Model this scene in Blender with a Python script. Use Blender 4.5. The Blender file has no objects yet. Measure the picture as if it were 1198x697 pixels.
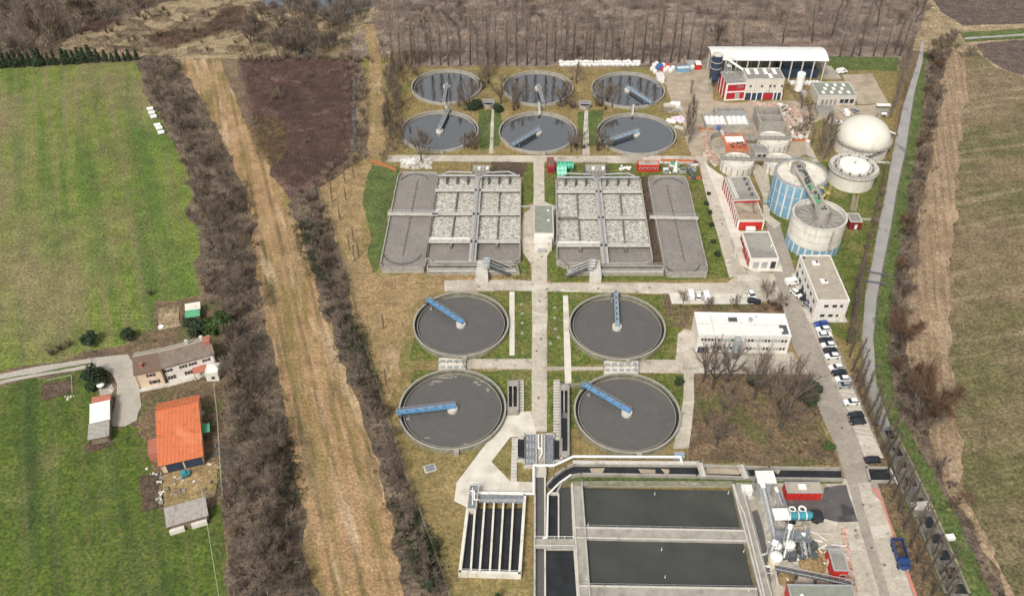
import bpy, math, random
import numpy as np
from mathutils import Vector
from mathutils.geometry import tessellate_polygon
R = math.radians
random.seed(7)
rng = np.random.default_rng(7)
SC = bpy.context.scene
COL = SC.collection

# ------------------------------------------------------------ camera frame
PITCH, FPX, HC = R(41.07), 1034.0, 180.0
CT, ST = math.cos(PITCH), math.sin(PITCH)
def P(x, y, h=0.0):
    """survey point: where the sight line of the photo's point (x, y) meets height h"""
    u, v = x - 599.0, y - 348.5
    t = (HC - h) / (FPX * ST + v * CT)
    return Vector((u * t, (FPX * CT - v * ST) * t, h))
def PX(p):
    """inverse of P (numpy arrays X,Y,Z) -> picture coordinates"""
    X, Y, Z = p
    zc = Y * CT + (HC - Z) * ST
    return 599 + FPX * X / zc, 348.5 + FPX * ((HC - Z) * CT - Y * ST) / zc

cam = bpy.data.cameras.new('camera')
co = bpy.data.objects.new('camera', cam)
COL.objects.link(co)
co.location = (0, 0, HC)
co.rotation_euler = (R(90) - PITCH, 0, 0)
cam.sensor_width = 36.0
cam.lens = FPX / 1198.0 * 36.0
cam.clip_start = 1.0
cam.clip_end = 8000.0
SC.camera = co

# ------------------------------------------------------------ light
W = bpy.data.worlds.new('World')
SC.world = W
W.use_nodes = True
nt = W.node_tree
nt.nodes.clear()
sky = nt.nodes.new('ShaderNodeTexSky')
sky.sky_type = 'NISHITA'
sky.sun_disc = False
SUN_EL, SUN_AZ = R(48), R(205)
sky.sun_elevation = SUN_EL
sky.sun_rotation = SUN_AZ
sky.air_density = 1.0
sky.dust_density = 3.0
hs = nt.nodes.new('ShaderNodeHueSaturation')
hs.inputs['Saturation'].default_value = 0.12
bg = nt.nodes.new('ShaderNodeBackground')
bg.inputs['Strength'].default_value = 0.085
wo = nt.nodes.new('ShaderNodeOutputWorld')
nt.links.new(sky.outputs[0], hs.inputs['Color'])
nt.links.new(hs.outputs[0], bg.inputs[0])
nt.links.new(bg.outputs[0], wo.inputs[0])
sl = bpy.data.lights.new('sun', 'SUN')
sl.energy = 1.5
sl.angle = R(13)
sl.color = (1.0, 0.94, 0.85)
so = bpy.data.objects.new('sun', sl)
COL.objects.link(so)
sd = Vector((math.sin(SUN_AZ) * math.cos(SUN_EL), math.cos(SUN_AZ) * math.cos(SUN_EL), math.sin(SUN_EL)))
so.rotation_euler = (-sd).to_track_quat('-Z', 'Y').to_euler()
so.location = (0, 0, 300)
SC.view_settings.view_transform = 'Standard'
SC.view_settings.look = 'None'
SC.view_settings.gamma = 1.0
SC.view_settings.use_curve_mapping = False
SC.view_settings.exposure = 0.88
SC.render.engine = 'CYCLES'
SC.cycles.use_denoising = True
SC.cycles.denoiser = 'OPENIMAGEDENOISE'
SC.cycles.denoising_input_passes = 'RGB_ALBEDO_NORMAL'
SC.cycles.max_bounces = 5
SC.cycles.diffuse_bounces = 3
SC.cycles.transparent_max_bounces = 4
SC.render.film_transparent = False

# ------------------------------------------------------------ materials
MATS = {}
def mat(name, c1, c2=None, scale=1.0, rough=0.85, layers=(), bump=0.0, bscale=None, metal=0.0, ior=None, detail=5, stretch=(1, 1, 1), rot=0.0, objrand=0.0, lo=0.35, hi=0.65, speck=0.0, ss=1.0):
    if name in MATS: return MATS[name]
    m = bpy.data.materials.new(name)
    m.use_nodes = True
    N, L = m.node_tree.nodes, m.node_tree.links
    b = N['Principled BSDF']
    b.inputs['Roughness'].default_value = rough
    b.inputs['Metallic'].default_value = metal
    if ior: b.inputs['IOR'].default_value = ior
    tc = N.new('ShaderNodeTexCoord')
    def noise(scale, stretch, rot, detail=5, kind='noise', warp=0.0):
        mp = N.new('ShaderNodeMapping')
        mp.vector_type = 'POINT'
        r1 = N.new('ShaderNodeVectorRotate'); r1.rotation_type = 'Z_AXIS'
        r1.inputs['Angle'].default_value = rot
        L.new(tc.outputs['Object'], r1.inputs['Vector'])
        mp.inputs['Scale'].default_value = stretch
        L.new(r1.outputs[0], mp.inputs['Vector'])
        if kind == 'noise':
            n = N.new('ShaderNodeTexNoise')
            n.inputs['Detail'].default_value = detail
            n.inputs['Distortion'].default_value = warp
            n.inputs['Scale'].default_value = scale
            L.new(mp.outputs[0], n.inputs['Vector'])
            return n.outputs['Fac']
        if kind == 'wave':
            n = N.new('ShaderNodeTexWave')
            n.inputs['Scale'].default_value = scale
            n.inputs['Distortion'].default_value = warp
            n.inputs['Detail'].default_value = 3
            n.inputs['Detail Scale'].default_value = 0.6
            L.new(mp.outputs[0], n.inputs['Vector'])
            return n.outputs['Fac']
        if kind == 'cells':
            n0 = N.new('ShaderNodeTexNoise'); n0.inputs['Scale'].default_value = scale * 1.3
            n0.inputs['Detail'].default_value = 4
            L.new(mp.outputs[0], n0.inputs['Vector'])
            mx = N.new('ShaderNodeMixRGB'); mx.blend_type = 'LINEAR_LIGHT'; mx.inputs[0].default_value = warp
            L.new(mp.outputs[0], mx.inputs[1]); L.new(n0.outputs['Color'], mx.inputs[2])
            n = N.new('ShaderNodeTexVoronoi'); n.feature = 'DISTANCE_TO_EDGE'
            n.inputs['Scale'].default_value = scale
            L.new(mx.outputs[0], n.inputs['Vector'])
            return n.outputs['Distance']
    def mix(f, a, c, lo, hi, amt=1.0):
        mr = N.new('ShaderNodeMapRange')
        mr.inputs['From Min'].default_value = lo
        mr.inputs['From Max'].default_value = hi
        mr.inputs['To Max'].default_value = amt
        L.new(f, mr.inputs['Value'])
        mx = N.new('ShaderNodeMixRGB')
        L.new(mr.outputs[0], mx.inputs[0])
        if hasattr(a, 'links'): L.new(a, mx.inputs[1])
        else: mx.inputs[1].default_value = (*a, 1)
        mx.inputs[2].default_value = (*c, 1)
        return mx.outputs[0]
    cur = c1
    if c2 is not None:
        cur = mix(noise(scale, stretch, rot, detail), cur, c2, lo, hi)
    for ly in layers:
        d = dict(scale=0.05, lo=0.5, hi=0.6, stretch=(1, 1, 1), rot=0.0, kind='noise', amt=1.0, detail=5, warp=0.0)
        d.update(ly)
        cur = mix(noise(d['scale'], d['stretch'], d['rot'], d['detail'], d['kind'], d['warp']), cur, d['c'], d['lo'], d['hi'], d['amt'])
    if speck:
        for sc_, am in ((1.15 * ss, speck), (.17 * ss, speck * .45), (3.1 * ss, speck * .7)):
            mr = N.new('ShaderNodeMapRange'); mr.inputs['From Min'].default_value = .33; mr.inputs['From Max'].default_value = .67
            mr.inputs['To Min'].default_value = 1 - am; mr.inputs['To Max'].default_value = 1 + am
            L.new(noise(sc_, (1, 1, 1), 0, 3), mr.inputs['Value'])
            vm = N.new('ShaderNodeVectorMath'); vm.operation = 'SCALE'
            if hasattr(cur, 'links'): L.new(cur, vm.inputs[0])
            else: vm.inputs[0].default_value = cur
            L.new(mr.outputs[0], vm.inputs['Scale']); cur = vm.outputs[0]
    if objrand:
        oi = N.new('ShaderNodeObjectInfo')
        mr = N.new('ShaderNodeMapRange')
        mr.inputs['To Min'].default_value = 1 - objrand
        mr.inputs['To Max'].default_value = 1 + objrand
        L.new(oi.outputs['Random'], mr.inputs['Value'])
        vm = N.new('ShaderNodeVectorMath'); vm.operation = 'SCALE'
        if hasattr(cur, 'links'): L.new(cur, vm.inputs[0])
        else: vm.inputs[0].default_value = cur
        L.new(mr.outputs[0], vm.inputs['Scale'])
        cur = vm.outputs[0]
    if hasattr(cur, 'links'): L.new(cur, b.inputs['Base Color'])
    else: b.inputs['Base Color'].default_value = (*cur, 1)
    if bump:
        n = noise(bscale or scale * 2, (1, 1, 1), 0, 4)
        bp = N.new('ShaderNodeBump')
        bp.inputs['Strength'].default_value = 1.0
        bp.inputs['Distance'].default_value = bump
        L.new(n, bp.inputs['Height'])
        L.new(bp.outputs[0], b.inputs['Normal'])
    MATS[name] = m
    return m

SA = 0.40   # bearing of the mowing lines of the west fields
def gm(*args, **kw):
    kw.setdefault('speck', .42); return mat(*args, **kw)
GR = dict(
 ground=gm('ground_soil', (.17, .115, .07), (.10, .07, .045), .25, layers=[dict(c=(.22, .16, .09), scale=.03, lo=.45, hi=.65), dict(c=(.05, .04, .03), scale=.6, lo=.6, hi=.75, amt=.6)], bump=.25, bscale=1.2),
 meadow=gm('meadow', (.100, .152, .014), (.165, .190, .038), .45, layers=[
    dict(c=(.16, .155, .055), kind='wave', scale=.055, stretch=(1, 0, 0), rot=-SA, warp=1.0, lo=.72, hi=1.0, amt=.5),
    dict(c=(.19, .165, .07), scale=.35, stretch=(1, .05, 1), rot=-SA, lo=.48, hi=.64, amt=.75),
    dict(c=(.052, .115, .010), scale=.14, stretch=(1, .04, 1), rot=-SA, lo=.49, hi=.62, amt=.65),
    dict(c=(.21, .165, .085), scale=.022, stretch=(1, .45, 1), rot=-SA, lo=.51, hi=.64, amt=.8),
    dict(c=(.05, .12, .01), scale=.012, lo=.55, hi=.72, amt=.7),
    dict(c=(.24, .20, .11), scale=1.6, lo=.60, hi=.74, amt=.55),
    dict(c=(.028, .05, .01), scale=2.6, lo=.56, hi=.72, amt=.6)], bump=.12, bscale=2.5),
 meadow2=gm('meadow_dark', (.050, .088, .006), (.090, .122, .012), .5, layers=[
    dict(c=(.11, .11, .035), kind='wave', scale=.045, stretch=(1, 0, 0), rot=-SA, warp=1.0, lo=.76, hi=1.0, amt=.45),
    dict(c=(.13, .135, .04), scale=.3, stretch=(1, .09, 1), rot=-SA, lo=.5, hi=.75, amt=.7),
    dict(c=(.024, .054, .006), scale=.12, stretch=(1, .06, 1), rot=-SA, lo=.5, hi=.66, amt=.75),
    dict(c=(.20, .17, .07), scale=.045, lo=.6, hi=.75, amt=.7),
    dict(c=(.26, .24, .12), scale=1.3, lo=.66, hi=.76, amt=.6),
    dict(c=(.02, .035, .01), scale=2.2, lo=.56, hi=.72, amt=.6)], bump=.12, bscale=2.5),
 strip=gm('dry_strip', (.40, .255, .13), (.31, .195, .097), .3, speck=.24, layers=[
    dict(c=(.13, .095, .04), kind='wave', scale=.055, stretch=(1, 0, 0), rot=-.33, warp=1.2, lo=.80, hi=.97, amt=.6),
    dict(c=(.19, .145, .045), scale=.25, stretch=(1, .07, 1), rot=-.30, lo=.47, hi=.60, amt=.85),
    dict(c=(.085, .08, .03), scale=.16, stretch=(1, .10, 1), rot=-.30, lo=.55, hi=.63, amt=.8), dict(c=(.55, .41, .27), scale=.2, stretch=(1, .12, 1), rot=-.36, lo=.56, hi=.66, amt=.7),
    dict(c=(.43, .29, .16), scale=.05, lo=.5, hi=.65, amt=.6),
    dict(c=(.11, .07, .04), scale=1.1, lo=.60, hi=.72, amt=.75),
    dict(c=(.05, .055, .02), scale=2.6, lo=.63, hi=.72, amt=.7)], bump=.35, bscale=1.3),
 redsoil=gm('heath_red', (.155, .088, .070), (.095, .055, .045), .35, layers=[
    dict(c=(.16, .085, .065), scale=.6, stretch=(.5, 1, 1), lo=.52, hi=.7, amt=.7),
    dict(c=(.055, .035, .035), scale=.04, lo=.5, hi=.66, amt=.8),
    dict(c=(.03, .022, .02), scale=1.8, lo=.6, hi=.75, amt=.6)], bump=.5, bscale=1.0),
 heath=gm('heath_pale', (.28, .215, .17), (.17, .125, .10), .22, layers=[
    dict(c=(.085, .06, .052), scale=.10, stretch=(.35, 1, 1), lo=.52, hi=.62, amt=.8),
    dict(c=(.30, .23, .15), scale=.05, stretch=(.5, 1, 1), lo=.58, hi=.70, amt=.7),
    dict(c=(.05, .035, .035), scale=1.1, lo=.6, hi=.75, amt=.55)], bump=.5, bscale=.9),
 wood=gm('wood_floor', (.17, .125, .085), (.08, .06, .045), .12, layers=[dict(c=(.035, .03, .028), scale=.9, lo=.55, hi=.7, amt=.7)], bump=.3),
 drygrass=gm('dry_grass', (.27, .195, .078), (.18, .14, .052), .5, speck=.30, layers=[
    dict(c=(.12, .14, .025), scale=.045, lo=.50, hi=.68, amt=.7),
    dict(c=(.36, .26, .13), scale=.09, lo=.55, hi=.7, amt=.7),
    dict(c=(.10, .075, .035), scale=1.9, lo=.58, hi=.72, amt=.7)], bump=.2, bscale=2),
 tanland=gm('tan_land', (.34, .235, .115), (.24, .165, .075), .4, speck=.30, layers=[
    dict(c=(.17, .15, .045), scale=.06, lo=.52, hi=.7, amt=.7),
    dict(c=(.42, .31, .19), scale=.12, stretch=(1, .3, 1), lo=.55, hi=.7, amt=.7),
    dict(c=(.12, .085, .045), scale=1.4, lo=.58, hi=.72, amt=.7)], bump=.25, bscale=1.5),
 lawn=gm('lawn', (.070, .108, .012), (.13, .135, .03), .5, layers=[
    dict(c=(.21, .17, .065), scale=.10, lo=.52, hi=.68, amt=.75),
    dict(c=(.035, .07, .012), scale=.3, lo=.58, hi=.7, amt=.6),
    dict(c=(.06, .05, .02), scale=2.2, lo=.6, hi=.72, amt=.6)], bump=.12, bscale=2),
 verge=gm('verge_green', (.06, .10, .018), (.10, .12, .035), .4, layers=[dict(c=(.17, .15, .07), scale=.9, lo=.58, hi=.7, amt=.6)], bump=.12),
 parksoil=gm('park_soil', (.17, .115, .065), (.11, .075, .045), .35, layers=[
    dict(c=(.10, .105, .03), scale=.09, lo=.5, hi=.62, amt=.8),
    dict(c=(.24, .14, .085), scale=.5, lo=.58, hi=.7, amt=.7),
    dict(c=(.045, .035, .022), scale=1.4, lo=.58, hi=.72, amt=.6)], bump=.25, bscale=1.5),
 tilled=gm('tilled_soil', (.33, .24, .155), (.25, .18, .11), .4, speck=.3, layers=[
    dict(c=(.19, .12, .07), kind='wave', scale=.12, stretch=(1, 0, 0), rot=.30, warp=1.5, lo=.5, hi=1.0, amt=.6),
    dict(c=(.21, .14, .08), scale=.9, stretch=(1, .04, 1), rot=.28, lo=.45, hi=.6, amt=.7),
    dict(c=(.42, .31, .20), scale=.05, lo=.5, hi=.7, amt=.6),
    dict(c=(.14, .09, .05), scale=1.6, lo=.6, hi=.72, amt=.6)], bump=.25, bscale=1.4),
 crop=gm('crop_field', (.20, .145, .085), (.15, .112, .062), .35, layers=[
    dict(c=(.10, .075, .04), kind='wave', scale=.11, stretch=(0, 1, 0), rot=-.25, warp=1.2, lo=.55, hi=1.0, amt=.55),
    dict(c=(.09, .095, .028), scale=.03, stretch=(.35, 1, 1), rot=-.25, lo=.45, hi=.60, amt=.75),
    dict(c=(.22, .165, .10), scale=.5, stretch=(.05, 1, 1), rot=-.25, lo=.55, hi=.70, amt=.7),
    dict(c=(.19, .135, .078), scale=.02, lo=.50, hi=.62, amt=.8), dict(c=(.26, .20, .12), scale=.16, stretch=(.06, 1, 1), rot=-.25, lo=.56, hi=.64, amt=.7),
    dict(c=(.05, .045, .02), scale=1.2, stretch=(.2, 1, 1), rot=-.25, lo=.60, hi=.74, amt=.6),
    dict(c=(.29, .23, .15), scale=2.0, lo=.62, hi=.74, amt=.5)], bump=.25, bscale=1.5),
 plough=gm('ploughed_field', (.115, .082, .066), (.085, .06, .05), .4, layers=[dict(c=(.16, .12, .09), scale=.6, stretch=(.08, 1, 1), rot=.3, lo=.5, hi=.65, amt=.6)], bump=.3),
 straw=gm('straw_land', (.34, .26, .16), (.24, .18, .10), .3, layers=[dict(c=(.12, .12, .05), scale=.05, lo=.55, hi=.68, amt=.6), dict(c=(.14, .10, .065), scale=.8, lo=.58, hi=.72, amt=.6)], bump=.3),
 road=mat('road_concrete', (.47, .42, .345), (.41, .365, .30), .35, layers=[
    dict(c=(.56, .51, .43), scale=.06, lo=.5, hi=.65, amt=.7), dict(c=(.33, .29, .235), scale=.5, lo=.60, hi=.7, amt=.6), dict(c=(.27, .235, .19), scale=.12, stretch=(1, .15, 1), lo=.54, hi=.64, amt=.6), dict(c=(.20, .17, .13), scale=.35, lo=.62, hi=.66, amt=.6), dict(c=(.60, .56, .49), scale=.09, stretch=(1, 2.5, 1), lo=.58, hi=.60, amt=.5)], rough=.9, bump=.02, speck=.10),
 asphalt=mat('road_asphalt', (.34, .30, .25), (.29, .255, .215), .5, layers=[dict(c=(.24, .21, .18), scale=.08, lo=.55, hi=.7, amt=.7), dict(c=(.40, .36, .30), scale=.25, lo=.6, hi=.7, amt=.6), dict(c=(.21, .18, .15), scale=.10, stretch=(1, .12, 1), rot=.4, lo=.55, hi=.62, amt=.5)], rough=.9, speck=.10),
 pale=mat('pale_concrete', (.66, .62, .54), (.56, .52, .44), .4, layers=[dict(c=(.42, .38, .31), scale=.16, lo=.57, hi=.68, amt=.6)], rough=.9),
 dirt=mat('dirt_yard', (.42, .35, .27), (.34, .275, .20), .3, layers=[dict(c=(.26, .2, .14), scale=.12, lo=.52, hi=.66, amt=.7), dict(c=(.5, .44, .36), scale=.2, lo=.58, hi=.7, amt=.7), dict(c=(.17, .17, .07), scale=.09, lo=.62, hi=.72, amt=.6)], bump=.1),
 pink=gm('brick_rubble', (.46, .29, .22), (.38, .27, .21), .5, layers=[dict(c=(.5, .42, .35), scale=.3, lo=.5, hi=.62, amt=.8), dict(c=(.15, .11, .09), scale=1.1, lo=.6, hi=.7, amt=.7)], bump=.3),
 darkasph=mat('dark_asphalt', (.11, .10, .098), (.085, .08, .08), .4, layers=[dict(c=(.19, .17, .15), scale=.3, lo=.58, hi=.7, amt=.6), dict(c=(.035, .035, .04), scale=.12, lo=.58, hi=.62, amt=.8)], rough=.8),
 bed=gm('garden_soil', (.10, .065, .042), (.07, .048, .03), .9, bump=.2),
 gravel=mat('gravel', (.44, .40, .35), (.36, .33, .28), 1.5, layers=[dict(c=(.28, .25, .19), scale=.15, lo=.55, hi=.7, amt=.5)], bump=.05),
 redline=mat('red_kerb', (.55, .22, .17), (.45, .2, .15), .8),
 paint=mat('road_paint', (.8, .78, .74), (.6, .58, .54), 2.0),
)
CONC = mat('concrete', (.36, .335, .29), (.28, .26, .225), .5, layers=[dict(c=(.17, .15, .125), scale=.3, lo=.55, hi=.7, amt=.6), dict(c=(.48, .45, .40), scale=1.4, lo=.58, hi=.7, amt=.5)], rough=.9, bump=.02)
CONCL = mat('concrete_light', (.56, .53, .47), (.47, .44, .385), .6, layers=[dict(c=(.25, .22, .18), scale=.5, lo=.6, hi=.72, amt=.6)], rough=.9)
CONCD = mat('concrete_dark', (.17, .16, .145), (.12, .11, .10), .6, layers=[dict(c=(.28, .26, .22), scale=.4, lo=.58, hi=.7, amt=.5)], rough=.9)
MOSS = mat('mossy_concrete', (.24, .22, .16), (.15, .15, .09), .8, layers=[dict(c=(.36, .33, .27), scale=.5, lo=.55, hi=.68, amt=.7)], rough=.95)
STEEL = mat('galvanised', (.46, .47, .47), (.36, .37, .38), 1.0, rough=.5, metal=.3)
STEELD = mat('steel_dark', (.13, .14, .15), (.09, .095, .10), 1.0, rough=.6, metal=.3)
GRATE = mat('grating', (.22, .235, .25), (.14, .15, .165), 1.5, rough=.6, layers=[dict(c=(.45, .46, .47), scale=2.0, lo=.58, hi=.68, amt=.6)])
WHITE = mat('white_paint', (.80, .79, .76), (.70, .69, .65), .5, rough=.6, layers=[dict(c=(.5, .47, .41), scale=.9, lo=.62, hi=.75, amt=.5)])
WSTAIN = mat('stained_white', (.70, .67, .60), (.60, .56, .48), .3, rough=.8, layers=[dict(c=(.42, .35, .25), scale=.7, stretch=(1, 1, .12), lo=.56, hi=.70, amt=.75), dict(c=(.72, .69, .62), scale=.25, lo=.55, hi=.65, amt=.6)])
DOME = mat('dome_membrane', (.70, .67, .58), (.65, .62, .53), .15, rough=.6, layers=[dict(c=(.5, .45, .35), scale=.35, stretch=(1, 1, .2), lo=.6, hi=.75, amt=.5)])
CREAM = mat('cream_render', (.66, .53, .38), (.6, .47, .34), .4, rough=.9)
RENDER = mat('white_render', (.74, .71, .66), (.66, .62, .56), .4, rough=.9, layers=[dict(c=(.45, .4, .33), scale=.7, stretch=(1, 1, .3), lo=.62, hi=.75, amt=.5)])
RED = mat('red_panel', (.42, .022, .032), (.35, .018, .028), .4, rough=.5)
REDB = mat('red_paint', (.50, .03, .025), (.50, .03, .02), .4, rough=.5)
DRED = mat('maroon_paint', (.20, .02, .03), (.15, .018, .025), .6, rough=.6)
BLUE = mat('bridge_blue', (.11, .29, .50), (.085, .23, .42), .8, rough=.5, layers=[dict(c=(.35, .45, .52), scale=1.5, lo=.6, hi=.72, amt=.5)])
BLUEG = mat('bridge_greyblue', (.30, .40, .48), (.24, .32, .40), .8, rough=.5, layers=[dict(c=(.14, .16, .18), scale=1.2, lo=.58, hi=.7, amt=.6)])
PANELB = mat('panel_blue', (.19, .37, .50), (.15, .30, .43), .5, rough=.5, layers=[dict(c=(.25, .45, .58), scale=.3, lo=.55, hi=.7, amt=.5)])
DBLUE = mat('dark_blue', (.03, .05, .09), (.025, .04, .07), .5, rough=.5)
TBLUE = mat('truck_blue', (.022, .06, .20), (.02, .05, .16), .5, rough=.4)
TEAL = mat('teal_paint', (.05, .27, .33), (.04, .22, .27), .5, rough=.4)
GREENT = mat('green_tank', (.03, .33, .20), (.03, .28, .17), .5, rough=.4)
GREENL = mat('mint_tank', (.25, .62, .45), (.2, .52, .38), .5, rough=.5)
GREENS = mat('green_sheet', (.10, .38, .20), (.08, .30, .16), .5, rough=.6)
YELLOW = mat('yellow_paint', (.62, .50, .20), (.5, .4, .15), .6, rough=.6)
ORANGE = mat('orange_net', (.55, .17, .07), (.42, .14, .06), 1.2, rough=.8)
OTILE = mat('orange_tiles', (.60, .17, .065), (.52, .14, .052), 1.6, rough=.8, layers=[dict(c=(.44, .115, .045), kind='wave', scale=.33, stretch=(1, 0, 0), rot=-.23, lo=.5, hi=.9, amt=.7), dict(c=(.30, .10, .045), scale=.5, lo=.58, hi=.68, amt=.6), dict(c=(.66, .24, .11), scale=.2, lo=.55, hi=.7, amt=.5)])
BTILE = mat('brown_tiles', (.16, .12, .095), (.22, .17, .135), 1.8, rough=.9, layers=[dict(c=(.09, .07, .06), scale=.6, lo=.56, hi=.68, amt=.6), dict(c=(.30, .26, .2), scale=2.4, lo=.62, hi=.7, amt=.7)])
BTILE2 = mat('dark_brown_tiles', (.13, .085, .065), (.17, .115, .085), 1.8, rough=.9)
RTILE = mat('red_tiles', (.42, .15, .10), (.33, .12, .08), 1.5, rough=.9)
FELT = mat('grey_felt', (.26, .25, .225), (.215, .205, .185), .4, rough=.9, layers=[dict(c=(.37, .35, .31), scale=.12, lo=.52, hi=.64, amt=.6), dict(c=(.14, .13, .12), scale=1.0, lo=.62, hi=.72, amt=.5)])
FELTB = mat('brown_felt', (.36, .27, .19), (.28, .21, .15), .5, rough=.9, layers=[dict(c=(.18, .13, .10), scale=.3, lo=.56, hi=.62, amt=.7), dict(c=(.42, .38, .32), scale=.2, lo=.58, hi=.68, amt=.6)])
FELTT = mat('tan_roof', (.41, .36, .29), (.34, .30, .24), .6, rough=.9, layers=[dict(c=(.25, .22, .175), scale=.9, stretch=(.15, 1, 1), rot=-.25, lo=.56, hi=.68, amt=.6)])
GGREEN = mat('greygreen_roof', (.25, .265, .22), (.20, .22, .18), .5, rough=.9)
FIBRE = mat('fibre_cement', (.36, .335, .30), (.27, .25, .22), 1.2, rough=.95, layers=[dict(c=(.17, .15, .13), scale=1.1, stretch=(1, .1, 1), rot=-.27, lo=.55, hi=.68, amt=.6)])
GLASS = mat('window_glass', (.035, .045, .055), rough=.12)
GLASSL = mat('window_curtain', (.40, .47, .46), (.25, .32, .32), 1.0, rough=.4)
RUBBER = mat('rubber', (.02, .02, .02), rough=.85)
WOODM = mat('shutter_wood', (.10, .05, .03), rough=.8)
BARK = mat('bark', (.12, .095, .075), (.07, .055, .045), 3.0, rough=.95, objrand=.2)
TWIG = mat('twigs', (.24, .19, .145), (.13, .10, .078), .6, rough=.95, objrand=.2)
TWIGG = mat('poplar_twigs', (.33, .27, .22), (.22, .175, .145), .5, rough=.95, objrand=.22)
BARKP = mat('poplar_bark', (.24, .20, .175), (.17, .14, .12), 1.0, rough=.95, objrand=.25)
SCRUB = mat('scrub_twigs', (.26, .20, .145), (.085, .063, .048), .16, rough=.95, lo=.42, hi=.58, layers=[dict(c=(.30, .235, .17), scale=.4, lo=.54, hi=.66, amt=.8), dict(c=(.05, .055, .022), scale=.05, lo=.6, hi=.7, amt=.7)])
SCRUBR = mat('scrub_russet', (.17, .10, .06), (.10, .062, .042), .2, rough=.95, layers=[dict(c=(.24, .16, .09), scale=.4, lo=.55, hi=.7, amt=.6)])
SCRUBG = mat('scrub_grey', (.20, .165, .15), (.13, .105, .095), .15, rough=.95, layers=[dict(c=(.09, .06, .06), scale=.05, lo=.5, hi=.65, amt=.6)])
HEATHT = mat('heath_twigs', (.33, .26, .21), (.13, .095, .078), .15, rough=.95, layers=[dict(c=(.30, .22, .16), scale=.3, lo=.55, hi=.7, amt=.6)])
REDTW = mat('heath_red_twigs', (.175, .105, .082), (.085, .052, .042), .2, rough=.95)
EVER = mat('evergreen', (.022, .042, .018), (.038, .062, .025), .9, rough=.8, objrand=.25)
EVERL = mat('evergreen_light', (.045, .085, .02), (.07, .11, .03), .9, rough=.8, objrand=.2)
FOAM = mat('foam', (.25, .235, .20), (.35, .33, .285), .8, rough=.7, layers=[
    dict(c=(.66, .64, .58), kind='cells', scale=.5, warp=.9, lo=.10, hi=.0, amt=1.0),
    dict(c=(.60, .58, .52), scale=.9, lo=.52, hi=.60, amt=.6, warp=2.5)], bump=.15, bscale=1.2)
SLUDGE = mat('lagoon_sludge', (.235, .212, .19), (.212, .192, .174), .12, rough=.45, layers=[dict(c=(.26, .235, .21), scale=.4, stretch=(1, .2, 1), lo=.5, hi=.7, amt=.5), dict(c=(.34, .32, .29), scale=2.5, lo=.60, hi=.7, amt=.35)], bump=.03, bscale=2, speck=.13)
SETTLE = mat('settling_water', (.120, .113, .108), (.104, .099, .095), .15, rough=.16, layers=[dict(c=(.15, .143, .14), scale=3.0, lo=.58, hi=.66, amt=.4), dict(c=(.13, .12, .115), scale=.06, lo=.55, hi=.62, amt=.15)], bump=.02, bscale=3, speck=.05)
CLEAR = mat('clear_water', (.030, .036, .042), (.04, .046, .052), .3, rough=.03, ior=4.2, bump=.006, bscale=1.5)
BASINW = mat('basin_water', (.050, .053, .048), (.066, .068, .061), .12, rough=.16, layers=[dict(c=(.085, .085, .066), scale=.03, lo=.55, hi=.75, amt=.6), dict(c=(.10, .10, .09), scale=2.2, lo=.60, hi=.68, amt=.35)], bump=.04, bscale=1.5)
CANALB = mat('canal_bed', (.20, .18, .15), (.13, .125, .11), .4, rough=.7, layers=[dict(c=(.07, .075, .07), scale=.3, lo=.55, hi=.65, amt=.7)], speck=.2)
BARKD = mat('dark_bark', (.085, .07, .058), (.055, .045, .038), 2.0, rough=.95, objrand=.2)
DARKW = mat('channel_water', (.018, .020, .022), (.03, .032, .034), .4, rough=.15, bump=.02, bscale=2)
CANALW = mat('canal_silt_water', (.36, .34, .32), (.29, .275, .26), .2, rough=.3, layers=[dict(c=(.12, .12, .12), scale=.25, stretch=(1, .4, 1), lo=.62, hi=.68, amt=.7), dict(c=(.32, .31, .30), scale=.5, lo=.56, hi=.68, amt=.5)], bump=.03)
CANALD = mat('canal_dark_water', (.10, .125, .12), (.06, .075, .07), .25, rough=.2, bump=.03)
CARW = mat('car_white', (.78, .78, .77), rough=.3)
CARS = mat('car_silver', (.42, .43, .44), rough=.3, metal=.4)
CARB = mat('car_black', (.025, .027, .032), rough=.3)
CARBL = mat('car_blue', (.02, .06, .32), rough=.3)
CARGL = mat('car_glass', (.03, .04, .05), rough=.1)
LAMP = mat('headlamp_glass', (.6, .6, .58), rough=.2)
TAIL = mat('tail_lamp', (.45, .02, .02), rough=.3)
BAGW = mat('bag_white', (.74, .73, .70), (.60, .59, .56), 1.2, rough=.8)
BAGB = mat('bag_blue', (.05, .12, .34), rough=.8)
PLANK = mat('weathered_wood', (.24, .19, .14), (.17, .13, .10), 1.5, rough=.95)
PINKT = mat('pink_tarp', (.62, .42, .60), (.75, .72, .72), .8, rough=.7)

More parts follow.
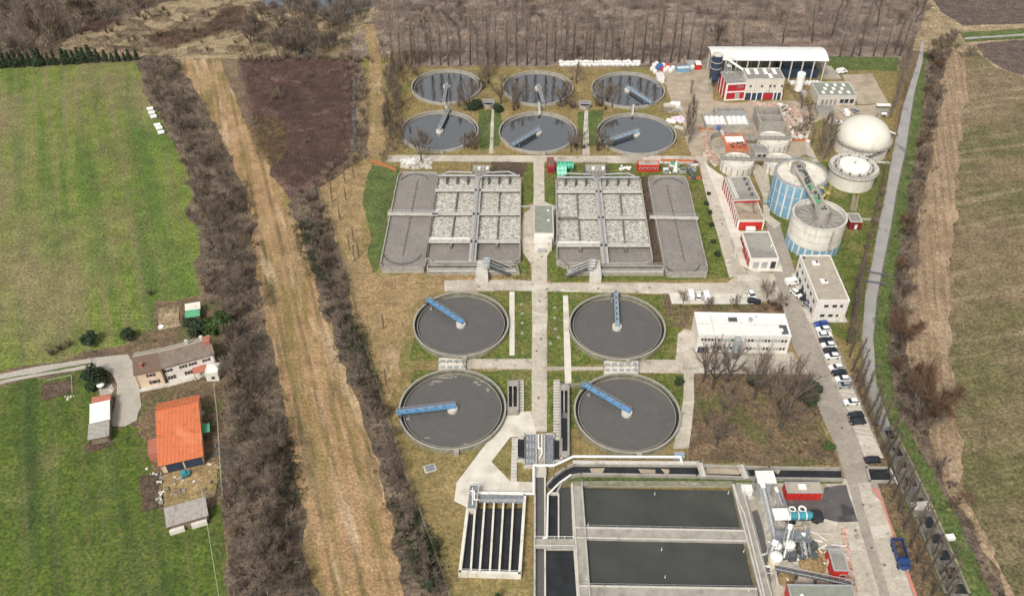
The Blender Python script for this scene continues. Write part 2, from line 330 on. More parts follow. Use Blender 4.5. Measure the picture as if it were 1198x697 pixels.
# ------------------------------------------------------------ mesh builder
SPLIT = {'wheel', 'scum_arm', 'hatch', 'buttress', 'vent', 'post', 'column', 'level_probe', 'sack', 'crate', 'board', 'roof_unit', 'machinery', 'plaster_debris', 'timber_debris', 'brick_debris', 'block_debris', 'plank', 'scrap', 'sheet_piece', 'timber', 'fitting', 'pipe_bundle', 'pilaster', 'saddle', 'band', 'louvre', 'silt_bank', 'support_block', 'boulder', 'red_door', 'covered_stack', 'white_front_panel', 'gallery_box', 'roof_seam', 'sand'}
class MB:
    def __init__(s): s.v = []; s.f = []; s.m = []
    def add(s, vs, fs):
        n = len(s.v); s.m.append((n, len(s.f))); s.v += [tuple(v) for v in vs]; s.f += [tuple(i + n for i in f) for f in fs]; return s
    def prism(s, pts, z0, z1, top=True, bot=False):
        n = len(pts)
        vs = [(p[0], p[1], z0) for p in pts] + [(p[0], p[1], z1) for p in pts]
        fs = [(i, (i + 1) % n, n + (i + 1) % n, n + i) for i in range(n)]
        if top: fs.append(tuple(range(n, 2 * n)))
        if bot: fs.append(tuple(reversed(range(n))))
        return s.add(vs, fs)
    def box(s, c, sx, sy, z0, z1, rz=0.0):
        ca, sa = math.cos(rz), math.sin(rz)
        pts = [(c[0] + ca * x - sa * y, c[1] + sa * x + ca * y) for x, y in ((-sx/2, -sy/2), (sx/2, -sy/2), (sx/2, sy/2), (-sx/2, sy/2))]
        return s.prism(pts, z0, z1, bot=True)
    def beam(s, a, b, w, z0, z1, ext=0.0):
        a, b = Vector((a[0], a[1])), Vector((b[0], b[1]))
        d = (b - a).normalized(); n = Vector((-d.y, d.x)) * w / 2
        a, b = a - d * ext, b + d * ext
        return s.prism([a - n, b - n, b + n, a + n], z0, z1, bot=True)
    def tube(s, p0, p1, r, n=8, r1=None, caps=True):
        p0, p1 = Vector(p0), Vector(p1); r1 = r if r1 is None else r1
        d = (p1 - p0)
        if d.length < 1e-6: return s
        q = d.normalized().to_track_quat('Z', 'Y')
        vs = []
        for p, rr in ((p0, r), (p1, r1)):
            for i in range(n):
                a = 2 * math.pi * i / n
                vs.append(p + q @ Vector((rr * math.cos(a), rr * math.sin(a), 0)))
        fs = [(i, (i + 1) % n, n + (i + 1) % n, n + i) for i in range(n)]
        if caps: fs += [tuple(reversed(range(n))), tuple(range(n, 2 * n))]
        return s.add(vs, fs)
    def path(s, pts, r, n=8):
        for a, b in zip(pts[:-1], pts[1:]): s.tube(a, b, r, n)
        for p in pts[1:-1]: s.ball(p, r * 1.02, 8, 5)
        return s
    def ball(s, c, r, n=12, m=8, sz=1.0, half=False):
        vs, fs = [], []
        t0 = 0 if half else -math.pi / 2
        for j in range(m + 1):
            t = t0 + (math.pi / 2 - t0) * j / m
            for i in range(n):
                a = 2 * math.pi * i / n
                vs.append((c[0] + r * math.cos(t) * math.cos(a), c[1] + r * math.cos(t) * math.sin(a), c[2] + r * sz * math.sin(t)))
        for j in range(m):
            for i in range(n):
                fs.append((j * n + i, j * n + (i + 1) % n, (j + 1) * n + (i + 1) % n, (j + 1) * n + i))
        return s.add(vs, fs)
    def ring(s, c, r0, r1, z0, z1, n=96):
        vs = []
        for r, z in ((r1, z0), (r1, z1), (r0, z1), (r0, z0)):
            for i in range(n):
                a = 2 * math.pi * i / n
                vs.append((c[0] + r * math.cos(a), c[1] + r * math.sin(a), z))
        fs = []
        for k in range(4):
            kk = (k + 1) % 4
            for i in range(n):
                fs.append((k * n + i, k * n + (i + 1) % n, kk * n + (i + 1) % n, kk * n + i))
        return s.add(vs, fs)
    def disc(s, c, r, z, n=96):
        return s.add([(c[0] + r * math.cos(2 * math.pi * i / n), c[1] + r * math.sin(2 * math.pi * i / n), z) for i in range(n)], [tuple(range(n))])
    def arc(s, c, r, a0, a1, w, z0, z1, n=20):
        for i in range(n):
            b0, b1 = a0 + (a1 - a0) * i / n, a0 + (a1 - a0) * (i + 1) / n
            s.beam((c[0] + r * math.cos(b0), c[1] + r * math.sin(b0)), (c[0] + r * math.cos(b1), c[1] + r * math.sin(b1)), w, z0, z1)
        return s
    def rail(s, a, b, z, h=1.05, r=.045, step=2.2):
        a, b = Vector((a[0], a[1], z)), Vector((b[0], b[1], z)); L = (b - a).length
        if L < .3: return s
        s.tube(a + Vector((0, 0, h)), b + Vector((0, 0, h)), r, 4); s.tube(a + Vector((0, 0, h * .5)), b + Vector((0, 0, h * .5)), r * .7, 3)
        k = max(1, int(L / step))
        for i in range(k + 1):
            p = a.lerp(b, i / k); s.tube(p, p + Vector((0, 0, h)), r, 4)
        return s
    def quad(s, *p): return s.add(p, [tuple(range(len(p)))])
    def build(s, name, m, parent=None, smooth=False):
        if name in SPLIT and parent is not None and 1 < len(s.m) <= 100:
            ends = s.m[1:] + [(len(s.v), len(s.f))]
            for (v0, f0), (v1, f1) in zip(s.m, ends):
                q = MB(); q.add(s.v[v0:v1], [tuple(i - v0 for i in f) for f in s.f[f0:f1]]); o = q.build(name, m, parent, smooth)
            return o
        me = bpy.data.meshes.new(name)
        if parent is not None: off = Vector(parent.get('_o', (0, 0, 0)))
        else:
            a = np.array(s.v); off = Vector(((a[:, 0].min() + a[:, 0].max()) / 2, (a[:, 1].min() + a[:, 1].max()) / 2, a[:, 2].min()))
        me.from_pydata([(v[0] - off.x, v[1] - off.y, v[2] - off.z) for v in s.v], [], s.f)
        me.materials.append(m)
        if smooth: me.polygons.foreach_set('use_smooth', [True] * len(me.polygons))
        me.update()
        o = bpy.data.objects.new(name, me); COL.objects.link(o)
        if parent is not None:
            o.parent = parent; o['_o'] = tuple(off)
        else:
            o.location = off; o['_o'] = tuple(off)
        return o
def tag(o, label, cat, group=None, kind=None):
    if label: o['label'] = label
    if cat: o['category'] = cat
    if group: o['group'] = group
    if kind: o['kind'] = kind
    return o
def thing(name, label, cat, loc=(0, 0, 0), group=None):
    o = bpy.data.objects.new(name, None); COL.objects.link(o)
    o.location = loc; o['_o'] = tuple(loc); o.empty_display_size = .5
    return tag(o, label, cat, group)
def kids(o): return [c for c in bpy.data.objects if c.parent is o]
def copytree(o, ch, parent=None):
    c = o.copy(); COL.objects.link(c)
    if parent is not None: c.parent = parent
    for k, sub in ch: copytree(k, sub, c)
    return c
def tree_of(o): return [(k, tree_of(k)) for k in kids(o)]
def raw_mesh(name, V, F, m, fmat=None):
    """V (n,3) float array, F (k,3) int array"""
    me = bpy.data.meshes.new(name)
    me.vertices.add(len(V)); me.vertices.foreach_set('co', V.astype(np.float32).ravel())
    me.loops.add(F.size); me.loops.foreach_set('vertex_index', F.astype(np.int32).ravel())
    me.polygons.add(len(F)); me.polygons.foreach_set('loop_start', np.arange(0, F.size, 3, dtype=np.int32))
    for x in (m if isinstance(m, (list, tuple)) else [m]): me.materials.append(x)
    if fmat is not None: me.polygons.foreach_set('material_index', fmat.astype(np.int32))
    me.update(calc_edges=True)
    return me

# ------------------------------------------------------------ ground sheets
LAYER = [0]
def sheet(name, px, m, jit=0.0, step=2.0, label=None, z=None, world=False):
    pts = [Vector((p[0], p[1])) if world else P(*p).to_2d() for p in px]
    if jit > 0:
        out = []
        n = len(pts)
        for i in range(n):
            a, b = pts[i], pts[(i + 1) % n]
            k = max(1, min(200, int((b - a).length / step)))
            d = b - a; nn = Vector((-d.y, d.x)).normalized()
            w = 0.0
            for j in range(k):
                t = j / k
                w = w * .88 + random.gauss(0, jit * .45) + (random.gauss(0, jit * .5) if jit >= .9 and random.random() < .15 else 0)
                out.append(a + d * t + nn * (w * min(1, 4 * t * (1 - t) + .2)))
        pts = out
    LAYER[0] += 1
    zz = LAYER[0] * 0.0025 if z is None else z
    V = [(p.x, p.y, zz) for p in pts]
    tris = tessellate_polygon([[Vector(v) for v in V]])
    me = bpy.data.meshes.new(name)
    fs = []
    for t in tris:
        a, b, c = (pts[i] for i in t)
        cr = (b - a).cross(c - a) if hasattr((b - a), 'cross') else 0
        fs.append(tuple(t) if cr > 0 else (t[0], t[2], t[1]))
    me.from_pydata(V, [], fs); me.materials.append(m); me.update()
    o = bpy.data.objects.new(name, me); COL.objects.link(o)
    o['kind'] = 'structure'
    if label: o['label'] = label
    return o
def strip(name, line, w, m, jit=0.0, label=None, px=True):
    pts = [P(*p).to_2d() if px else Vector(p) for p in line]
    L, Rr = [], []
    for i, p in enumerate(pts):
        d = (pts[min(i + 1, len(pts) - 1)] - pts[max(i - 1, 0)]).normalized()
        n = Vector((-d.y, d.x)); ww = w[i] if isinstance(w, (list, tuple)) else w
        L.append(p + n * ww / 2); Rr.append(p - n * ww / 2)
    return sheet(name, L + Rr[::-1], m, jit, world=True, label=label)
# ============================================================ THE GROUND
g = 4000
sheet('ground', [(-g, -g), (g, -g), (g, g), (-g, g)], GR['ground'], z=0.0, world=True, label='bare brown earth reaching to the horizon')
# top (north) lands
sheet('heath', [(400, 80), (430, 20), (440, -60), (1085, -60), (1090, 10), (1075, 45), (1062, 82), (830, 82), (640, 80), (520, 85), (455, 95), (420, 110)], GR['heath'], 2.0, label='pale mauve heath under the poplars')
sheet('woodland_floor', [(-300, -60), (300, -60), (330, 0), (180, 20), (90, 40), (70, 62), (-300, 80)], GR['wood'], 2.0, label='woodland floor at the upper left')
sheet('rough_grassland', [(70, 58), (90, 40), (150, 25), (220, 0), (250, -60), (440, -60), (440, 15), (400, 50), (330, 66), (200, 66), (110, 60)], GR['straw'], 2.0, label='straw coloured rough grass beyond the field')
sheet('river_water', [(310, -30), (460, -30), (440, 2), (425, 14), (400, 20), (375, 14), (330, 8), (305, 5)], CLEAR, 1.5, label='pale river bend at the top edge')
sheet('pond_water', [(350, 56), (362, 58), (372, 66), (358, 68), (348, 64)], CLEAR, .8, label='small pond at the edge of the heath')
sheet('pond_water', [(386, 38), (394, 38), (392, 50), (386, 52)], CLEAR, .5, label='narrow pool beside the straw track')
sheet('track', [(389, 58), (400, 40), (432, 12), (443, 12), (420, 36), (398, 62)], GR['straw'], .8, label='straw track bending to the river')
# west fields
sheet('meadow_field', [(-300, 95), (0, 80), (160, 73), (168, 95), (180, 125), (197, 152), (215, 190), (229, 230), (233, 300), (236, 345), (205, 352), (181, 354), (182, 385), (150, 402), (100, 411), (50, 425), (0, 435), (-300, 500)], GR['meadow'], .7, label='striped green hay meadow north of the farm')
sheet('farm_field', [(-300, 530), (0, 452), (60, 442), (104, 432), (160, 440), (215, 440), (256, 440), (262, 560), (266, 697), (270, 1100), (-500, 1100)], GR['meadow2'], .7, label='darker green field around the farm')
sheet('farm_ground', [(181, 352), (236, 345), (262, 350), (272, 420), (262, 470), (264, 560), (262, 585), (250, 592), (190, 600), (184, 580), (180, 560), (163, 500), (150, 497), (128, 500), (112, 470), (108, 430), (150, 402), (182, 386)], GR['parksoil'], .8, label='worn brown ground around the farm buildings')
sheet('thicket_floor', [(160, 66), (205, 66), (232, 110), (262, 170), (290, 225), (302, 262), (300, 300), (303, 340), (310, 380), (325, 430), (332, 470), (340, 540), (352, 580), (355, 630), (365, 680), (390, 760), (420, 1000), (270, 1000), (266, 697), (262, 560), (264, 470), (272, 420), (262, 350), (236, 345), (233, 300), (229, 230), (212, 190), (195, 152), (178, 125), (166, 95)], GR['wood'], 1.6, label='dark brush covered ground west of the dry strip')
sheet('heath_field', [(278, 68), (412, 70), (414, 130), (410, 182), (372, 212), (360, 225), (340, 232), (316, 205), (300, 165), (285, 120)], GR['redsoil'], 1.0, label='reddish brown heath field')
sheet('dry_strip', [(203, 70), (258, 70), (275, 110), (300, 165), (315, 205), (340, 235), (350, 260), (362, 300), (375, 345), (390, 390), (405, 430), (420, 470), (435, 520), (450, 570), (462, 620), (470, 665), (482, 720), (560, 1000), (420, 1000), (390, 760), (365, 680), (355, 630), (352, 580), (340, 540), (332, 470), (325, 430), (310, 380), (303, 340), (300, 300), (302, 262), (290, 225), (262, 170), (232, 110)], GR['strip'], .9, label='long strip of cleared dry land')
sheet('ditch_floor', [(340, 235), (360, 222), (375, 225), (392, 270), (408, 330), (425, 400), (448, 470), (470, 540), (492, 600), (525, 697), (600, 1000), (560, 1000), (482, 720), (470, 665), (462, 620), (450, 570), (435, 520), (420, 470), (405, 430), (390, 390), (375, 345), (362, 300), (350, 260)], GR['wood'], 1.5, label='shaded brush filled ditch beside the plant')
sheet('path', [(202, 64), (300, 64), (300, 69), (202, 69)], GR['straw'], .4, label='field track at the north end of the dry strip')
# the plant's own land
sheet('plant_ground', [(420, 70), (440, 60), (480, 78), (1062, 80), (1050, 140), (1030, 262), (1012, 345), (1008, 430), (1040, 530), (1107, 697), (1180, 1000), (600, 1000), (525, 697), (492, 600), (470, 540), (448, 470), (425, 400), (408, 330), (392, 270), (372, 222), (410, 195), (440, 180), (438, 130)], GR['drygrass'], .4, label='dry ochre grass over the plant grounds')
sheet('tan_ground', [(372, 222), (410, 196), (435, 192), (424, 230), (428, 290), (440, 322), (520, 322), (600, 326), (600, 340), (520, 342), (488, 352), (470, 400), (470, 440), (455, 470), (448, 460), (425, 400), (408, 330), (392, 270)], GR['tanland'], 1.0, label='dry tan land west of the basins')
sheet('track', [(425, 30), (438, 28), (446, 80), (449, 130), (450, 182), (430, 182), (430, 130), (432, 80)], GR['tanland'], .7, label='sandy track leading north from the basins')
sheet('lawn', [(436, 193), (468, 196), (442, 316), (436, 320), (430, 300), (424, 240)], GR['verge'], .8, label='grass bank west of the first lagoon')
sheet('lawn', [(612, 190), (624, 192), (624, 236), (610, 244)], GR['lawn'], .3, label='lawn right of the left basins')
sheet('lawn', [(636, 192), (816, 192), (855, 325), (642, 330), (636, 300)], GR['lawn'], .3, label='lawn around the right basins')
sheet('lawn', [(604, 292), (621, 300), (621, 329), (604, 330)], GR['lawn'], .3, label='lawn patch right of the screw pumps')
sheet('lawn', [(560, 342), (622, 342), (622, 420), (480, 422), (484, 395), (580, 400)], GR['lawn'], .4, label='lawn around the upper left settling tank')
sheet('lawn', [(640, 341), (790, 345), (800, 380), (790, 420), (640, 430)], GR['lawn'], .4, label='lawn around the upper right settling tank')
sheet('lawn', [(485, 433), (622, 434), (622, 480), (596, 483), (480, 470)], GR['lawn'], .4, label='lawn behind the lower left settling tank')
sheet('lawn', [(640, 436), (800, 438), (800, 480), (640, 505)], GR['lawn'], .4, label='lawn behind the lower right settling tank')
sheet('lawn', [(505, 120), (590, 122), (700, 122), (780, 118), (800, 150), (806, 181), (470, 181), (480, 160)], GR['drygrass'], .4, label='grass between the far settling tanks')
sheet('lawn', [(560, 130), (586, 130), (584, 170), (562, 176)], GR['verge'], .6, label='green grass between the far tanks')
sheet('lawn', [(676, 131), (708, 128), (700, 170), (680, 176)], GR['verge'], .6, label='green grass patch between the two right far tanks')
sheet('lawn', [(880, 192), (1042, 188), (1028, 263), (1012, 345), (1006, 400), (985, 398), (968, 385), (935, 310), (916, 296), (900, 262), (892, 235)], GR['lawn'], .4, label='lawn around the digesters')
sheet('lawn', [(800, 196), (826, 196), (828, 250), (846, 320), (830, 320)], GR['lawn'], .4, label='lawn strip beside the right lagoon')
sheet('lawn', [(965, 66), (1052, 68), (1048, 84), (972, 82)], GR['verge'], .5, label='green strip right of the long canopy')
sheet('lawn', [(1022, 88), (1052, 86), (1046, 122), (1040, 122)], GR['drygrass'], .5, label='dry grass right of the concrete pad')
sheet('park_ground', [(812, 436), (946, 436), (960, 483), (975, 525), (982, 545), (805, 541), (810, 500)], GR['parksoil'], .5, label='leaf strewn park under the bare trees')
sheet('park_ground', [(775, 342), (800, 358), (930, 352), (936, 370), (812, 365), (800, 385), (780, 380)], GR['parksoil'], .3, label='planted bed behind the office')
sheet('embankment', [(1000, 420), (1010, 440), (1026, 500), (1040, 526), (1056, 580), (1106, 697), (1180, 1000), (1150, 1000), (1073, 697), (1028, 572), (1004, 520), (985, 470)], GR['parksoil'], .5, label='brown bank under the canal poplars')
sheet('painted_shade_strip', [(750, 207), (757, 206), (779, 318), (765, 318)], GR['bed'], .1, label='painted shade on the grass gap between right basins and lagoon')  # dark sheet paints in the shade over the grass of this gap
sheet('worn_ground', [(574, 190), (618, 191), (612, 208), (580, 207)], GR['bed'], .5, label='bare brown soil north of the left basins')
# roads and yards
sheet('road', [(455, 182), (560, 182), (812, 183), (826, 184), (822, 192), (640, 190), (520, 189), (452, 190)], GR['road'], .15, label='concrete road south of the far tanks')
sheet('road', [(623.8, 188), (637, 188), (637, 236), (650, 242), (650, 285), (640, 300), (640, 505), (622, 505), (622, 310), (612, 296), (608, 270), (613, 250), (624, 240)], GR['road'], .12, label='main concrete road through the plant')
sheet('road', [(520, 328), (600, 327), (622, 329), (640, 331), (850, 331), (870, 316), (905, 320), (930, 345), (936, 362), (880, 350), (860, 345), (640, 341), (600, 340), (520, 341)], GR['road'], .15, label='concrete cross road south of the basins')
sheet('road', [(808, 176), (823, 176), (831, 203), (841, 225), (852, 260), (866, 305), (874, 322), (853, 325), (834, 258), (819, 200)], GR['road'], .12, label='concrete road right of the lagoon')
sheet('road', [(823, 190), (840, 203), (846, 206), (860, 262), (866, 272), (880, 318), (866, 310), (850, 262), (838, 225)], GR['pale'], .1, label='paved strip in front of the red buildings')
sheet('road', [(902, 252), (912, 262), (927, 310), (938, 345), (956, 380), (975, 430), (990, 470), (1006, 520), (1030, 575), (1073, 697), (1180, 1000), (1090, 1000), (1005, 697), (1004, 612), (989, 562), (978, 524), (960, 483), (946, 438), (926, 402), (914, 350), (905, 320), (896, 262)], GR['asphalt'], .12, label='wide grey service road down to the yard')
sheet('parking_lot', [(937, 358), (966, 384), (984, 420), (996, 450), (1014, 490), (1034, 536), (1012, 536), (1001, 506), (988, 470), (975, 448), (958, 404)], GR['road'], .1, label='parking strip beside the canal')
sheet('road', [(880, 318), (868, 300), (860, 270), (884, 272), (912, 305), (916, 318)], GR['pale'], .1, label='paving around the grey roofed building')
sheet('path', [(884, 190), (898, 200), (902, 232), (900, 252), (914, 262), (905, 268), (893, 256), (892, 230), (880, 200)], GR['road'], .1, label='path between red building and digester')
sheet('path', [(930, 140), (948, 170), (958, 190), (950, 190), (922, 152), (918, 140)], GR['road'], .2, label='path west of the dome')
sheet('path', [(546, 420), (600, 420), (622, 420), (622, 432), (546, 431.5)], GR['road'], .08, label='concrete slab road between left tanks')
sheet('path', [(640, 429), (706, 429), (706, 433), (640, 433.5)], GR['road'], .05, label='narrow path to the right tanks')
sheet('path', [(747, 421), (790, 421), (793, 391), (801, 385), (811, 388), (815, 413), (870, 414), (926, 412), (948, 438), (812, 437), (812, 470), (806, 524), (787, 525), (799, 470), (800, 437), (747, 436)], GR['road'], .08, label='paved court beside the office')
sheet('path', [(596, 341.5), (602, 341.5), (602, 416), (596, 416)], GR['pale'], label='narrow slab walk by the left tank')
sheet('path', [(658.6, 346), (664.5, 346), (668, 420), (668.5, 450), (661, 450), (660, 420)], GR['pale'], label='narrow slab walk by the right tank')
sheet('path', [(572, 180), (575, 128), (578, 128), (577, 180)], GR['road'], .1, label='path between the left far tanks')
sheet('path', [(681, 182), (684, 130), (688, 130), (690, 182)], GR['road'], .1, label='path between the right far tanks')
sheet('parking_lot', [(782, 343), (868, 344), (880, 346), (882, 356), (786, 356)], GR['pale'], .1, label='office car park')
sheet('apron', [(596, 483), (621, 481), (628, 508), (606, 511), (597, 511.5), (575, 540), (597, 563), (624, 564), (624, 575), (561, 577), (558, 600), (531, 586), (534, 565), (589, 491)], GR['pale'], .05, label='pale concrete apron and ramp')
sheet('yard', [(760, 80), (828, 76), (834, 118), (860, 122), (942, 124), (1000, 124), (1046, 122), (1040, 136), (990, 150), (960, 140), (935, 150), (900, 120), (870, 124), (830, 130), (826, 150), (822, 184), (809, 184), (800, 150), (790, 125), (776, 96)], GR['dirt'], .5, label='dusty yard around the red building')
sheet('yard', [(820, 122), (940, 118), (944, 180), (930, 186), (880, 182), (850, 186), (830, 190), (822, 170)], GR['dirt'], .4, label='building site ground around the thickeners')
sheet('excavation', [(875, 118), (925, 121), (950, 140), (946, 160), (935, 165), (925, 150), (912, 134), (880, 124)], GR['pink'], .8, label='pink rubble beside the open concrete basin')
sheet('excavation', [(816, 150), (826, 152), (836, 180), (846, 192), (836, 196), (824, 180)], GR['pink'], .5, label='pink rubble edge along the site road')
sheet('concrete_pad', [(985, 88), (1020, 87), (1039, 120.5), (1004, 123)], GR['dirt'], .1, label='large concrete pad')
sheet('concrete_pad', [(960, 77), (972, 78), (985, 93), (963, 93)], GR['road'], .1, label='pad at the end of the canopy')
sheet('yard', [(860, 545), (990, 560), (1004, 612), (1030, 700), (1090, 1000), (900, 1000), (885, 690), (862, 575)], GR['road'], .1, label='concrete machinery yard')
sheet('asphalt_patch', [(908, 580), (990, 567), (1003.5, 610), (965, 611), (925, 596)], GR['darkasph'], .2, label='black asphalt beside the red container')
sheet('asphalt_patch', [(877, 600), (886, 596), (900, 660), (905, 700), (930, 800), (900, 800), (888, 670)], GR['darkasph'], .2, label='black asphalt lane beside the basin')
sheet('red_strip', [(1008, 570), (1024, 571), (1028, 573), (1073, 697), (1090, 740), (1086, 740), (1069, 697), (1024, 575), (1008, 573)], GR['redline'], label='painted red kerb strip')
sheet('concrete_pad', [(1020, 576), (1030, 586), (1068, 697), (1090, 760), (1060, 760), (1012, 600), (1003, 565), (1018, 564)], GR['road'], .05, label='paler concrete lane beside the red strip')
sheet('asphalt_patch', [(983, 618), (990, 616), (1003, 690), (1010, 740), (996, 740)], GR['pink'], .3, label='stained edge of the yard')
sheet('concrete_pad', [(911, 572), (922, 562), (966, 564), (962, 582), (915, 583)], GR['straw'], .1, label='mossy pad under the red container')
# farm sheets
sheet('farm_track', [(-300, 500), (0, 438), (50, 428), (108, 419), (150, 415), (157, 425), (163, 455), (166, 475), (160, 492), (146, 499), (131, 499), (133, 480), (137, 450), (130, 436), (118, 431), (104, 431), (60, 438), (0, 450), (-300, 545)], GR['gravel'], .25, label='pale gravel farm track and yard')
sheet('grass_verge', [(-300, 517), (0, 444), (60, 433), (104, 425), (104, 426.5), (60, 435), (0, 446), (-300, 523)], GR['verge'], .15, label='grass crown of the farm track')
sheet('garden_bed', [(50, 449), (84, 443), (84, 459), (48, 470)], GR['bed'], .2, label='dug garden bed')
sheet('garden_bed', [(163, 557), (185, 556), (185, 594), (165, 600)], GR['bed'], .2, label='second dug garden bed by the barn')
sheet('garden_bed', [(100, 519), (128, 514), (135, 520), (101, 531)], GR['bed'], .2, label='narrow dug bed below the shed')
sheet('sand_patch', [(184, 361), (210, 359), (212, 382), (186, 387)], GR['straw'], .3, label='pale sandy pen')
sheet('barn_yard', [(190, 556), (250, 540), (256, 545), (252, 580), (192, 594)], GR['tanland'], .3, label='littered yard below the barn')
sheet('garden_circle', [(114, 452), (122, 448), (131, 450), (134, 456), (130, 463), (118, 464)], GR['gravel'], .15, label='gravel ring of the farm garden')
# east side
CL = [(1078, 50), (1073, 73), (1057, 123), (1045, 175), (1036, 225), (1028, 263), (1019, 313), (1012, 345), (1008, 400), (1010, 440), (1026, 500), (1039, 526), (1056, 580), (1071, 607), (1106, 697), (1230, 1000)]
CR = [(1081, 50), (1079, 73), (1069.5, 110), (1060, 175), (1049, 225), (1043, 263), (1032, 318), (1026, 350), (1021.5, 400), (1025, 450), (1042, 500), (1061, 534), (1091, 597), (1134, 697), (1280, 1000)]
HL = [(1086, 50), (1082, 100), (1077, 150), (1069, 200), (1058, 260), (1052, 300), (1045, 350), (1040, 400), (1044, 450), (1062, 500), (1077, 530), (1117, 600), (1160, 697), (1310, 1000)]
HR = [(1116, 45), (1106, 75), (1101, 125), (1091, 173), (1081, 215), (1074, 248), (1071, 275), (1064, 313), (1061, 348), (1060, 400), (1074, 450), (1086, 510), (1094, 537), (1126, 597), (1176, 697), (1330, 1000)]
SR = [(1126, 50), (1130, 90), (1124, 130), (1120, 175), (1117, 233), (1117, 275), (1112, 350), (1110, 413), (1114, 470), (1128, 520), (1124, 560), (1140, 600), (1186, 697), (1345, 1000)]
sheet('verge', [(1081, 50)] + CR + HL[::-1], GR['verge'], .3, label='green bank right of the canal')
sheet('hedge_floor', HL + HR[::-1], GR['wood'], .6, label='leaf litter under the hedge')
sheet('crop_field', [(1121, 60), (1141, 58), (1165, 80), (1198, 92), (1500, 150), (2200, 1000)] + [(1345, 1000)] + SR[::-1][1:], GR['crop'], .3, label='streaked brown green crop field')
sheet('tilled_field', HR + SR[::-1], GR['tilled'], 1.0, label='bare tilled margin of the crop field')
sheet('straw_ground', [(1062, 60), (1080, 20), (1091, -60), (1500, -60), (1500, 150), (1198, 92), (1165, 80), (1141, 58), (1121, 62), (1112, 60)], GR['straw'], .8, label='straw coloured field margins')
sheet('ploughed_field', [(1088, -60), (1091, 0), (1101, 15), (1126, 31), (1198, 28), (1500, 18), (1500, -60)], GR['plough'], .4, label='dark ploughed field at the top right')
sheet('ploughed_field', [(1141, 54), (1151, 51), (1198, 47.5), (1500, 38), (1500, 130), (1198, 89), (1176, 83), (1151, 68)], GR['plough'], .4, label='dark ploughed field right of the curved track')
sheet('verge', [(1122, 39), (1198, 34), (1500, 22), (1500, 30), (1198, 46), (1130, 50)], GR['verge'], .4, label='green banks of the side canal')
sheet('side_canal_water', [(1128, 44.5), (1198, 40), (1500, 27), (1500, 30), (1198, 42.5), (1129, 47)], CANALW, .1, label='narrow side canal')
sheet('canal_water', CL[:11] + CR[:11][::-1], CANALW, .05, label='silty grey canal')
sheet('canal_water', CL[10:] + CR[10:][::-1], CANALB, .0, label='dark lower reach of the canal')
sheet('ditch_water', [(413, 92), (416, 92), (416, 130), (418, 165), (416, 178), (412, 178), (413, 150), (412, 120)], CLEAR, .25, label='narrow water filled ditch')

def lerp2(a, b, t): return (a[0] + (b[0] - a[0]) * t, a[1] + (b[1] - a[1]) * t)
# canal walls, pipes, slabs
def polywall(name, line, w, z0, z1, m, label, cat):
    mb = MB(); pts = [P(*p) for p in line]
    for a, b in zip(pts[:-1], pts[1:]): mb.beam(a, b, w, z0, z1, ext=w * .3)
    return tag(mb.build(name, m), label, cat)
polywall('canal_wall', CL[8:], .55, 0, .75, MOSS, 'low concrete wall along the left bank of the lower canal', 'wall')
polywall('canal_wall', CR[10:], .55, 0, .78, MOSS, 'low concrete wall along the right bank of the lower canal', 'wall')
polywall('canal_kerb', CR[2:9], .35, 0, .3, CONCD, 'dark kerb along the right bank of the upper canal', 'kerb')
for k, (a, b) in enumerate([((1016, 319), (1034, 324)), ((1013, 330), (1031, 334))]):
    mb = MB(); mb.tube(P(*a) + Vector((-1, 0, .7)), P(*b) + Vector((1.5, 0, .7)), .28, 8)
    for q in (a, b): mb.box(P(*q), .8, .8, 0, .9)
    tag(mb.build('canal_pipe', STEELD), ['upper dark pipe crossing the grey canal', 'lower dark pipe crossing the grey canal'][k], 'pipe')
mb = MB(); mb.prism([P(1064, 590), P(1086, 588), P(1087, 599), P(1067, 598)], .5, 1.0, bot=True)
tag(mb.build('canal_slab', CONCL), 'pale concrete slab bridging the lower canal', 'slab')
for (t, w_) in ((.02, .05), (.12, .05), (.2, .04), (.3, .05), (.42, .07), (.53, .07), (.63, .06), (.73, .06), (.83, .07), (.93, .06), (1.04, .08)):
    l0, l1 = lerp2(CL[10], CL[14], t), lerp2(CL[10], CL[14], t + w_); r0, r1 = lerp2(CR[10], CR[13], t), lerp2(CR[10], CR[13], t + w_)
    k = lambda a, b, f: (a[0] + (b[0] - a[0]) * f, a[1] + (b[1] - a[1]) * f)
    sheet('canal_water', [k(l0, r0, .42), k(l0, r0, .95), k(l1, r1, .95), k(l1, r1, .42)], DARKW, .12, 1.0, label='dark water pool in the bed of the lower canal')
mb = MB()
for a, b in ((( 1107, 628), (1114, 628)),): 
    c = P(1110.5, 630); mb.box(c, 2.0, 1.4, 0, 1.1, .1)
tag(mb.build('control_cabinet', WHITE), 'white cabinet on the green canal bank', 'cabinet')
# small square lock chamber below the parking
T = thing('sluice_chamber', 'open concrete sluice chamber at the end of the parking strip', 'chamber', P(1027, 552))
q = [P(1014, 546, .8), P(1040, 546, .8), P(1047, 562, .8), P(1018, 562, .8)]
mb = MB()
for i in range(4): mb.beam(q[i], q[(i + 1) % 4], .5, 0, .8, .2)
mb.build('wall', CONC, T)
mb = MB(); mb.prism([v for v in q], 0, .3); mb.build('water', DARKW, T)
mb = MB(); mb.tube(q[1] + Vector((0, 0, .3)), P(1050, 566, 1.1), .18); mb.build('pipe', WHITE, T)
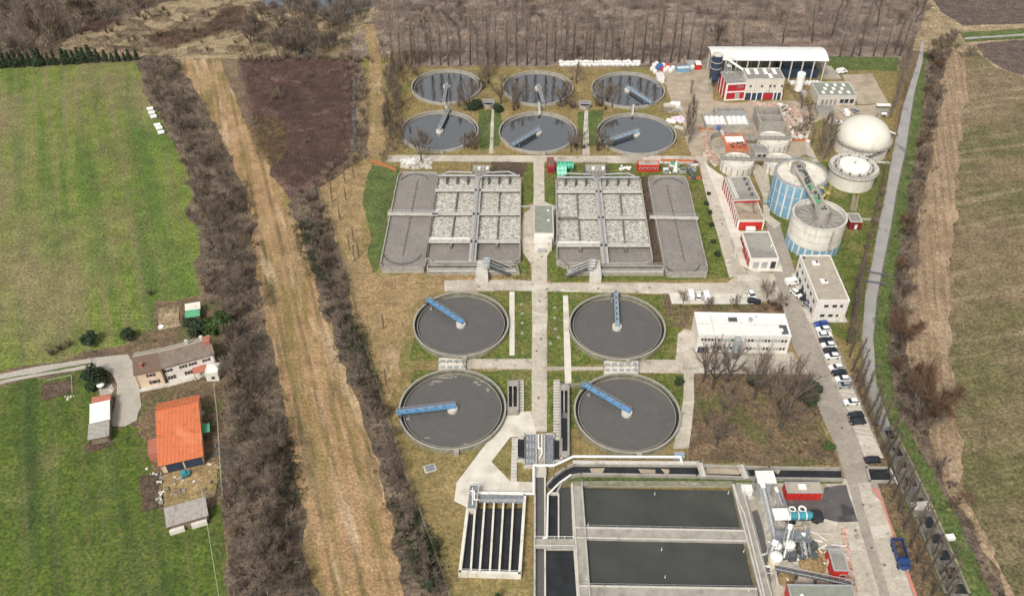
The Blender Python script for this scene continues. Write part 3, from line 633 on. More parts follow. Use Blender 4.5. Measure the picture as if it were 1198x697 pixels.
# side walkway slab of west concrete fence
mb = MB()
line = [(372, 222), (392, 270), (408, 330), (425, 400), (448, 470), (470, 540), (492, 600), (526, 697), (560, 800)]
for a, b in zip(line[:-1], line[1:]):
    A, B = P(*a), P(*b); mb.rail(A, B, 0, 1.7, .05, 3.0)
    mb.beam(A, B, .18, 0, .35)
tag(mb.build('boundary_fence', MOSS), 'thin boundary fence between the plant and the brushy ditch', 'fence')
# ============================================================ SETTLING TANKS
def xy(v): return (v.x, v.y)
def clarifier(l, r, t, b, h, rim, label, group, water, bm, near=True, cen=None, gap=None):
    yc = (P((l + r) / 2, t, h).y + P((l + r) / 2, b, h).y) / 2
    ry = (P((l + r) / 2, t, h).y - P((l + r) / 2, b, h).y) / 2
    # centre x at that depth
    tt = yc; den = None
    # scale at depth yc
    zc = yc * CT + (HC - h) * ST
    rx = (r - l) / 2 * zc / FPX
    Rr = (rx + ry) / 2
    c = Vector((((l + r) / 2 - 599) * zc / FPX, yc, 0))
    T = thing('settling_tank', label, 'settling tank', c, group)
    m = MB(); m.ring(c, Rr - .45, Rr, 0, h, 128); m.ring(c, Rr - 1.35, Rr - 1.2, 0, h - .45, 128)
    m.build('wall', MOSS if near else CONC, T)
    m = MB(); m.ring(c, Rr - .47, Rr + .03, h, h + .10, 128); m.build('rim', CONC, T)
    m = MB(); m.disc(c, Rr - 1.15, h - (1.1 if near else .9), 128); m.build('water', water, T)
    m = MB(); m.ring(c, Rr - 1.3, Rr - .4, h - 1.2, h - .95, 128); m.build('launder', DARKW, T)
    if near:
        m = MB(); m.ring(c, Rr - 1.36, Rr - 1.24, h - .45, h - .38, 128); m.build('weir', CONC, T)
    m = MB(); m.ring(c, .6, 1.45, h - 1.5, h - .1, 32); m.build('feed_well', CONCL, T)
    m = MB(); m.tube((c.x, c.y, h - 1.2), (c.x, c.y, h + .55), .6, 20); m.build('centre_pier', CONCL, T)
    rp = P(rim[0], rim[1], h) - c; rp.z = 0; d = rp.normalized(); n = Vector((-d.y, d.x, 0))
    L = Rr + .5; z0 = h + .35
    m = MB(); w = 1.0
    a0 = c - d * .9; a1 = c + d * L
    for s in (-1, 1):
        m.beam(a0 + n * s * w / 2, a1 + n * s * w / 2, .26, z0, z0 + .6)
    m.beam(a0, a1, w - .31, z0 + .1, z0 + .35)
    B = m.build('bridge', bm, T)
    m = MB()
    k = int(L / 2.2)
    for i in range(k):
        p = c + d * (1.2 + (L - 2.5) * i / (k - 1)); m.beam(p + d * .55, p + d * 1.2, .45, z0 + .352, z0 + .5)
    m.build('deck_grating', STEELD, B)
    m = MB()
    for s in (-1, 1): m.rail(a0 + n * s * (w / 2), a1 + n * s * (w / 2), z0 + .6, .9, .03)
    m.build('railing', STEEL, B)
    m = MB(); m.beam(c + d * (L - 1.0) - n * 1.4, c + d * (L - 1.0) + n * 1.4, .8, h + .12, z0 + .1)
    m.build('end_carriage', STEELD, B)
    m = MB()
    for s in (-1, 1): 
        p = c + d * (Rr - .2) + n * s * 1.4; m.tube(p + Vector((0, 0, h + .32)) - n * .12, p + Vector((0, 0, h + .32)) + n * .12, .22, 12)
    m.build('wheel', RUBBER, B)
    m = MB(); p = c + d * (Rr - 2.8) + n * 1.2
    m.tube(p + Vector((0, 0, h - 1.3)), p + Vector((0, 0, z0)), .1, 6); m.beam(p, p + d * .9, .4, h - 1.15, h - .9)
    p = c + d * (Rr - 2.8) - n * 1.2; m.tube(p + Vector((0, 0, h - 1.3)), p + Vector((0, 0, z0)), .1, 6)
    m.build('scum_arm', STEEL, B)
    m = MB(); m.beam(c + d * 1.6, c + d * (Rr - 2.2), .5, h - (1.08 if near else .88), z0 - .05); m.build('bridge_shadow_plate', STEELD, T)  # dark plate added below the bridge in place of its shadow
    # outer ladder / outlet box
    m = MB(); a = -math.pi / 2 + .12; p = c + Vector((math.cos(a), math.sin(a), 0)) * (Rr + .35); m.box(p, 1.3, .9, 0, h + .25, 0); m.build('outlet_box', CONC, T)
    return T, c, Rr
G1 = 'near settling tanks'; G2 = 'far settling tanks'
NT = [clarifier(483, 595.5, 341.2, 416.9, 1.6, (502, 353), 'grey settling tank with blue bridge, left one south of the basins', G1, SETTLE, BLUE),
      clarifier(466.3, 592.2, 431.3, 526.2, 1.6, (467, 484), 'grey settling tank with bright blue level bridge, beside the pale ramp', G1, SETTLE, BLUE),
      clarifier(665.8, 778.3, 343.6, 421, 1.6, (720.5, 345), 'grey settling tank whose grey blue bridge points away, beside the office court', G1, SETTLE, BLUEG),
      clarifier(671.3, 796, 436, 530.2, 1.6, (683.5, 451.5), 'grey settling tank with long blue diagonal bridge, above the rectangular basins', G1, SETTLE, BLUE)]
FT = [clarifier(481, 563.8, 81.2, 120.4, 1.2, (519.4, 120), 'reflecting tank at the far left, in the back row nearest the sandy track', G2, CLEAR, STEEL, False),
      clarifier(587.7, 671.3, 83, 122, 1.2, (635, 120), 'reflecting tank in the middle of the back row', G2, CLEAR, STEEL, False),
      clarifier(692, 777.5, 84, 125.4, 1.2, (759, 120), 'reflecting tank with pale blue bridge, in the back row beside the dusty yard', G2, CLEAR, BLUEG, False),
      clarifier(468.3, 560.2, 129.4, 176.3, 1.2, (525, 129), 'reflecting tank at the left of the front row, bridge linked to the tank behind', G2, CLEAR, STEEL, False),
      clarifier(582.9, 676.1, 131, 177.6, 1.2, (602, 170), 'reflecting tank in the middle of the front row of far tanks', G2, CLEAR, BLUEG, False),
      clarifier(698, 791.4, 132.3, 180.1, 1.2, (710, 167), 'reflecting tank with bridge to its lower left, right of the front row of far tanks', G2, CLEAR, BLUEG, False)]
# footbridges that link far tanks
for (a, b, lb) in (((519, 119.5), (524, 130), 'left short footbridge between two far tanks'), ((630.5, 121), (631, 132), 'middle short footbridge between two far tanks'), ((741, 124), (740, 133), 'right short footbridge between two far tanks')):
    T = thing('footbridge', lb, 'footbridge', P(*a)); A, B = P(*a, 1.6), P(*b, 1.6)
    m = MB(); m.beam(A, B, 1.0, 1.45, 1.6, 1.0); m.build('deck', CONCL, T)
    n = Vector((.5, 0)); m = MB(); m.rail(A.to_2d() - n, B.to_2d() - n, 1.6); m.rail(A.to_2d() + n, B.to_2d() + n, 1.6); m.build('railing', STEEL, T)
for (x, y, lb) in ((571.5, 124, 'small round valve chamber between the two left far tanks'), (684, 125.5, 'small round valve chamber between the two right far tanks')):
    c = P(x, y); T = thing('valve_chamber', lb, 'chamber', c)
    m = MB(); m.ring(c, 2.1, 2.5, 0, 1.6, 32); m.build('wall', CONC, T)
    m = MB(); m.disc(c, 2.15, .9, 32); m.build('water', DARKW, T)
    m = MB(); m.beam(c + Vector((-2.6, 0, 0)), c + Vector((2.6, 0, 0)), .9, 1.62, 1.8); m.build('deck', STEEL, T)
    m = MB(); [m.rail((c.x - 2.6, c.y + s), (c.x + 2.6, c.y + s), 1.8, 1.0, .05, 1.3) for s in (-.45, .45)]; m.build('railing', STEEL, T)

# ============================================================ AERATION BASINS
HW = 2.3
def basin(name, label, outer, cells, walls, decks, pipes=(), lw=.38, hw=HW, cat='basin', wallm=CONC, deckm=CONCL):
    """outer: closed px line at rim; cells: (px polygon, material, level); walls: (a, b, w); decks: (a, b, w)"""
    T = thing(name, label, cat, P(*outer[0]))
    m = MB(); q = [P(x, y, hw) for x, y in outer]
    for i in range(len(q)): m.beam(q[i], q[(i + 1) % len(q)], lw, 0, hw, lw * .35)
    m.build('wall', wallm, T)
    for pts, mt, lv in cells:
        k = [P(x, y, hw) for x, y in pts]
        m = MB(); V = [Vector((p.x, p.y, lv)) for p in k]
        # ensure upward face
        ar = sum(V[i].x * V[(i + 1) % len(V)].y - V[(i + 1) % len(V)].x * V[i].y for i in range(len(V)))
        if ar < 0: V = V[::-1]
        m.quad(*V); m.build('foam' if mt is FOAM else 'water', mt, T)
    if walls:
        m = MB()
        for a, b, w in walls: m.beam(P(*a, hw), P(*b, hw), w, 0, hw - .05)
        m.build('dividing_wall', CONCD, T)  # darker concrete tone paints in the shade below the walkways
    for a, b, w in decks:
        A, B = P(*a, hw + .3), P(*b, hw + .3)
        m = MB(); m.beam(A, B, w, hw + .02, hw + .3)
        D = m.build('walkway', deckm, T)
        m = MB(); d = (B - A).normalized(); n = Vector((-d.y, d.x)) * (w / 2 - .06)
        m.rail(A.to_2d() + n, B.to_2d() + n, hw + .3); m.rail(A.to_2d() - n, B.to_2d() - n, hw + .3); m.build('railing', STEEL, D)
    for pts, r, nm, mt in pipes:
        m = MB(); m.path([P(x, y, hw + z) + Vector((0, 0, 0)) for x, y, z in pts], r); m.build(nm, mt, T)
    return T
def lerp(a, b, t): return (a[0] + (b[0] - a[0]) * t, a[1] + (b[1] - a[1]) * t)
# left block: lagoon
def rounded(tl, tr, br, bl, cut=.12):
    return [lerp(tl, bl, cut), lerp(tl, bl, cut * .35), (tl[0] + (tr[0] - tl[0]) * .06, tl[1] - 0.2), (tl[0] + (tr[0] - tl[0]) * .16, tl[1] - .6), (tr[0] - (tr[0] - tl[0]) * .16, tr[1] - .6), (tr[0] - (tr[0] - tl[0]) * .06, tr[1] - .2), lerp(tr, br, cut * .35), lerp(tr, br, cut), lerp(br, tr, .04), (br[0] - 2, br[1]), (bl[0] + 3, bl[1]), lerp(bl, tl, .05)]
def lagoon(label, tl, tr, br, bl, line, arcs, deck):
    o = rounded(tl, tr, br, bl)
    T = basin('sludge_lagoon', label, o, [(o, SLUDGE, HW - .75)], [], deck, cat='lagoon')
    m = MB(); A, B = P(*line[0], HW), P(*line[1], HW); m.beam(A, B, .25, 1.5, HW - .55)
    for i in range(18):
        p = A.lerp(B, i / 17); m.box(p, .5, .5, 1.6, HW - .35)
    m.build('centre_baffle', CONCD, T)
    for (cx, cy, rad, a0, a1) in arcs:
        m = MB(); m.arc(P(cx, cy, HW), rad, a0, a1, .28, 1.4, HW - .5, 24); m.build('curved_baffle', STEELD, T)
    return T
lagoon('sludge lagoon left of the left foam basins', (466.5, 201.5), (513, 201.5), (497, 312.5), (444, 312.5), ((488.5, 210), (471, 297)),
       [(485, 211.5, 5.2, R(25), R(165)), (471.5, 293, 6.2, R(195), R(345))], [((453.7, 250), (512, 250.5), 1.3)])
lagoon('sludge lagoon right of the right foam basins', (758, 206), (803, 206), (829, 318), (779, 318), ((780.5, 216), (801, 303)),
       [(783, 217, 5.6, R(20), R(165)), (797, 304, 6.0, R(195), R(345))], [((760, 253.8), (817, 255), 1.4)])
def cx(top, bot, y): return top[0] + (bot[0] - top[0]) * (y - top[1]) / (bot[1] - top[1])
def aer(label, tl, tr, bl, br, mt, mb_, dL, dR, rows, chop):
    X = lambda k, y: {'l': cx(tl, bl, y), 'r': cx(tr, br, y), 'm': cx(mt, mb_, y), 'a': cx(dL[0], dL[1], y), 'b': cx(dR[0], dR[1], y)}[k]
    y0, y1, y2, y3, y4 = rows
    cells = []
    for (ya, yb, hasd) in ((y0, y1, False), (y1, y2, True), (y2, y3, True)):
        for a, b in ((('l', 'm'), ('m', 'r'))):
            cells.append(([(X(a, ya), ya), (X(b, ya), ya), (X(b, yb), yb), (X(a, yb), yb)], FOAM, HW - 1.1))
    cells.append(([(X('l', y3), y3), (X('r', y3), y3), (X('r', y4), y4 - 4), (X('r', y4) - 9, y4), (X('l', y4) + 9, y4), (X('l', y4), y4 - 4)], SLUDGE, HW - 1.2))
    outer = [(X('l', y0), y0), (X('r', y0), y0), (X('r', y4), y4 - 4), (X('r', y4) - 9, y4), (X('l', y4) + 9, y4), (X('l', y4), y4 - 4)]
    walls = [((X('m', y0), y0), (X('m', y4), y4), 1.2)]
    for yy in (y1, y2, y3): walls.append(((X('l', yy), yy), (X('r', yy), yy), .6))
    for k in 'ab':
        walls.append(((X(k, y1), y1), (X(k, y3), y3), .35))
        walls.append(((X(k, y3), y3), (X(k, y3 + 6), y3 + 6), .9))
    decks = [((X('l', y1), y1), (X('r', y1), y1), 1.35), ((X(chop, y2), y2), (X('r', y2), y2), 1.2), ((X('l', y3), y3), (X('r', y3), y3), 1.5),
             ((X('m', y0) - 2.2, y0), (X('m', y4) - 2.6, y4), .9), ((X('m', y0) + 2.2, y0), (X('m', y4) + 2.6, y4), .9)]
    T = basin('aeration_basin', label, outer, cells, walls, decks, pipes=[([(X('m', y0), y0, .6), (X('m', y4), y4, .6)], .38, 'air_pipe', STEEL),
        ([(X('l', y3) + 1, y3 - 3, .9), (X('m', y3) - 3, y3 - 3, .9)], .22, 'air_pipe', WHITE)])
    m = MB()   # inlet baffles in the first row
    for a, b in (('l', 'm'), ('m', 'r')):
        for i in (1, 2, 3):
            xx = X(a, y0) + (X(b, y0) - X(a, y0)) * i / 4 - 1
            m = MB(); m.beam(P(xx, y0, HW), P(xx - .3, y0 + 6, HW), .55, 1.2, HW + .5); m.build('inlet_baffle', STEELD, T)
    m = MB()
    m.path([P(X('l', y0) + 1, y0 - 1.5, HW + 1.1), P(X('m', y0) - 5, y0 - 1.5, HW + 1.1), P(X('m', y0), y0 + 2, HW + 1.1)], .35)
    m.path([P(X('r', y0) - 1, y0 - 1.5, HW + 1.1), P(X('m', y0) + 5, y0 - 1.5, HW + 1.1), P(X('m', y0), y0 + 2, HW + 1.1)], .35)
    m.path([P(X('l', y0) + 6, y0 - 2.5, HW + .2), P(X('l', y0) + 14, y0 - 6, HW + .8), P(X('m', y0) - 8, y0 - 5, HW + .8)], .3)
    m.path([P(X('r', y0) - 6, y0 - 2.5, HW + .2), P(X('r', y0) - 14, y0 - 6, HW + .8), P(X('m', y0) + 8, y0 - 5, HW + .8)], .3)
    m.build('header_pipe', STEEL, T)
    return T
aer('pair of foaming aeration basins left of the main road', (511.5, 207), (609.3, 207), (498.5, 304), (608.2, 304), (560.5, 207), (552.5, 304), ((535.5, 222), (528, 280)), ((584.5, 222), (581.5, 280)), (207, 222.3, 250, 282, 305), 'l')
aer('pair of foaming aeration basins right of the main road', (650.5, 208.5), (749, 209.5), (651.8, 307), (763.5, 307), (698.5, 208), (708, 307), ((674.8, 224), (678.3, 283)), ((725.3, 225), (731.3, 284)), (209, 224, 254.3, 286.5, 307.5), 'a')
# outlet channels with screw pumps, south of each block
def pumpchannel(label, x0, x1, y0, y1, scr, hub, flip):
    T = thing('screw_pump_station', label, 'pump station', P(x0, y1))
    q = [P(x0, y0, 1.7), P(x1, y0, 1.7), P(x1 + (3 if not flip else 0), y1, 1.7), P(x0, y1, 1.7)]
    m = MB()
    for i in range(4): m.beam(q[i], q[(i + 1) % 4], .4, 0, 1.7, .2)
    ym = (y0 + y1) / 2
    m.beam(P(x0, ym, 1.7), P(x1, ym, 1.7), .3, 0, 1.6)
    m.build('wall', CONC, T)
    m = MB(); m.prism([Vector((p.x, p.y)) for p in q[::-1]][::-1], 0.1, 1.0); m.build('water', DARKW, T)
    m = MB(); m.beam(P(x0, y1, 1.9), P(x1, y1, 1.9), .9, 1.72, 1.9); D = m.build('walkway', CONCL, T)
    m = MB(); m.rail(P(x0, y1 + 1, 1.9), P(x1, y1 + 1, 1.9), 1.9); m.rail(P(x0, y0, 1.9), P(x1, y0, 1.9), 1.7); m.build('railing', STEEL, D)
    m = MB(); m.prism([P(*hub[0], 3.4).to_2d(), P(*hub[1], 3.4).to_2d(), P(*hub[2], 3.4).to_2d(), P(*hub[3], 3.4).to_2d()], 0, 2.9); m.build('motor_house', CONCL, T)
    for k in range(3):
        o = k * 3.3
        a = P(scr[0][0] - (o * .2), scr[0][1] + o, 4.3); b = P(scr[1][0] - (o * .2), scr[1][1] + o, .9)
        m = MB(); m.tube(a, b, .3, 8)
        d = (b - a).normalized()
        for i in range(16):
            p = a.lerp(b, (i + .5) / 16); m.tube(p - d * .05, p + d * .05, .62, 10)
        m.build('screw', STEELD, T)
        m = MB(); off = Vector((0, .95, 0)); m.tube(a + off, b + off, .2, 6); m.build('trough_edge', CONCL, T)
        m = MB(); m.box(a, 1.6, 1.1, 3.4, 4.9); m.tube(a + Vector((0, 0, .3)), a + Vector((-1.4 if b.x > a.x else 1.4, 0, .5)), .45, 10); m.build('motor', STEEL, T)
    return T
pumpchannel('screw pump station below the left foam basins', 500, 604, 309, 316.5, ((571, 304), (598, 315)), ((556, 322), (571, 322), (569, 303), (559, 303)), False)
pumpchannel('screw pump station below the right foam basins', 664, 776, 310, 317.5, ((692, 306), (664, 317)), ((690, 321), (704, 321), (702, 303), (690, 303)), True)
T = thing('inlet_tower', 'steel distribution tower north of the left foam basins', 'tower', P(562, 203))
def valveframe(T, x0, y0, x1, y1, h):
    A, B = P(x0, y1, h), P(x1, y0, h)
    m = MB(); cxm = (A.x + B.x) / 2; cym = (A.y + B.y) / 2; sx, sy = abs(B.x - A.x), abs(B.y - A.y)
    m.box((cxm, cym), sx, sy, 0, h - .9); m.build('tank', CONC, T)
    for i in range(4):
        m = MB(); m.tube((A.x + sx * (i + .5) / 4, cym, h - .9), (A.x + sx * (i + .5) / 4, cym, h - .2), sx / 11, 12); m.build('valve', WHITE if i % 2 else STEEL, T)
    m = MB()
    for yy in (A.y, B.y): m.rail((A.x - .6, yy), (B.x + .6, yy), h - .9, 1.3, .07, 1.2)
    m.rail((A.x - .6, A.y), (A.x - .6, B.y), h - .9, 1.3, .07, 1.2); m.rail((B.x + .6, A.y), (B.x + .6, B.y), h - .9, 1.3, .07, 1.2); m.build('frame', STEELD, T)
valveframe(T, 553, 191, 573, 200, 3.5)
T = thing('inlet_tower', 'steel distribution tower north of the right foam basins', 'tower', P(697, 203))
valveframe(T, 686, 190, 708, 201, 3.5)

# ============================================================ RECTANGULAR BASINS AT THE BOTTOM
hb = 1.4
def pxring(T, nm, pts, w, z0, z1, m, closed=True, h=None):
    mb = MB(); q = [P(x, y, z1 if h is None else h) for x, y in pts]; n = len(q)
    for i in range(n if closed else n - 1): mb.beam(q[i], q[(i + 1) % n], w, z0, z1, w * .35)
    return mb.build(nm, m, T)
def pxfill(T, nm, pts, z, m, h=None, jitter=0):
    V = [P(x, y, hb if h is None else h) for x, y in pts]; V = [Vector((p.x, p.y, z)) for p in V]
    ar = sum(V[i].x * V[(i + 1) % len(V)].y - V[(i + 1) % len(V)].x * V[i].y for i in range(len(V)))
    if ar < 0: V = V[::-1]
    mb = MB(); mb.quad(*V); return mb.build(nm, m, T)
T = thing('sedimentation_basin', 'large rectangular sedimentation basins at the bottom, dark green water', 'basin', P(672, 697))
o = [(671, 564.5), (858, 564.5), (893, 705), (924, 830), (700, 830), (679, 705)]
pxring(T, 'wall', o, .7, 0, hb, CONC)
m = MB(); m.beam(P(671, 565, hb + .05), P(858, 565, hb + .05), 1.4, hb + .004, hb + .08); m.build('coping', MOSS, T)
pxfill(T, 'water', [(679.5, 568), (856.5, 571), (868, 622), (681, 619)], .5, BASINW)
pxfill(T, 'water', [(682.5, 628), (870, 631.5), (884, 690), (685, 687)], .5, BASINW)
pxfill(T, 'water', [(686, 696), (886, 699), (915, 828), (700, 828)], .5, BASINW)
hb0 = hb
for a, b, w in (((672, 622.5), (872, 626.5), 3.0), ((678, 691.5), (887, 695), 3.0), ((675, 564), (688, 760), 2.6), ((862, 566), (899, 705), 2.4)):
    hb += .013; A, B = P(*a, hb), P(*b, hb)
    m = MB(); m.beam(A, B, w, 0, hb - .08); D = m.build('walkway', CONC, T)
    m = MB(); d = (B - A).normalized(); n = Vector((-d.y, d.x)) * (w / 2 - .1)
    m.beam(A.to_2d() + n, B.to_2d() + n, .3, hb - .08, hb + .22); m.beam(A.to_2d() - n, B.to_2d() - n, .3, hb - .08, hb + .22); m.build('kerb', CONCL, D)
    m = MB(); m.rail(A.to_2d() + n * .98, B.to_2d() + n * .98, hb + .2, 1.0, .03, 2.5); m.build('railing', STEEL, D)
hb = hb0
m = MB()
for (x, y) in ((766, 578), (688, 614), (852, 577), (774, 643), (778, 675), (686, 677), (870, 645), (876, 690)):
    m.tube(P(x, y, .5), P(x, y, .5) + Vector((0, 0, 1.0)), .07, 6); m.ball(P(x, y, 1.4), .16, 8, 5)
m.build('level_probe', WHITE, T)
m = MB(); m.path([P(858, 566, 1.9), P(866, 590, 1.9), P(871, 600, 1.9), P(880, 636, 1.9), P(893, 690, 1.9), P(900, 720, 1.9)], .22); m.build('pipe', CONCL, T)
m = MB(); m.beam(P(868, 575, .5), P(905, 720, .5), 2.3, 0, .5); m.build('side_slab', CONC, T)
# channel lanes left of them
T = thing('inlet_channels', 'narrow dark inlet channels left of the large rectangular basins', 'channels', P(626, 697))
hc = 1.3
m = MB()
for a, b, w in (((626, 545), (625, 830), .4), ((637.5, 555), (638, 830), .4), ((653.5, 576), (653.5, 636), .35), ((669, 566), (672, 640), .5), ((672, 640), (686, 830), .5), ((638, 640), (672, 640), .4), ((641, 576), (654, 576), .35)):
    m.beam(P(*a, hc), P(*b, hc), w, 0, hc)
m.build('wall', CONCL, T)
pxfill(T, 'water', [(627, 556), (637, 556), (638, 829), (626, 829)], .47, SETTLE, hc)
pxfill(T, 'water', [(639, 577), (653, 577), (653, 632), (638.5, 632)], .45, DARKW, hc)
pxfill(T, 'water', [(654, 568), (668.5, 567), (671, 632), (654, 632)], .47, BASINW, hc)
pxfill(T, 'water', [(638.5, 641), (672, 641), (686, 829), (638.5, 829)], .45, DARKW, hc)
m = MB(); A, B = P(626, 635, hc + .3), P(672, 635.5, hc + .3); m.beam(A, B, 2.6, hc + .02, hc + .3); D = m.build('walkway', CONC, T)
m = MB(); n = Vector((0, 1.2)); m.rail(A.to_2d() + n, B.to_2d() + n, hc + .3, 1.1, .05); m.rail(A.to_2d() - n, B.to_2d() - n, hc + .3, 1.1, .05); m.build('railing', WHITE, D)
m = MB(); m.rail(P(626, 578, hc), P(625, 800, hc), hc, 1.1, .04, 2.0); m.build('railing', STEEL, T)
# curved inlet channel
T = thing('storm_channel', 'open concrete storm channel north of the rectangular basins', 'channel', P(700, 556))
top = [(640, 566), (648, 556), (662, 546), (672, 542), (815, 543), (900, 546), (985, 547)]
bot = [(652, 574), (658, 563), (668, 555.5), (680, 553.5), (815, 555.5), (900, 558.5), (986, 559.5)]
pxring(T, 'wall', top, .5, 0, 1.3, CONC, False); pxring(T, 'wall', bot, .5, 0, 1.3, CONC, False)
pxfill(T, 'water', top + bot[::-1], .4, DARKW, 1.3)
m = MB()
for (x0, x1) in ((690, 706), (748, 768), (774, 783), (825, 868), (905, 915)):
    q = [P(x0, 548.5, .35), P(x1, 548.5, .35), P(x1 - 2, 554, .35), P(x0 + 3, 554.5, .35)]
    m.prism([Vector((p.x + random.uniform(-.4, .4), p.y + random.uniform(-.3, .3))) for p in q][::-1], .38, .5)
m.build('silt_bank', GR['dirt'], T)
for (a, b) in (((818, 541), (823, 557)), ((866, 543), (873, 559))):
    m = MB(); m.beam(P(*a, 1.6), P(*b, 1.6), 1.5, 1.35, 1.6); D = m.build('slab_bridge', CONCL, T)
    m = MB(); A, B = P(*a, 1.6), P(*b, 1.6); [m.rail((A.x + s, A.y), (B.x + s, B.y), 1.6, 1.0, .04, 1.2) for s in (-.7, .7)]; m.build('railing', STEEL, D)
m = MB(); m.beam(P(670, 540, 1.5), P(818, 541, 1.5), 1.0, 1.32, 1.5); m.build('walkway', CONCL, T)
sheet('verge', [(662, 566), (672, 558), (700, 557.5), (985, 561), (985, 566), (700, 563.5)], GR['verge'], .15, label='green grass strip between channel and basins')
# white pipeline
T = thing('white_pipeline', 'long white pipeline stepping round the screw channels', 'pipeline', P(624, 577))
m = MB(); z = 1.9
m.path([P(553, 576, z), P(624.5, 577, z), P(624.5, 544, z), P(648.6, 544, z), P(671, 533.6, z), P(796, 534.2, z), P(798, 541, z)], .34, 10); m.build('pipe', WHITE, T)
m = MB()
for (x, y) in ((570, 576), (590, 576.5), (610, 577), (624.5, 560), (648, 544), (690, 533.8), (708, 533.8), (726, 533.9), (744, 533.9), (762, 534), (780, 534)):
    c = P(x, y, z - .4); m.box(c, .4, .4, 0, z - .35)
m.build('support', CONC, T)
T = thing('white_pipeline', 'white bent handrail pipe beside the dark inlet lane', 'pipeline', P(640, 628))
m = MB(); m.path([P(635, 629, 1.8), P(640, 628, 1.8), P(641, 578, 1.8), P(655, 564, 1.8), P(668, 555, 1.8)], .25, 8); m.build('pipe', WHITE, T)
m = MB(); [m.tube(P(x, y, 0), P(x, y, 1.8), .12, 6) for x, y in ((640, 620), (640.5, 600), (641, 582), (655, 565))]; m.build('support', CONC, T)
T = thing('control_box', 'grey slotted control box at the end of the white pipeline', 'control box', P(795, 534))
m = MB(); m.prism([P(789, 534, 2).to_2d(), P(801, 534.5, 2).to_2d(), P(801, 528, 2).to_2d(), P(789, 528, 2).to_2d()], 0, 2); m.build('body', STEEL, T)
m = MB(); [m.prism([P(789.5 + i * 2.3, 533.6, 2.05).to_2d(), P(791.2 + i * 2.3, 533.6, 2.05).to_2d(), P(791.2 + i * 2.3, 530.5, 2.05).to_2d(), P(789.5 + i * 2.3, 530.5, 2.05).to_2d()], 2.003, 2.06) for i in range(5)]; m.build('louvre', PANELB, T)
# screw / grit channels in the middle
T = thing('grit_channels', 'cluster of grated grit channels at the end of the main road', 'channels', P(615, 545))
m = MB(); hg = 1.2
def blk(nm, x0, x1, y0, y1, z1, mt, z0=0, dx=0):
    mb = MB(); mb.prism([P(x0, y1, z1).to_2d(), P(x1, y1, z1).to_2d(), P(x1 + dx, y0, z1).to_2d(), P(x0 + dx, y0, z1).to_2d()], z0, z1); return mb.build(nm, mt, T)
for (x0, x1, y0, y1) in ((605, 613.5, 511, 537), (613.5, 627.5, 507, 544), (637, 648, 507, 543), (648, 657, 512, 538)):
    pxring(T, 'wall', [(x0, y0), (x1, y0), (x1, y1), (x0, y1)], .35, 0, hg, CONCL)
pxfill(T, 'water', [(605.5, 511), (613, 511), (613, 537), (605.5, 537)], .5, DARKW, hg)
pxfill(T, 'water', [(648.5, 512), (656.5, 512), (656.5, 538), (648.5, 538)], .5, DARKW, hg)
pxfill(T, 'grating', [(614, 508), (627, 508), (627, 543), (614, 543)], hg - .15, GRATE, hg)
pxfill(T, 'grating', [(637.5, 508), (647.5, 508), (647.5, 542), (637.5, 542)], hg - .15, GRATE, hg)
blk('slab', 627.8, 636.7, 507, 543, .6, GR['road'])
m = MB(); m.path([P(630, 508, 1.4), P(630, 524, 1.4), P(634, 524, 1.4), P(634, 530, 1.4), P(631, 536, 1.4)], .25, 8); m.path([P(634, 508, 1.2), P(634, 524, 1.2)], .2, 8); m.build('pipe', WHITE, T)
m = MB(); [m.rail(P(x, 507.5, hg), P(x, 543.5, hg), hg, 1.0, .04, 1.6) for x in (613.6, 627.4, 637.2, 648)]; m.rail(P(605, 537, hg), P(628, 544, hg), hg, 1.0, .04, 1.6); m.build('railing', STEEL, T)
m = MB(); [m.box(P(617 + 3.5 * i, 512 + 9 * j, hg), .5, 1.1, hg - .14, hg + .15) for i in range(3) for j in range(4)]; m.build('hatch', STEEL, T)
blk('slab', 626, 638, 545, 556, .9, CONCL)
pxring(T, 'wall', [(627, 546), (638.5, 546), (638.5, 556), (627, 556)], .3, .9, 1.5, CONCL, True, 1.5)
# side channel blocks either side of the road
def sidechan(label, xs, ys, slab, lanes):
    T = thing('distribution_channel', label, 'channel', P(xs[0], ys[1]))
    h = 1.5
    pxring(T, 'wall', [(xs[0], ys[0]), (xs[1], ys[0]), (xs[1], ys[1]), (xs[0], ys[1])], .4, 0, h, CONC)
    pxfill(T, 'floor', [(xs[0], ys[0]), (xs[1], ys[0]), (xs[1], ys[1]), (xs[0], ys[1])], .46, CONCD, h)
    for (a, b, c, d) in lanes: pxfill(T, 'water', [(a, c), (b, c), (b, d), (a, d)], .5, DARKW, h)
    m = MB()
    for (a, b, c, d) in lanes: m.beam(P(b, c, h), P(b, d, h), .35, 0, h - .05)
    m.beam(P(xs[0], ys[0] + 3, h), P(xs[1], ys[0] + 3, h), 1.8, h - .3, h + .02); m.beam(P(xs[0], ys[1] - 3, h), P(xs[1], ys[1] - 3, h), 1.5, h - .3, h + .02)
    m.build('dividing_wall', CONC, T)
    m = MB(); a, b, c, d = slab; m.prism([P(a, d, .5).to_2d(), P(b, d, .5).to_2d(), P(b, c, .5).to_2d(), P(a, c, .5).to_2d()], 0, .5); m.build('slab', CONCL, T)
    m = MB()
    n = int((d - c) / 3.2)
    for i in range(n): m.beam(P(a, c + (i + .5) * (d - c) / n, .5), P(b, c + (i + .5) * (d - c) / n, .5), .18, .5, .56)
    m.build('joint', CONCD, T)
    m = MB(); m.rail(P(xs[0], ys[0], h), P(xs[0], ys[1], h), h, 1.0, .04, 1.8); m.rail(P(xs[1], ys[0], h), P(xs[1], ys[1], h), h, 1.0, .04, 1.8); m.build('railing', STEEL, T)
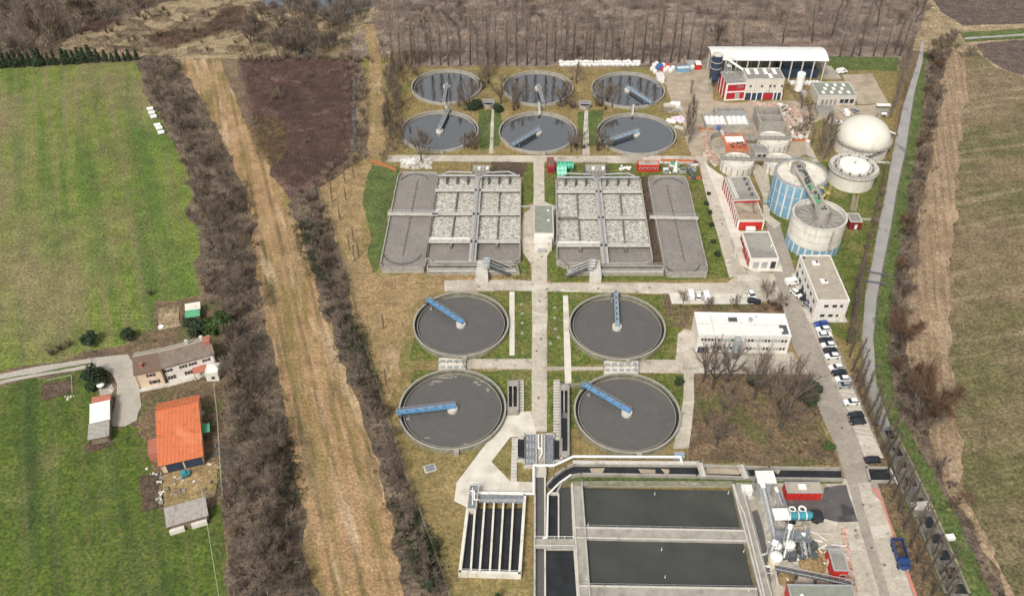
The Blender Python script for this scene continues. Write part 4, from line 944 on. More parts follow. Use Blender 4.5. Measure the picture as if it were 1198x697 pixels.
sidechan('small double channel between the lower left tank and the road', (594.6, 606), (445, 481), (606.5, 613, 444, 481.5), ((595.5, 600, 449, 477), (600.5, 605.5, 449, 477)))
sidechan('long channel block between the road and the lower right tank', (655.5, 665.5), (450, 533), (647.5, 655, 444, 511), ((656.2, 660, 455, 480), (660.8, 664.8, 455, 480), (657.5, 664.8, 486, 529)))
T = thing('concrete_walk', 'raised slab walk left of the grit channels', 'walk', P(601, 562))
m = MB(); m.prism([P(597.5, 562, .5).to_2d(), P(604.5, 562, .5).to_2d(), P(605, 512, .5).to_2d(), P(599, 512, .5).to_2d()], 0, .5); m.build('slab', CONCL, T)
m = MB(); [m.beam(P(598, 514 + 4 * i, .5), P(605, 514 + 4 * i, .5), .15, .5, .55) for i in range(12)]; m.build('joint', CONC, T)
# walkway over channel complex at y 450 from left tank
T = thing('inlet_slab', 'concrete inlet chamber between the two left tanks', 'chamber', P(557, 431))
def inlet(T, x0, x1, y0, y1):
    m = MB(); m.prism([P(x0, y1, .7).to_2d(), P(x1, y1, .7).to_2d(), P(x1, y0, .7).to_2d(), P(x0, y0, .7).to_2d()], 0, .7); m.build('slab', GR['pale'], T)
    m = MB(); n = int((x1 - x0) / 8)
    for i in range(n):
        for j in (0, 1): m.box(P(x0 + 5 + i * 8, y0 + 4 + j * 7, .7), 1.3, .9, .7, .85)
    m.build('hatch', STEEL, T)
    m = MB()
    for a, b in (((x0, y0), (x1, y0)), ((x0, (y0 + y1) / 2), (x1, (y0 + y1) / 2)), ((x0, y0), (x0, y1)), ((x1, y0), (x1, y1))): m.rail(P(*a, .7), P(*b, .7), .7, 1.0, .05, 2)
    m.build('railing', STEELD, T)
    m = MB(); m.tube(P(x1 - 6, y0 - 3, 1.2), P(x1 - 2, y1 - 2, 1.2), .15); m.build('pipe', STEEL, T)
inlet(T, 513, 545, 418.5, 431.5)
T = thing('inlet_slab', 'concrete inlet chamber between the two right tanks', 'chamber', P(726, 436))
inlet(T, 706, 747, 422, 437)
m = MB()
m.beam(P(655, 450, 1.2), P(684, 449, 1.2), 1.0, 0, 1.2); tag(m.build('connecting_channel', MOSS), 'short mossy channel from the channel block to the lower right tank', 'channel')

# ============================================================ FILTER BASIN bottom left
hf = 2.0
T = thing('filter_basin', 'white walled filter basin with dark lanes at the bottom left of the plant', 'basin', P(538, 672))
pxring(T, 'wall', [(549, 577), (614, 578), (608, 670), (538, 668)], .7, 0, hf, WSTAIN)
pxfill(T, 'water', [(549, 590), (613, 590), (608, 668), (539, 667)], .5, DARKW, hf)
tops = [(556, 590), (567, 586), (578, 586), (589, 586), (600.5, 586)]; bots = [(550.6, 667), (561, 668), (573, 668), (584, 668), (596, 669)]
m = MB()
for a, b in zip(tops, bots): m.beam(P(*a, hf), P(*b, hf), .45, 0, hf - .02)
m.build('dividing_wall', WSTAIN, T)
blk2 = MB(); blk2.prism([P(561, 587, hf).to_2d(), P(612, 588, hf).to_2d(), P(613, 579, hf).to_2d(), P(561, 578, hf).to_2d()], hf - .3, hf + .02); blk2.build('grating', GRATE, T)
m = MB(); [m.rail(P(561, yy, hf), P(612, yy, hf), hf, 1.1, .05, 1.8) for yy in (578.5, 587.5)]; m.rail(P(539, 668, hf), P(608, 670, hf), hf, 1.1, .04, 2); m.build('railing', WHITE, T)
T = thing('control_platform', 'grey grated control platform on the corner of the filter basin', 'platform', P(554, 594))
m = MB(); m.prism([P(546.5, 595, 2.6).to_2d(), P(557, 595, 2.6).to_2d(), P(561, 567, 2.6).to_2d(), P(549.5, 567, 2.6).to_2d()], 0, 2.55); m.build('body', CONCL, T)
m = MB(); m.prism([P(547.5, 594, 2.6).to_2d(), P(556.5, 594, 2.6).to_2d(), P(560.3, 568, 2.6).to_2d(), P(550, 568, 2.6).to_2d()], 2.552, 2.65); m.build('grating', GRATE, T)
m = MB(); [m.rail(P(*a, 2.6), P(*b, 2.6), 2.6, 1.1, .05, 1.5) for a, b in (((546.5, 595), (549.5, 567)), ((557, 595), (561, 567)), ((549.5, 567), (561, 567)), ((547, 580), (559, 580)))]; m.build('railing', WHITE, T)
m = MB(); m.path([P(550, 574, 3.4), P(555, 574, 3.4), P(555, 584, 3.4), P(560, 584, 3.0)], .2); m.path([P(553, 570, 3.0), P(553, 590, 3.0)], .15); m.build('pipe', WHITE, T)
T = thing('manhole_cover', 'square steel hatch lying alone in the ochre grass', 'hatch', P(503, 548))
m = MB(); m.prism([P(497.5, 554).to_2d(), P(511.5, 550).to_2d(), P(508, 542).to_2d(), P(495, 545.5).to_2d()], 0, .25); m.build('frame', CONCL, T)
m = MB(); m.prism([P(499, 552.5).to_2d(), P(509.5, 549.5).to_2d(), P(507, 543.2).to_2d(), P(496.8, 546.3).to_2d()], .252, .33); m.build('cover', GRATE, T)

m = MB(); c = NT[1][1]; rr = random.Random(6)
for (x, y, w, d_) in ((511, 446, 4.0, .7), (521, 441.5, 6.0, .8), (530, 440.5, 3.0, .6), (505, 449, 2.0, .6), (557, 447, 1.8, .8), (560, 450, 1.4, .8), (571, 456, 1.0, 1.6), (563, 446, .8, .6), (545, 519, 2.0, .5), (500, 512, 1.6, .4)):
    p_ = P(x, y, .5); k = 9; pts = [(p_.x + w / 2 * math.cos(6.283 * i / k) * rr.uniform(.6, 1.2), p_.y + d_ / 2 * math.sin(6.283 * i / k) * rr.uniform(.6, 1.3), .515) for i in range(k)]; m.quad(*pts)
m.build('scum', mat('scum_film', (.30, .28, .25), (.2, .19, .17), 1.5), NT[1][0])
for i, (x, y) in enumerate(((610, 356), (611, 367), (611, 378), (611, 390), (649, 360), (649, 372), (650, 385), (602, 428), (644, 402), (653, 395))):
    p_ = P(x, y); m = MB(); m.tube(p_, p_ + Vector((0, 0, .35)), .3, 12); m.ring(p_, .3, .5, 0, .12, 12)
    tag(m.build('manhole_shaft', CONC), 'small round concrete manhole shaft in the lawn beside the main road', 'manhole', 'manhole shafts along the main road')
for i, (x, y) in enumerate(((631, 352), (633, 396), (628, 410), (640, 338), (700, 337), (760, 336), (845, 262), (560, 335), (960, 440), (985, 500), (1010, 590), (1020, 640), (905, 330), (630, 465), (634, 300), (1001, 620), (1035, 660))):
    p_ = P(x, y, LAYER[0] * .0025 + .02); m = MB(); m.tube(Vector((p_.x, p_.y, .05)), p_, .34, 14)
    tag(m.build('manhole_cover', CONCD), 'dark round manhole cover set in the roadway', 'manhole cover', 'manhole covers in the roads')
# ============================================================ BUILDINGS
class Frame:
    """rectangle fitted to four roof corners FL, FR, BR, BL given at height h"""
    def __init__(s, fl, fr, br, bl, h):
        a, b, c, d = (P(*q, h).to_2d() for q in (fl, fr, br, bl))
        s.c = (a + b + c + d) / 4
        u = ((b - a) + (c - d)) / 2; s.w = u.length; u.normalize()
        v = ((d - a) + (c - b)) / 2; n = Vector((-u.y, u.x)); s.d = v.dot(n); s.u, s.n = u, n; s.h = h
    def at(s, x, y, z=0.0):
        """x from left 0..w, y from front 0..d"""
        p = s.c + s.u * (x - s.w / 2) + s.n * (y - s.d / 2); return Vector((p.x, p.y, z))
    def box(s, m, x0, x1, y0, y1, z0, z1): return m.prism([s.at(x0, y0), s.at(x1, y0), s.at(x1, y1), s.at(x0, y1)], z0, z1, bot=True)
def face(F, side):
    """maps (along, out) on a facade to x, y ranges"""
    if side == 'S': return lambda a0, a1, o0, o1: (a0, a1, -o1, -o0), F.w
    if side == 'W': return lambda a0, a1, o0, o1: (-o1, -o0, a0, a1), F.d
    if side == 'E': return lambda a0, a1, o0, o1: (F.w + o0, F.w + o1, a0, a1), F.d
def window(F, T, side, a, z, w, h, pane=GLASS, frame=CONCL, name='window'):
    f, _ = face(F, side)
    m = MB(); F.box(m, *f(a, a + w, 0.0, .07), z, z + h); o = m.build(name, frame, T)
    m = MB(); F.box(m, *f(a + .12, a + w - .12, .068, .10), z + .12, z + h - .12); m.build('pane', pane, o)
    return o
def building(name, label, fl, fr, br, bl, h, wall, roof, par=.5, cat='building', pw=.3, parm=None):
    F = Frame(fl, fr, br, bl, h)
    T = thing(name, label, cat, F.at(F.w / 2, 0))
    m = MB(); F.box(m, 0, F.w, 0, F.d, 0, h - par); m.build('wall', wall, T)
    m = MB(); F.box(m, pw, F.w - pw, pw, F.d - pw, h - par + .003, h - par + .06); m.build('roof', roof, T)
    m = MB(); e = .06
    F.box(m, -e, F.w + e, -e, pw, h - par + .003, h); F.box(m, -e, F.w + e, F.d - pw, F.d + e, h - par + .003, h)
    F.box(m, -e, pw, pw + .002, F.d - pw - .002, h - par + .003, h); F.box(m, F.w - pw, F.w + e, pw + .002, F.d - pw - .002, h - par + .003, h)
    m.build('parapet', parm or wall, T)
    return T, F
def skylights(F, T, pts, w, d, z, m=WHITE):
    for (x, y) in pts:
        mb = MB(); F.box(mb, x - w / 2, x + w / 2, y - d / 2, y + d / 2, z, z + .3); mb.build('skylight', m, T)

# office
T, F = building('office_building', 'long white two storey office with flat white roof', (817, 391), (926.2, 392.7), (918, 367), (812.9, 364.6), 7.2, RENDER, WHITE, .45, pw=.5, parm=WHITE)
k = F.w / 111.0
for row, z in ((0, 4.6), (1, 1.5)):
    for i in range(26):
        a = .9 + i * (F.w - 1.6) / 26
        if row == 1 and 1.5 < i < 4: pass
        if 9.6 < i < 12.4: continue
        pane = GLASS if ((i * 7 + row * 5) % 5 in (0, 3) and i > 3) or i < 4 and row == 0 else GLASSL
        window(F, T, 'S', a, z, .84, 1.15, pane)
m = MB(); F.box(m, .5, 3.6, -.15, -.01, .1, 2.2); m.build('porch', DBLUE, T)
for i in (5, 9, 13, 17, 21):
    m = MB(); a = F.w * (i + .3) / 26; F.box(m, a - .12, a + .12, -.2, 0, 0, 6.6); m.build('pilaster', CONCL, T)
m = MB(); F.box(m, F.w * .385, F.w * .46, -2.2, -.01, 0, 6.2); S = m.build('stair_tower', GLASSL, T)
m = MB(); F.box(m, F.w * .39, F.w * .455, -2.3, .9, 6.21, 6.9); F.box(m, F.w * .38, F.w * .465, -2.35, -2.2, 0, .4)
for q in (.385, .457): F.box(m, F.w * q, F.w * q + .15, -2.38, -2.2, 0, 6.9)
m.build('frame', STEEL, S)
m = MB(); F.box(m, F.w * .395, F.w * .45, -2.7, -2.4, .1, 2.4); m.build('door', PLANK, S)
m = MB(); [F.box(m, F.w * (.36 + .02 * i), F.w * (.36 + .02 * i) + .35, F.d * .62, F.d * .78, 6.8, 7.3) for i in range(5)]; m.build('roof_unit', STEELD, T)
m = MB(); c = F.at(F.w * .6, F.d * .68, 6.8); m.tube(c, c + Vector((0, 0, 1)), .6, 12); m.ball(c + Vector((2, 1.5, .4)), .3); m.ball(c + Vector((-3, -1.2, .3)), .2); m.build('roof_vent', STEEL, T)
m = MB(); F.box(m, F.w * .935, F.w * .985, F.d * .12, F.d * .5, 6.82, 7.0); F.box(m, F.w * .91, F.w * .94, F.d * .1, F.d * .2, 6.82, 7.05); F.box(m, F.w * .90, F.w * .94, F.d * .38, F.d * .5, 6.82, 7.02); m.build('stair_hatch', STEELD, T)
m = MB(); F.box(m, F.w * .17, F.w * .175, .6, F.d - .6, 6.83, 7.0); F.box(m, .6, F.w - .6, F.d * .5, F.d * .5 + .08, 6.83, 6.9); m.build('roof_seam', CONCL, T)
# white block by the car park
T, F = building('white_building', 'white two storey block with tan flat roof beside the parked cars', (956.6, 351.3), (993.9, 351.3), (971.8, 298.2), (935.9, 298.2), 8.0, RENDER, FELTT, .35)
for a in (.24, .50, .74):
    window(F, T, 'S', a * F.w, 5.2, 1.0 if a > .7 else 1.5, 1.2); window(F, T, 'S', (a - .04) * F.w, 1.4, 1.5 if a < .7 else .9, 1.2)
for i in range(6):
    window(F, T, 'W', F.d * (.07 + .155 * i), 5.0, 1.7, 1.3); window(F, T, 'W', F.d * (.07 + .155 * i), 1.0, 2.0, 2.0, DBLUE)
m = MB(); F.box(m, -1.0, F.w + 1, -1.0, F.d + .5, 0, .18); m.build('plinth', CONCL, T)
m = MB(); [F.box(m, F.w * (.05 + .1 * i), F.w * (.05 + .1 * i) + .12, -.05, 0, .2, 7.3) for i in range(10)]; m.build('rib', CONCL, T)
skylights(F, T, [(F.w * .45, F.d * .42), (F.w * .42, F.d * .82)], 2.2, 2.0, 7.7)
m = MB(); [F.box(m, F.w * q - .3, F.w * q + .3, F.d * r_ - .4, F.d * r_ + .4, 8.0, 8.3) for q, r_ in ((.5, .42), (.46, .83), (.1, .93))]; m.build('vent', STEELD, T)
# grey roofed white building
T, F = building('workshop', 'low white workshop with grey flat roof and two shutters', (878, 302.5), (911.7, 302.5), (899, 270.6), (868, 271), 4.4, RENDER, FELT, .3)
for a in (.12, .42): window(F, T, 'S', a * F.w, .5, F.w * .22, 2.6, STEEL)
window(F, T, 'S', .74 * F.w, .3, F.w * .2, 3.0, GLASS)
for i in range(5):
    m = MB(); f, _ = face(F, 'W'); F.box(m, *f(F.d * (.06 + .19 * i), F.d * (.06 + .19 * i) + 2.2, .0, .08), .3, 3.2); m.build('door', RED, T)
m = MB(); c = F.at(F.w * .9, F.d * .45, 4.1); m.tube(c, c + Vector((0, 0, .8)), .25); m.build('vent', WHITE, T)
m = MB(); F.box(m, -3.0, -.4, F.d * .6, F.d * .98, 0, 2.4); F.box(m, -2.6, -.6, F.d * .35, F.d * .5, 0, 1.2); m.build('annex', CONCL, T)
T2 = thing('storage_box', 'white flat box between workshop and red building', 'storage box', P(878, 268)); m = MB(); m.prism([P(873, 269, 1.8).to_2d(), P(884, 269, 1.8).to_2d(), P(883, 265, 1.8).to_2d(), P(873, 265, 1.8).to_2d()], 0, 1.8); m.build('body', WHITE, T2)
m = MB(); m.prism([P(872.6, 269.2, 1.9).to_2d(), P(884.4, 269.2, 1.9).to_2d(), P(883.4, 264.8, 1.9).to_2d(), P(872.6, 264.8, 1.9).to_2d()], 1.802, 1.95); m.build('lid', WHITE, T2)
# red building with two roofs
T, F = building('red_building', 'red and white building whose low roof is brown and littered', (863.6, 257.2), (893.8, 257.2), (886.5, 233.8), (857, 234), 4.2, RED, FELTB, .3, parm=CONCL)
m = MB(); F.box(m, .0, F.w, -.06, -.01, .2, 3.6); m.build('front_panel', REDB, T)
m = MB()
for i in range(5): F.box(m, -.12, -.005, F.d * i / 5, F.d * i / 5 + .5, 0, 3.9)
F.box(m, 0, F.w, -.12, -.063, 3.45, 3.85); F.box(m, -.1, .35, -.13, 0, 0, 3.85); F.box(m, F.w - .35, F.w + .1, -.13, 0, 0, 3.85); m.build('frame', WHITE, T)
for i in range(4): window(F, T, 'W', F.d * (i + .35) / 5, 1.6, 1.2, 1.2)
m = MB(); F.box(m, .8, F.w * .45, F.d * .8, F.d * .93, 3.97, 4.25)
for p, q in ((.62, .7), (.66, .4), (.58, .28), (.78, .2)): F.box(m, F.w * p, F.w * p + .9, F.d * q, F.d * q + .6, 3.97, 4.5)
m.build('roof_unit', FELTB, T)
m = MB(); a, b = F.at(F.w * .68, F.d * .35, 4.2), F.at(F.w * .78, F.d * .85, 4.9); m.rail(a, b, 4.0, .9, .07, .8); m.build('roof_ladder', STEELD, T)
T, F = building('red_building', 'red and white building with grey roof and four round vents', (857.6, 235), (886.3, 233.3), (878.9, 206.4), (848.7, 206.8), 5.2, RED, FELT, .3, parm=CONCL)
m = MB()
for i in range(6): F.box(m, -.12, -.005, F.d * i / 6, F.d * i / 6 + .5, 0, 4.9)
m.build('frame', WHITE, T)
for i in range(5): window(F, T, 'W', F.d * (i + .35) / 6, 2.2, 1.3, 1.3)
for q in (.2, .42, .64, .86):
    m = MB(); c = F.at(F.w * .76, F.d * q, 4.95); m.tube(c, c + Vector((0, 0, .5)), .3, 10); m.tube(c + Vector((0, 0, .5)), c + Vector((0, 0, 1.1)), .62, 12, .45); m.build('roof_vent', STEELD, T)
m = MB(); F.box(m, .8, F.w * .25, F.d * .1, F.d * .95, 4.96, 5.02); m.build('roof_patch', CONCL, T)
# maroon cabin
T, F = building('maroon_cabin', 'small maroon cabin between digester and canal', (993.5, 259.5), (1007, 259.5), (1007, 249.5), (992.5, 249), 3.4, DRED, FELT, .2, parm=CONCL)
window(F, T, 'S', F.w * .42, .3, 1.1, 2.0, WHITE, DRED, 'door')
# compressor hut between basins
T, F = building('blower_house', 'grey green roofed blower house between the two basin blocks', (624.8, 272.6), (647.7, 273), (647, 239.8), (624.4, 239.8), 4.6, RENDER, GGREEN, .15, parm=CONCL)
for q in (.8, .46):
    m = MB(); c = F.at(F.w * .75, F.d * q, 4.5); m.ball(c, .45, 12, 5, .6, True); m.build('roof_vent', WHITE, T)
f, _ = face(F, 'E')
for i in range(5): window(F, T, 'E', F.d * (.1 + .18 * i), 1.2, 1.6, 2.0)
m = MB(); F.box(m, .3, F.w - .7, -3.6, -.01, 0, 3.4); A = m.build('annex', WSTAIN, T)
m = MB(); F.box(m, F.w * .2, F.w * .6, -4.8, -3.62, 0, 1.3); m.build('annex_door', STEEL, A)
m = MB(); m.path([P(647, 241, 4), P(651, 241, 4), P(652, 250, 4), P(652, 275, 4)], .2); m.path([P(610, 241.5, 3.6), P(624, 241, 3.6)], .25); m.build('air_pipe', STEEL, T)
# concrete warehouse
T, F = building('concrete_warehouse', 'low concrete warehouse with rows of roof lights', (957.3, 112), (1004, 111.6), (992, 96), (949.7, 96), 4.6, CONCL, GGREEN, .3)
skylights(F, T, [(F.w * (.17 + .1 * (i % 3) + .22 * (i // 3)), F.d * (.25 + .27 * (i % 3))) for i in range(10)], 1.2, 2.0, 4.3)
for q in (.58, .7, .84): window(F, T, 'S', F.w * q, 1.0, 1.8, 2.0)
for i in range(4): window(F, T, 'S', F.w * (.1 + .11 * i), .3, 1.2, 2.6, FELT)
# low shed
T, F = building('low_shed', 'low grey pitched shed below the concrete warehouse', (957.5, 131), (977.5, 131), (974, 123), (954.5, 123), 2.6, CONC, FELT, .1)
# red and white machine building
T, F = building('press_building', 'white framed red building with dark flat roof beside the blue silo', (850, 96.9), (871, 96.9), (869, 82), (843.4, 84.5), 8.0, RED, FELT, .4, parm=STEEL)
m = MB()
for a in (0, F.w - .45): F.box(m, a, a + .45, -.25, -.01, 0, 7.6)
for z in (0, 3.6, 7.2): F.box(m, .452, F.w - .452, -.25, -.01, z, z + .5)
for i in range(4): F.box(m, -.2, -.01, F.d * i / 3 - (.4 if i == 3 else 0), F.d * i / 3 + (.4 if i < 3 else 0), 0, 7.6)
m.build('frame', WHITE, T)
for a in (.56, .72): window(F, T, 'S', F.w * a, 5.4, .9, 1.0)
window(F, T, 'S', F.w * .5, .6, 1.8, 2.4, STEEL, WHITE, 'door')
m = MB(); m.rail(F.at(.5, .3), F.at(F.w - .5, .3), 8.0, 1.1, .05, 1.5); m.rail(F.at(.5, F.d - .3), F.at(F.w - .5, F.d - .3), 8.0, 1.1, .05, 1.5); m.build('railing', STEEL, T)
T, F = building('machine_hall', 'tall grey machine hall with white roof lights in front of the canopy', (872.5, 93), (918.3, 92), (911.8, 79.7), (869.4, 79.5), 9.5, WSTAIN, FELT, .3, parm=CONCL)
skylights(F, T, [(F.w * .12, F.d * .72), (F.w * .34, F.d * .72), (F.w * .58, F.d * .72), (F.w * .82, F.d * .72), (F.w * .66, F.d * .25)], 1.5, 5, 9.2)
for a in (.1, .4, .62, .73, .93): window(F, T, 'S', F.w * a, 5.6, 1.0, 1.3)
m = MB(); [F.box(m, F.w * (i + .5) / 22 - .1, F.w * (i + .5) / 22 + .1, -.1, -.01, 3.6, 9.1) for i in range(22)]; m.build('cladding_rib', CONCL, T)
m = MB(); F.box(m, .4, F.w - .4, -.2, -.01, .1, 3.2); m.build('glazing', DBLUE, T)
m = MB(); F.box(m, F.w * .5, F.w * .76, -.3, -.21, .3, 2.9); m.build('red_door', RED, T)
m = MB(); [F.box(m, F.w * q, F.w * q + .4, -.4, -.01, 0, 3.5) for q in (0, .18, .32, .47, .77, .86, .985)]; m.build('column', WHITE, T)
# long canopy
hcn = 10.0
F = Frame((833, 71.5), (969.3, 71.5), (961.7, 56.3), (828.2, 54.8), hcn)
T = thing('long_canopy', 'very long open canopy with gently curved white roof', 'canopy', F.at(F.w / 2, 0))
m = MB(); n = 8
for i in range(n):
    t0, t1 = i / n, (i + 1) / n; z0, z1 = hcn + .25 + 1.3 * math.sin(math.pi * t0), hcn + .25 + 1.3 * math.sin(math.pi * t1)
    a, b, c, d = F.at(0, F.d * t0, z0), F.at(F.w, F.d * t0, z0), F.at(F.w, F.d * t1, z1), F.at(0, F.d * t1, z1)
    lo = Vector((0, 0, .25)); m.quad(a, b, c, d); m.quad(a - lo, d - lo, c - lo, b - lo); m.quad(b, b - lo, c - lo, c); m.quad(a, d, d - lo, a - lo)
    if i == 0: m.quad(a, a - lo, b - lo, b)
    if i == n - 1: m.quad(d, c, c - lo, d - lo)
m.build('roof', WHITE, T)
for i in range(11):
    for y in (.5, F.d - .5):
        m = MB(); F.box(m, 1 + (F.w - 2.5) * i / 10, 1.5 + (F.w - 2.5) * i / 10, y - .25, y + .25, 0, hcn + .02); m.build('column', CONCL, T)
m = MB(); F.box(m, 0, F.w, F.d - .2, F.d, 0, 5.0); m.build('back_wall', GGREEN, T)
T = thing('dark_stockpile', 'dark blue tarpaulin covered stockpile under the long canopy', 'stockpile', F.at(F.w * .78, 4))
m = MB(); pts = [(F.w * .63, 4), (F.w * .96, 4), (F.w * .93, F.d - 1), (F.w * .63, F.d - 1)]
m.prism([F.at(*p) for p in pts], 0, 4.2); m.prism([F.at(p[0] + (1 if p[0] < F.w * .7 else -1), min(max(p[1], 5.2), F.d - 2)) for p in pts], 4.2, 5.2); m.build('tarpaulin', DBLUE, T)
def bag(p, mt, s=1.0, label='', group=None, rz=0):
    m = MB(); w = .52 * s
    ring = []
    for z, k in ((0, .85), (.25 * s, 1.05), (.75 * s, 1.08), (1.05 * s, .8), (1.15 * s, .3)):
        ring += [(p.x + w * k * (math.copysign(abs(math.cos(a)) ** .5, math.cos(a)) * math.cos(rz)) - w * k * math.copysign(abs(math.sin(a)) ** .5, math.sin(a)) * math.sin(rz),
                  p.y + w * k * math.copysign(abs(math.cos(a)) ** .5, math.cos(a)) * math.sin(rz) + w * k * math.copysign(abs(math.sin(a)) ** .5, math.sin(a)) * math.cos(rz), p.z + z) for a in (2 * math.pi * i / 8 + .39 for i in range(8))]
    fs = [(j * 8 + i, j * 8 + (i + 1) % 8, (j + 1) * 8 + (i + 1) % 8, (j + 1) * 8 + i) for j in range(4) for i in range(8)] + [tuple(range(32, 40))]
    m.add(ring, fs); o = m.build('bulk_bag', mt, None); return tag(o, label, 'bulk bag', group)
for i in range(18):
    bag(F.at(F.w * .70 + i * F.w * .0148, -.6 - (i % 2) * 1.4 + random.uniform(-.2, .2)), BAGW, 1.25, 'white bulk bag in the row in front of the long canopy', 'bags by the canopy', random.random())
for i in range(72):
    x = 656 + (i // 2) * 2.62 + random.uniform(-.4, .4)
    if 666.5 < x < 669: continue
    y = (74.5 if i % 2 else 77.5) + (x - 656) * -.006 + random.uniform(-.5, .5)
    bag(P(x, y), BAGW, random.uniform(1.0, 1.35), 'white bulk bag in the long double row behind the far tanks', 'long row of bags behind the far tanks', random.random())
spec = [(765, 79, BAGW), (768, 77, BAGW), (763, 83, BAGW), (766, 86, BAGW), (781, 82, BAGW), (784, 85, BAGW), (787, 82, BAGW), (776, 79, BAGW), (770, 82, BAGB), (773, 80, BAGB), (771, 79, BAGB), (775, 83, REDB), (780, 79, REDB), (778, 84, BAGW), (807, 78, BAGW), (810, 81, BAGW)]
for i, (x, y, mt) in enumerate(spec):
    nm = {id(BAGW): 'white', id(BAGB): 'blue', id(REDB): 'red'}[id(mt)]
    bag(P(x, y), mt, 1.7, nm + ' bulk bag in the heap of coloured bags by the yard', nm + ' bags in the heap', i)
# blue skip, sheds in the yard corner
def skip(name, label, a, b, w, h, m1, load=None):
    A, B = P(*a), P(*b); d = (B - A); L = d.length; d.normalize(); n = Vector((-d.y, d.x, 0)); C = (A + B) / 2
    T = thing(name, label, 'skip', C)
    m = MB(); m.beam(A + n * w / 2, B + n * w / 2, .12, .15, h); m.beam(A - n * w / 2, B - n * w / 2, .12, .15, h); m.beam(A - n * w / 2, A + n * w / 2, .12, .15, h); m.beam(B - n * w / 2, B + n * w / 2, .12, .15, h)
    m.beam(A, B, w, .15, .3); m.build('body', m1, T)
    m = MB(); 
    for i in range(5): 
        for s in (-1, 1):
            p = A.lerp(B, (i + .5) / 5) + n * s * (w / 2 + .08); m.box(p, .12, .12, .15, h)
    m.build('rib', m1, T)
    if load: m = MB(); m.beam(A + d * .1, B - d * .1, w - .2, .3, h * .8); m.build('load', load, T)
    return T
skip('blue_skip', 'open blue skip at the north edge of the dusty yard', (791.5, 84), (806, 83), 2.6, 2.0, PANELB, BAGW)
T, F = building('storage_shed', 'small red fronted white shed at the far yard corner', (813.5, 76), (820, 76), (820, 71), (814, 71), 2.6, REDB, WHITE, .1, parm=WHITE)
T, F = building('site_cabin', 'white site cabin with pinkish roof beside the far tank', (769, 91), (777, 91), (776, 85), (768.5, 85.5), 2.6, WHITE, PINKT, .1, parm=WHITE)
T, F = building('site_cabin', 'grey site cabin left of the blue silo', (803, 74.5), (812, 74.5), (812, 70.5), (803.5, 70.5), 2.6, STEEL, STEEL, .1)
T = thing('pallet_stack', 'pile of pale slabs and pallets right of the far tank', 'pile', P(786, 130))
for i, (x, y, a, b, h, rz) in enumerate(((783, 124.5, 4.5, 2.6, .9, .2), (790, 123.5, 4, 2.6, 1.1, -.15), (781, 130, 3.6, 2.2, .9, -.1), (788, 131, 5, 1.8, .7, .05), (794, 128, 2.4, 2.4, .6, .3))):
    m = MB(); m.box(P(x, y), a, b, 0, h, rz); m.box(P(x, y), a * .9, b * .9, h, h + .15, rz + .08); m.build('slab_pile', (CONCL, WHITE, PLANK, CONC, CONCL)[i], T)
T = thing('tarp_heap', 'pink and white tarpaulin covered heap right of the far tank', 'heap', P(792, 143))
for i, (x, y, a, b, h, rz, mt) in enumerate(((793, 140.5, 5, 3, 1.2, .2, PINKT), (785, 142.5, 4, 2.4, .9, -.4, WHITE), (796, 143, 2, 2, .8, .5, PINKT), (795, 150, 4, 2.2, .6, -.5, CONCL), (798, 157, 4.5, 1.8, .4, -.9, PLANK))):
    m = MB(); m.box(P(x, y), a, b, 0, h * .7, rz); m.box(P(x, y), a * .75, b * .7, h * .7, h, rz + .1); m.build('covered_stack', mt, T)
# blue silo
sp = P(833.5, 104); T = thing('blue_silo', 'dark blue silo on a white lattice frame at the west end of the canopy', 'silo', sp)
m = MB(); m.tube(sp + Vector((0, 0, 5)), sp + Vector((0, 0, 15.5)), 2.2, 24); m.tube(sp + Vector((0, 0, 3)), sp + Vector((0, 0, 5)), .5, 24, 2.2); m.build('vessel', DBLUE, T)
m = MB(); m.ring(sp, 1.6, 2.35, 15.5, 15.7, 24); m.ring(sp, 2.2, 2.32, 9.8, 10.0, 24); m.ring(sp, 2.2, 2.32, 12.5, 12.7, 24); m.tube(sp + Vector((0, 0, 15.5)), sp + Vector((0, 0, 16.1)), 1.7, 16, .9); m.build('top', CONCL, T)
for i in range(4):
    a = math.pi / 4 + i * math.pi / 2; p = sp + Vector((2.3 * math.cos(a), 2.3 * math.sin(a), 0)); m = MB(); m.tube(p, p + Vector((0, 0, 6)), .18, 8); m.build('leg', STEEL, T)
m = MB()
for k in range(5):
    z = .5 + k * 3.4
    for s in (-1.2, 1.2): m.tube(sp + Vector((3.4 + 1.2, s, z)), sp + Vector((3.4 + 1.2, s, z + 3.4)), .08, 5); m.tube(sp + Vector((3.4 + 2.8, s, z)), sp + Vector((3.4 + 2.8, s, z + 3.4)), .08, 5)
    m.tube(sp + Vector((4.6, -1.2, z)), sp + Vector((6.2, -1.2, z + 3.4)), .06, 5); m.box(sp + Vector((5.4, 0, 0)), 1.8, 2.6, z + 3.3, z + 3.4)
m.build('stair_tower', WHITE, T)
m = MB(); m.tube(sp + Vector((1, 0, 15.6)), P(869, 82, 11.5), .35, 8); m.tube(sp + Vector((1, 1, 15.9)), P(870, 81, 11.9), .1, 6); m.build('conveyor', WHITE, T)
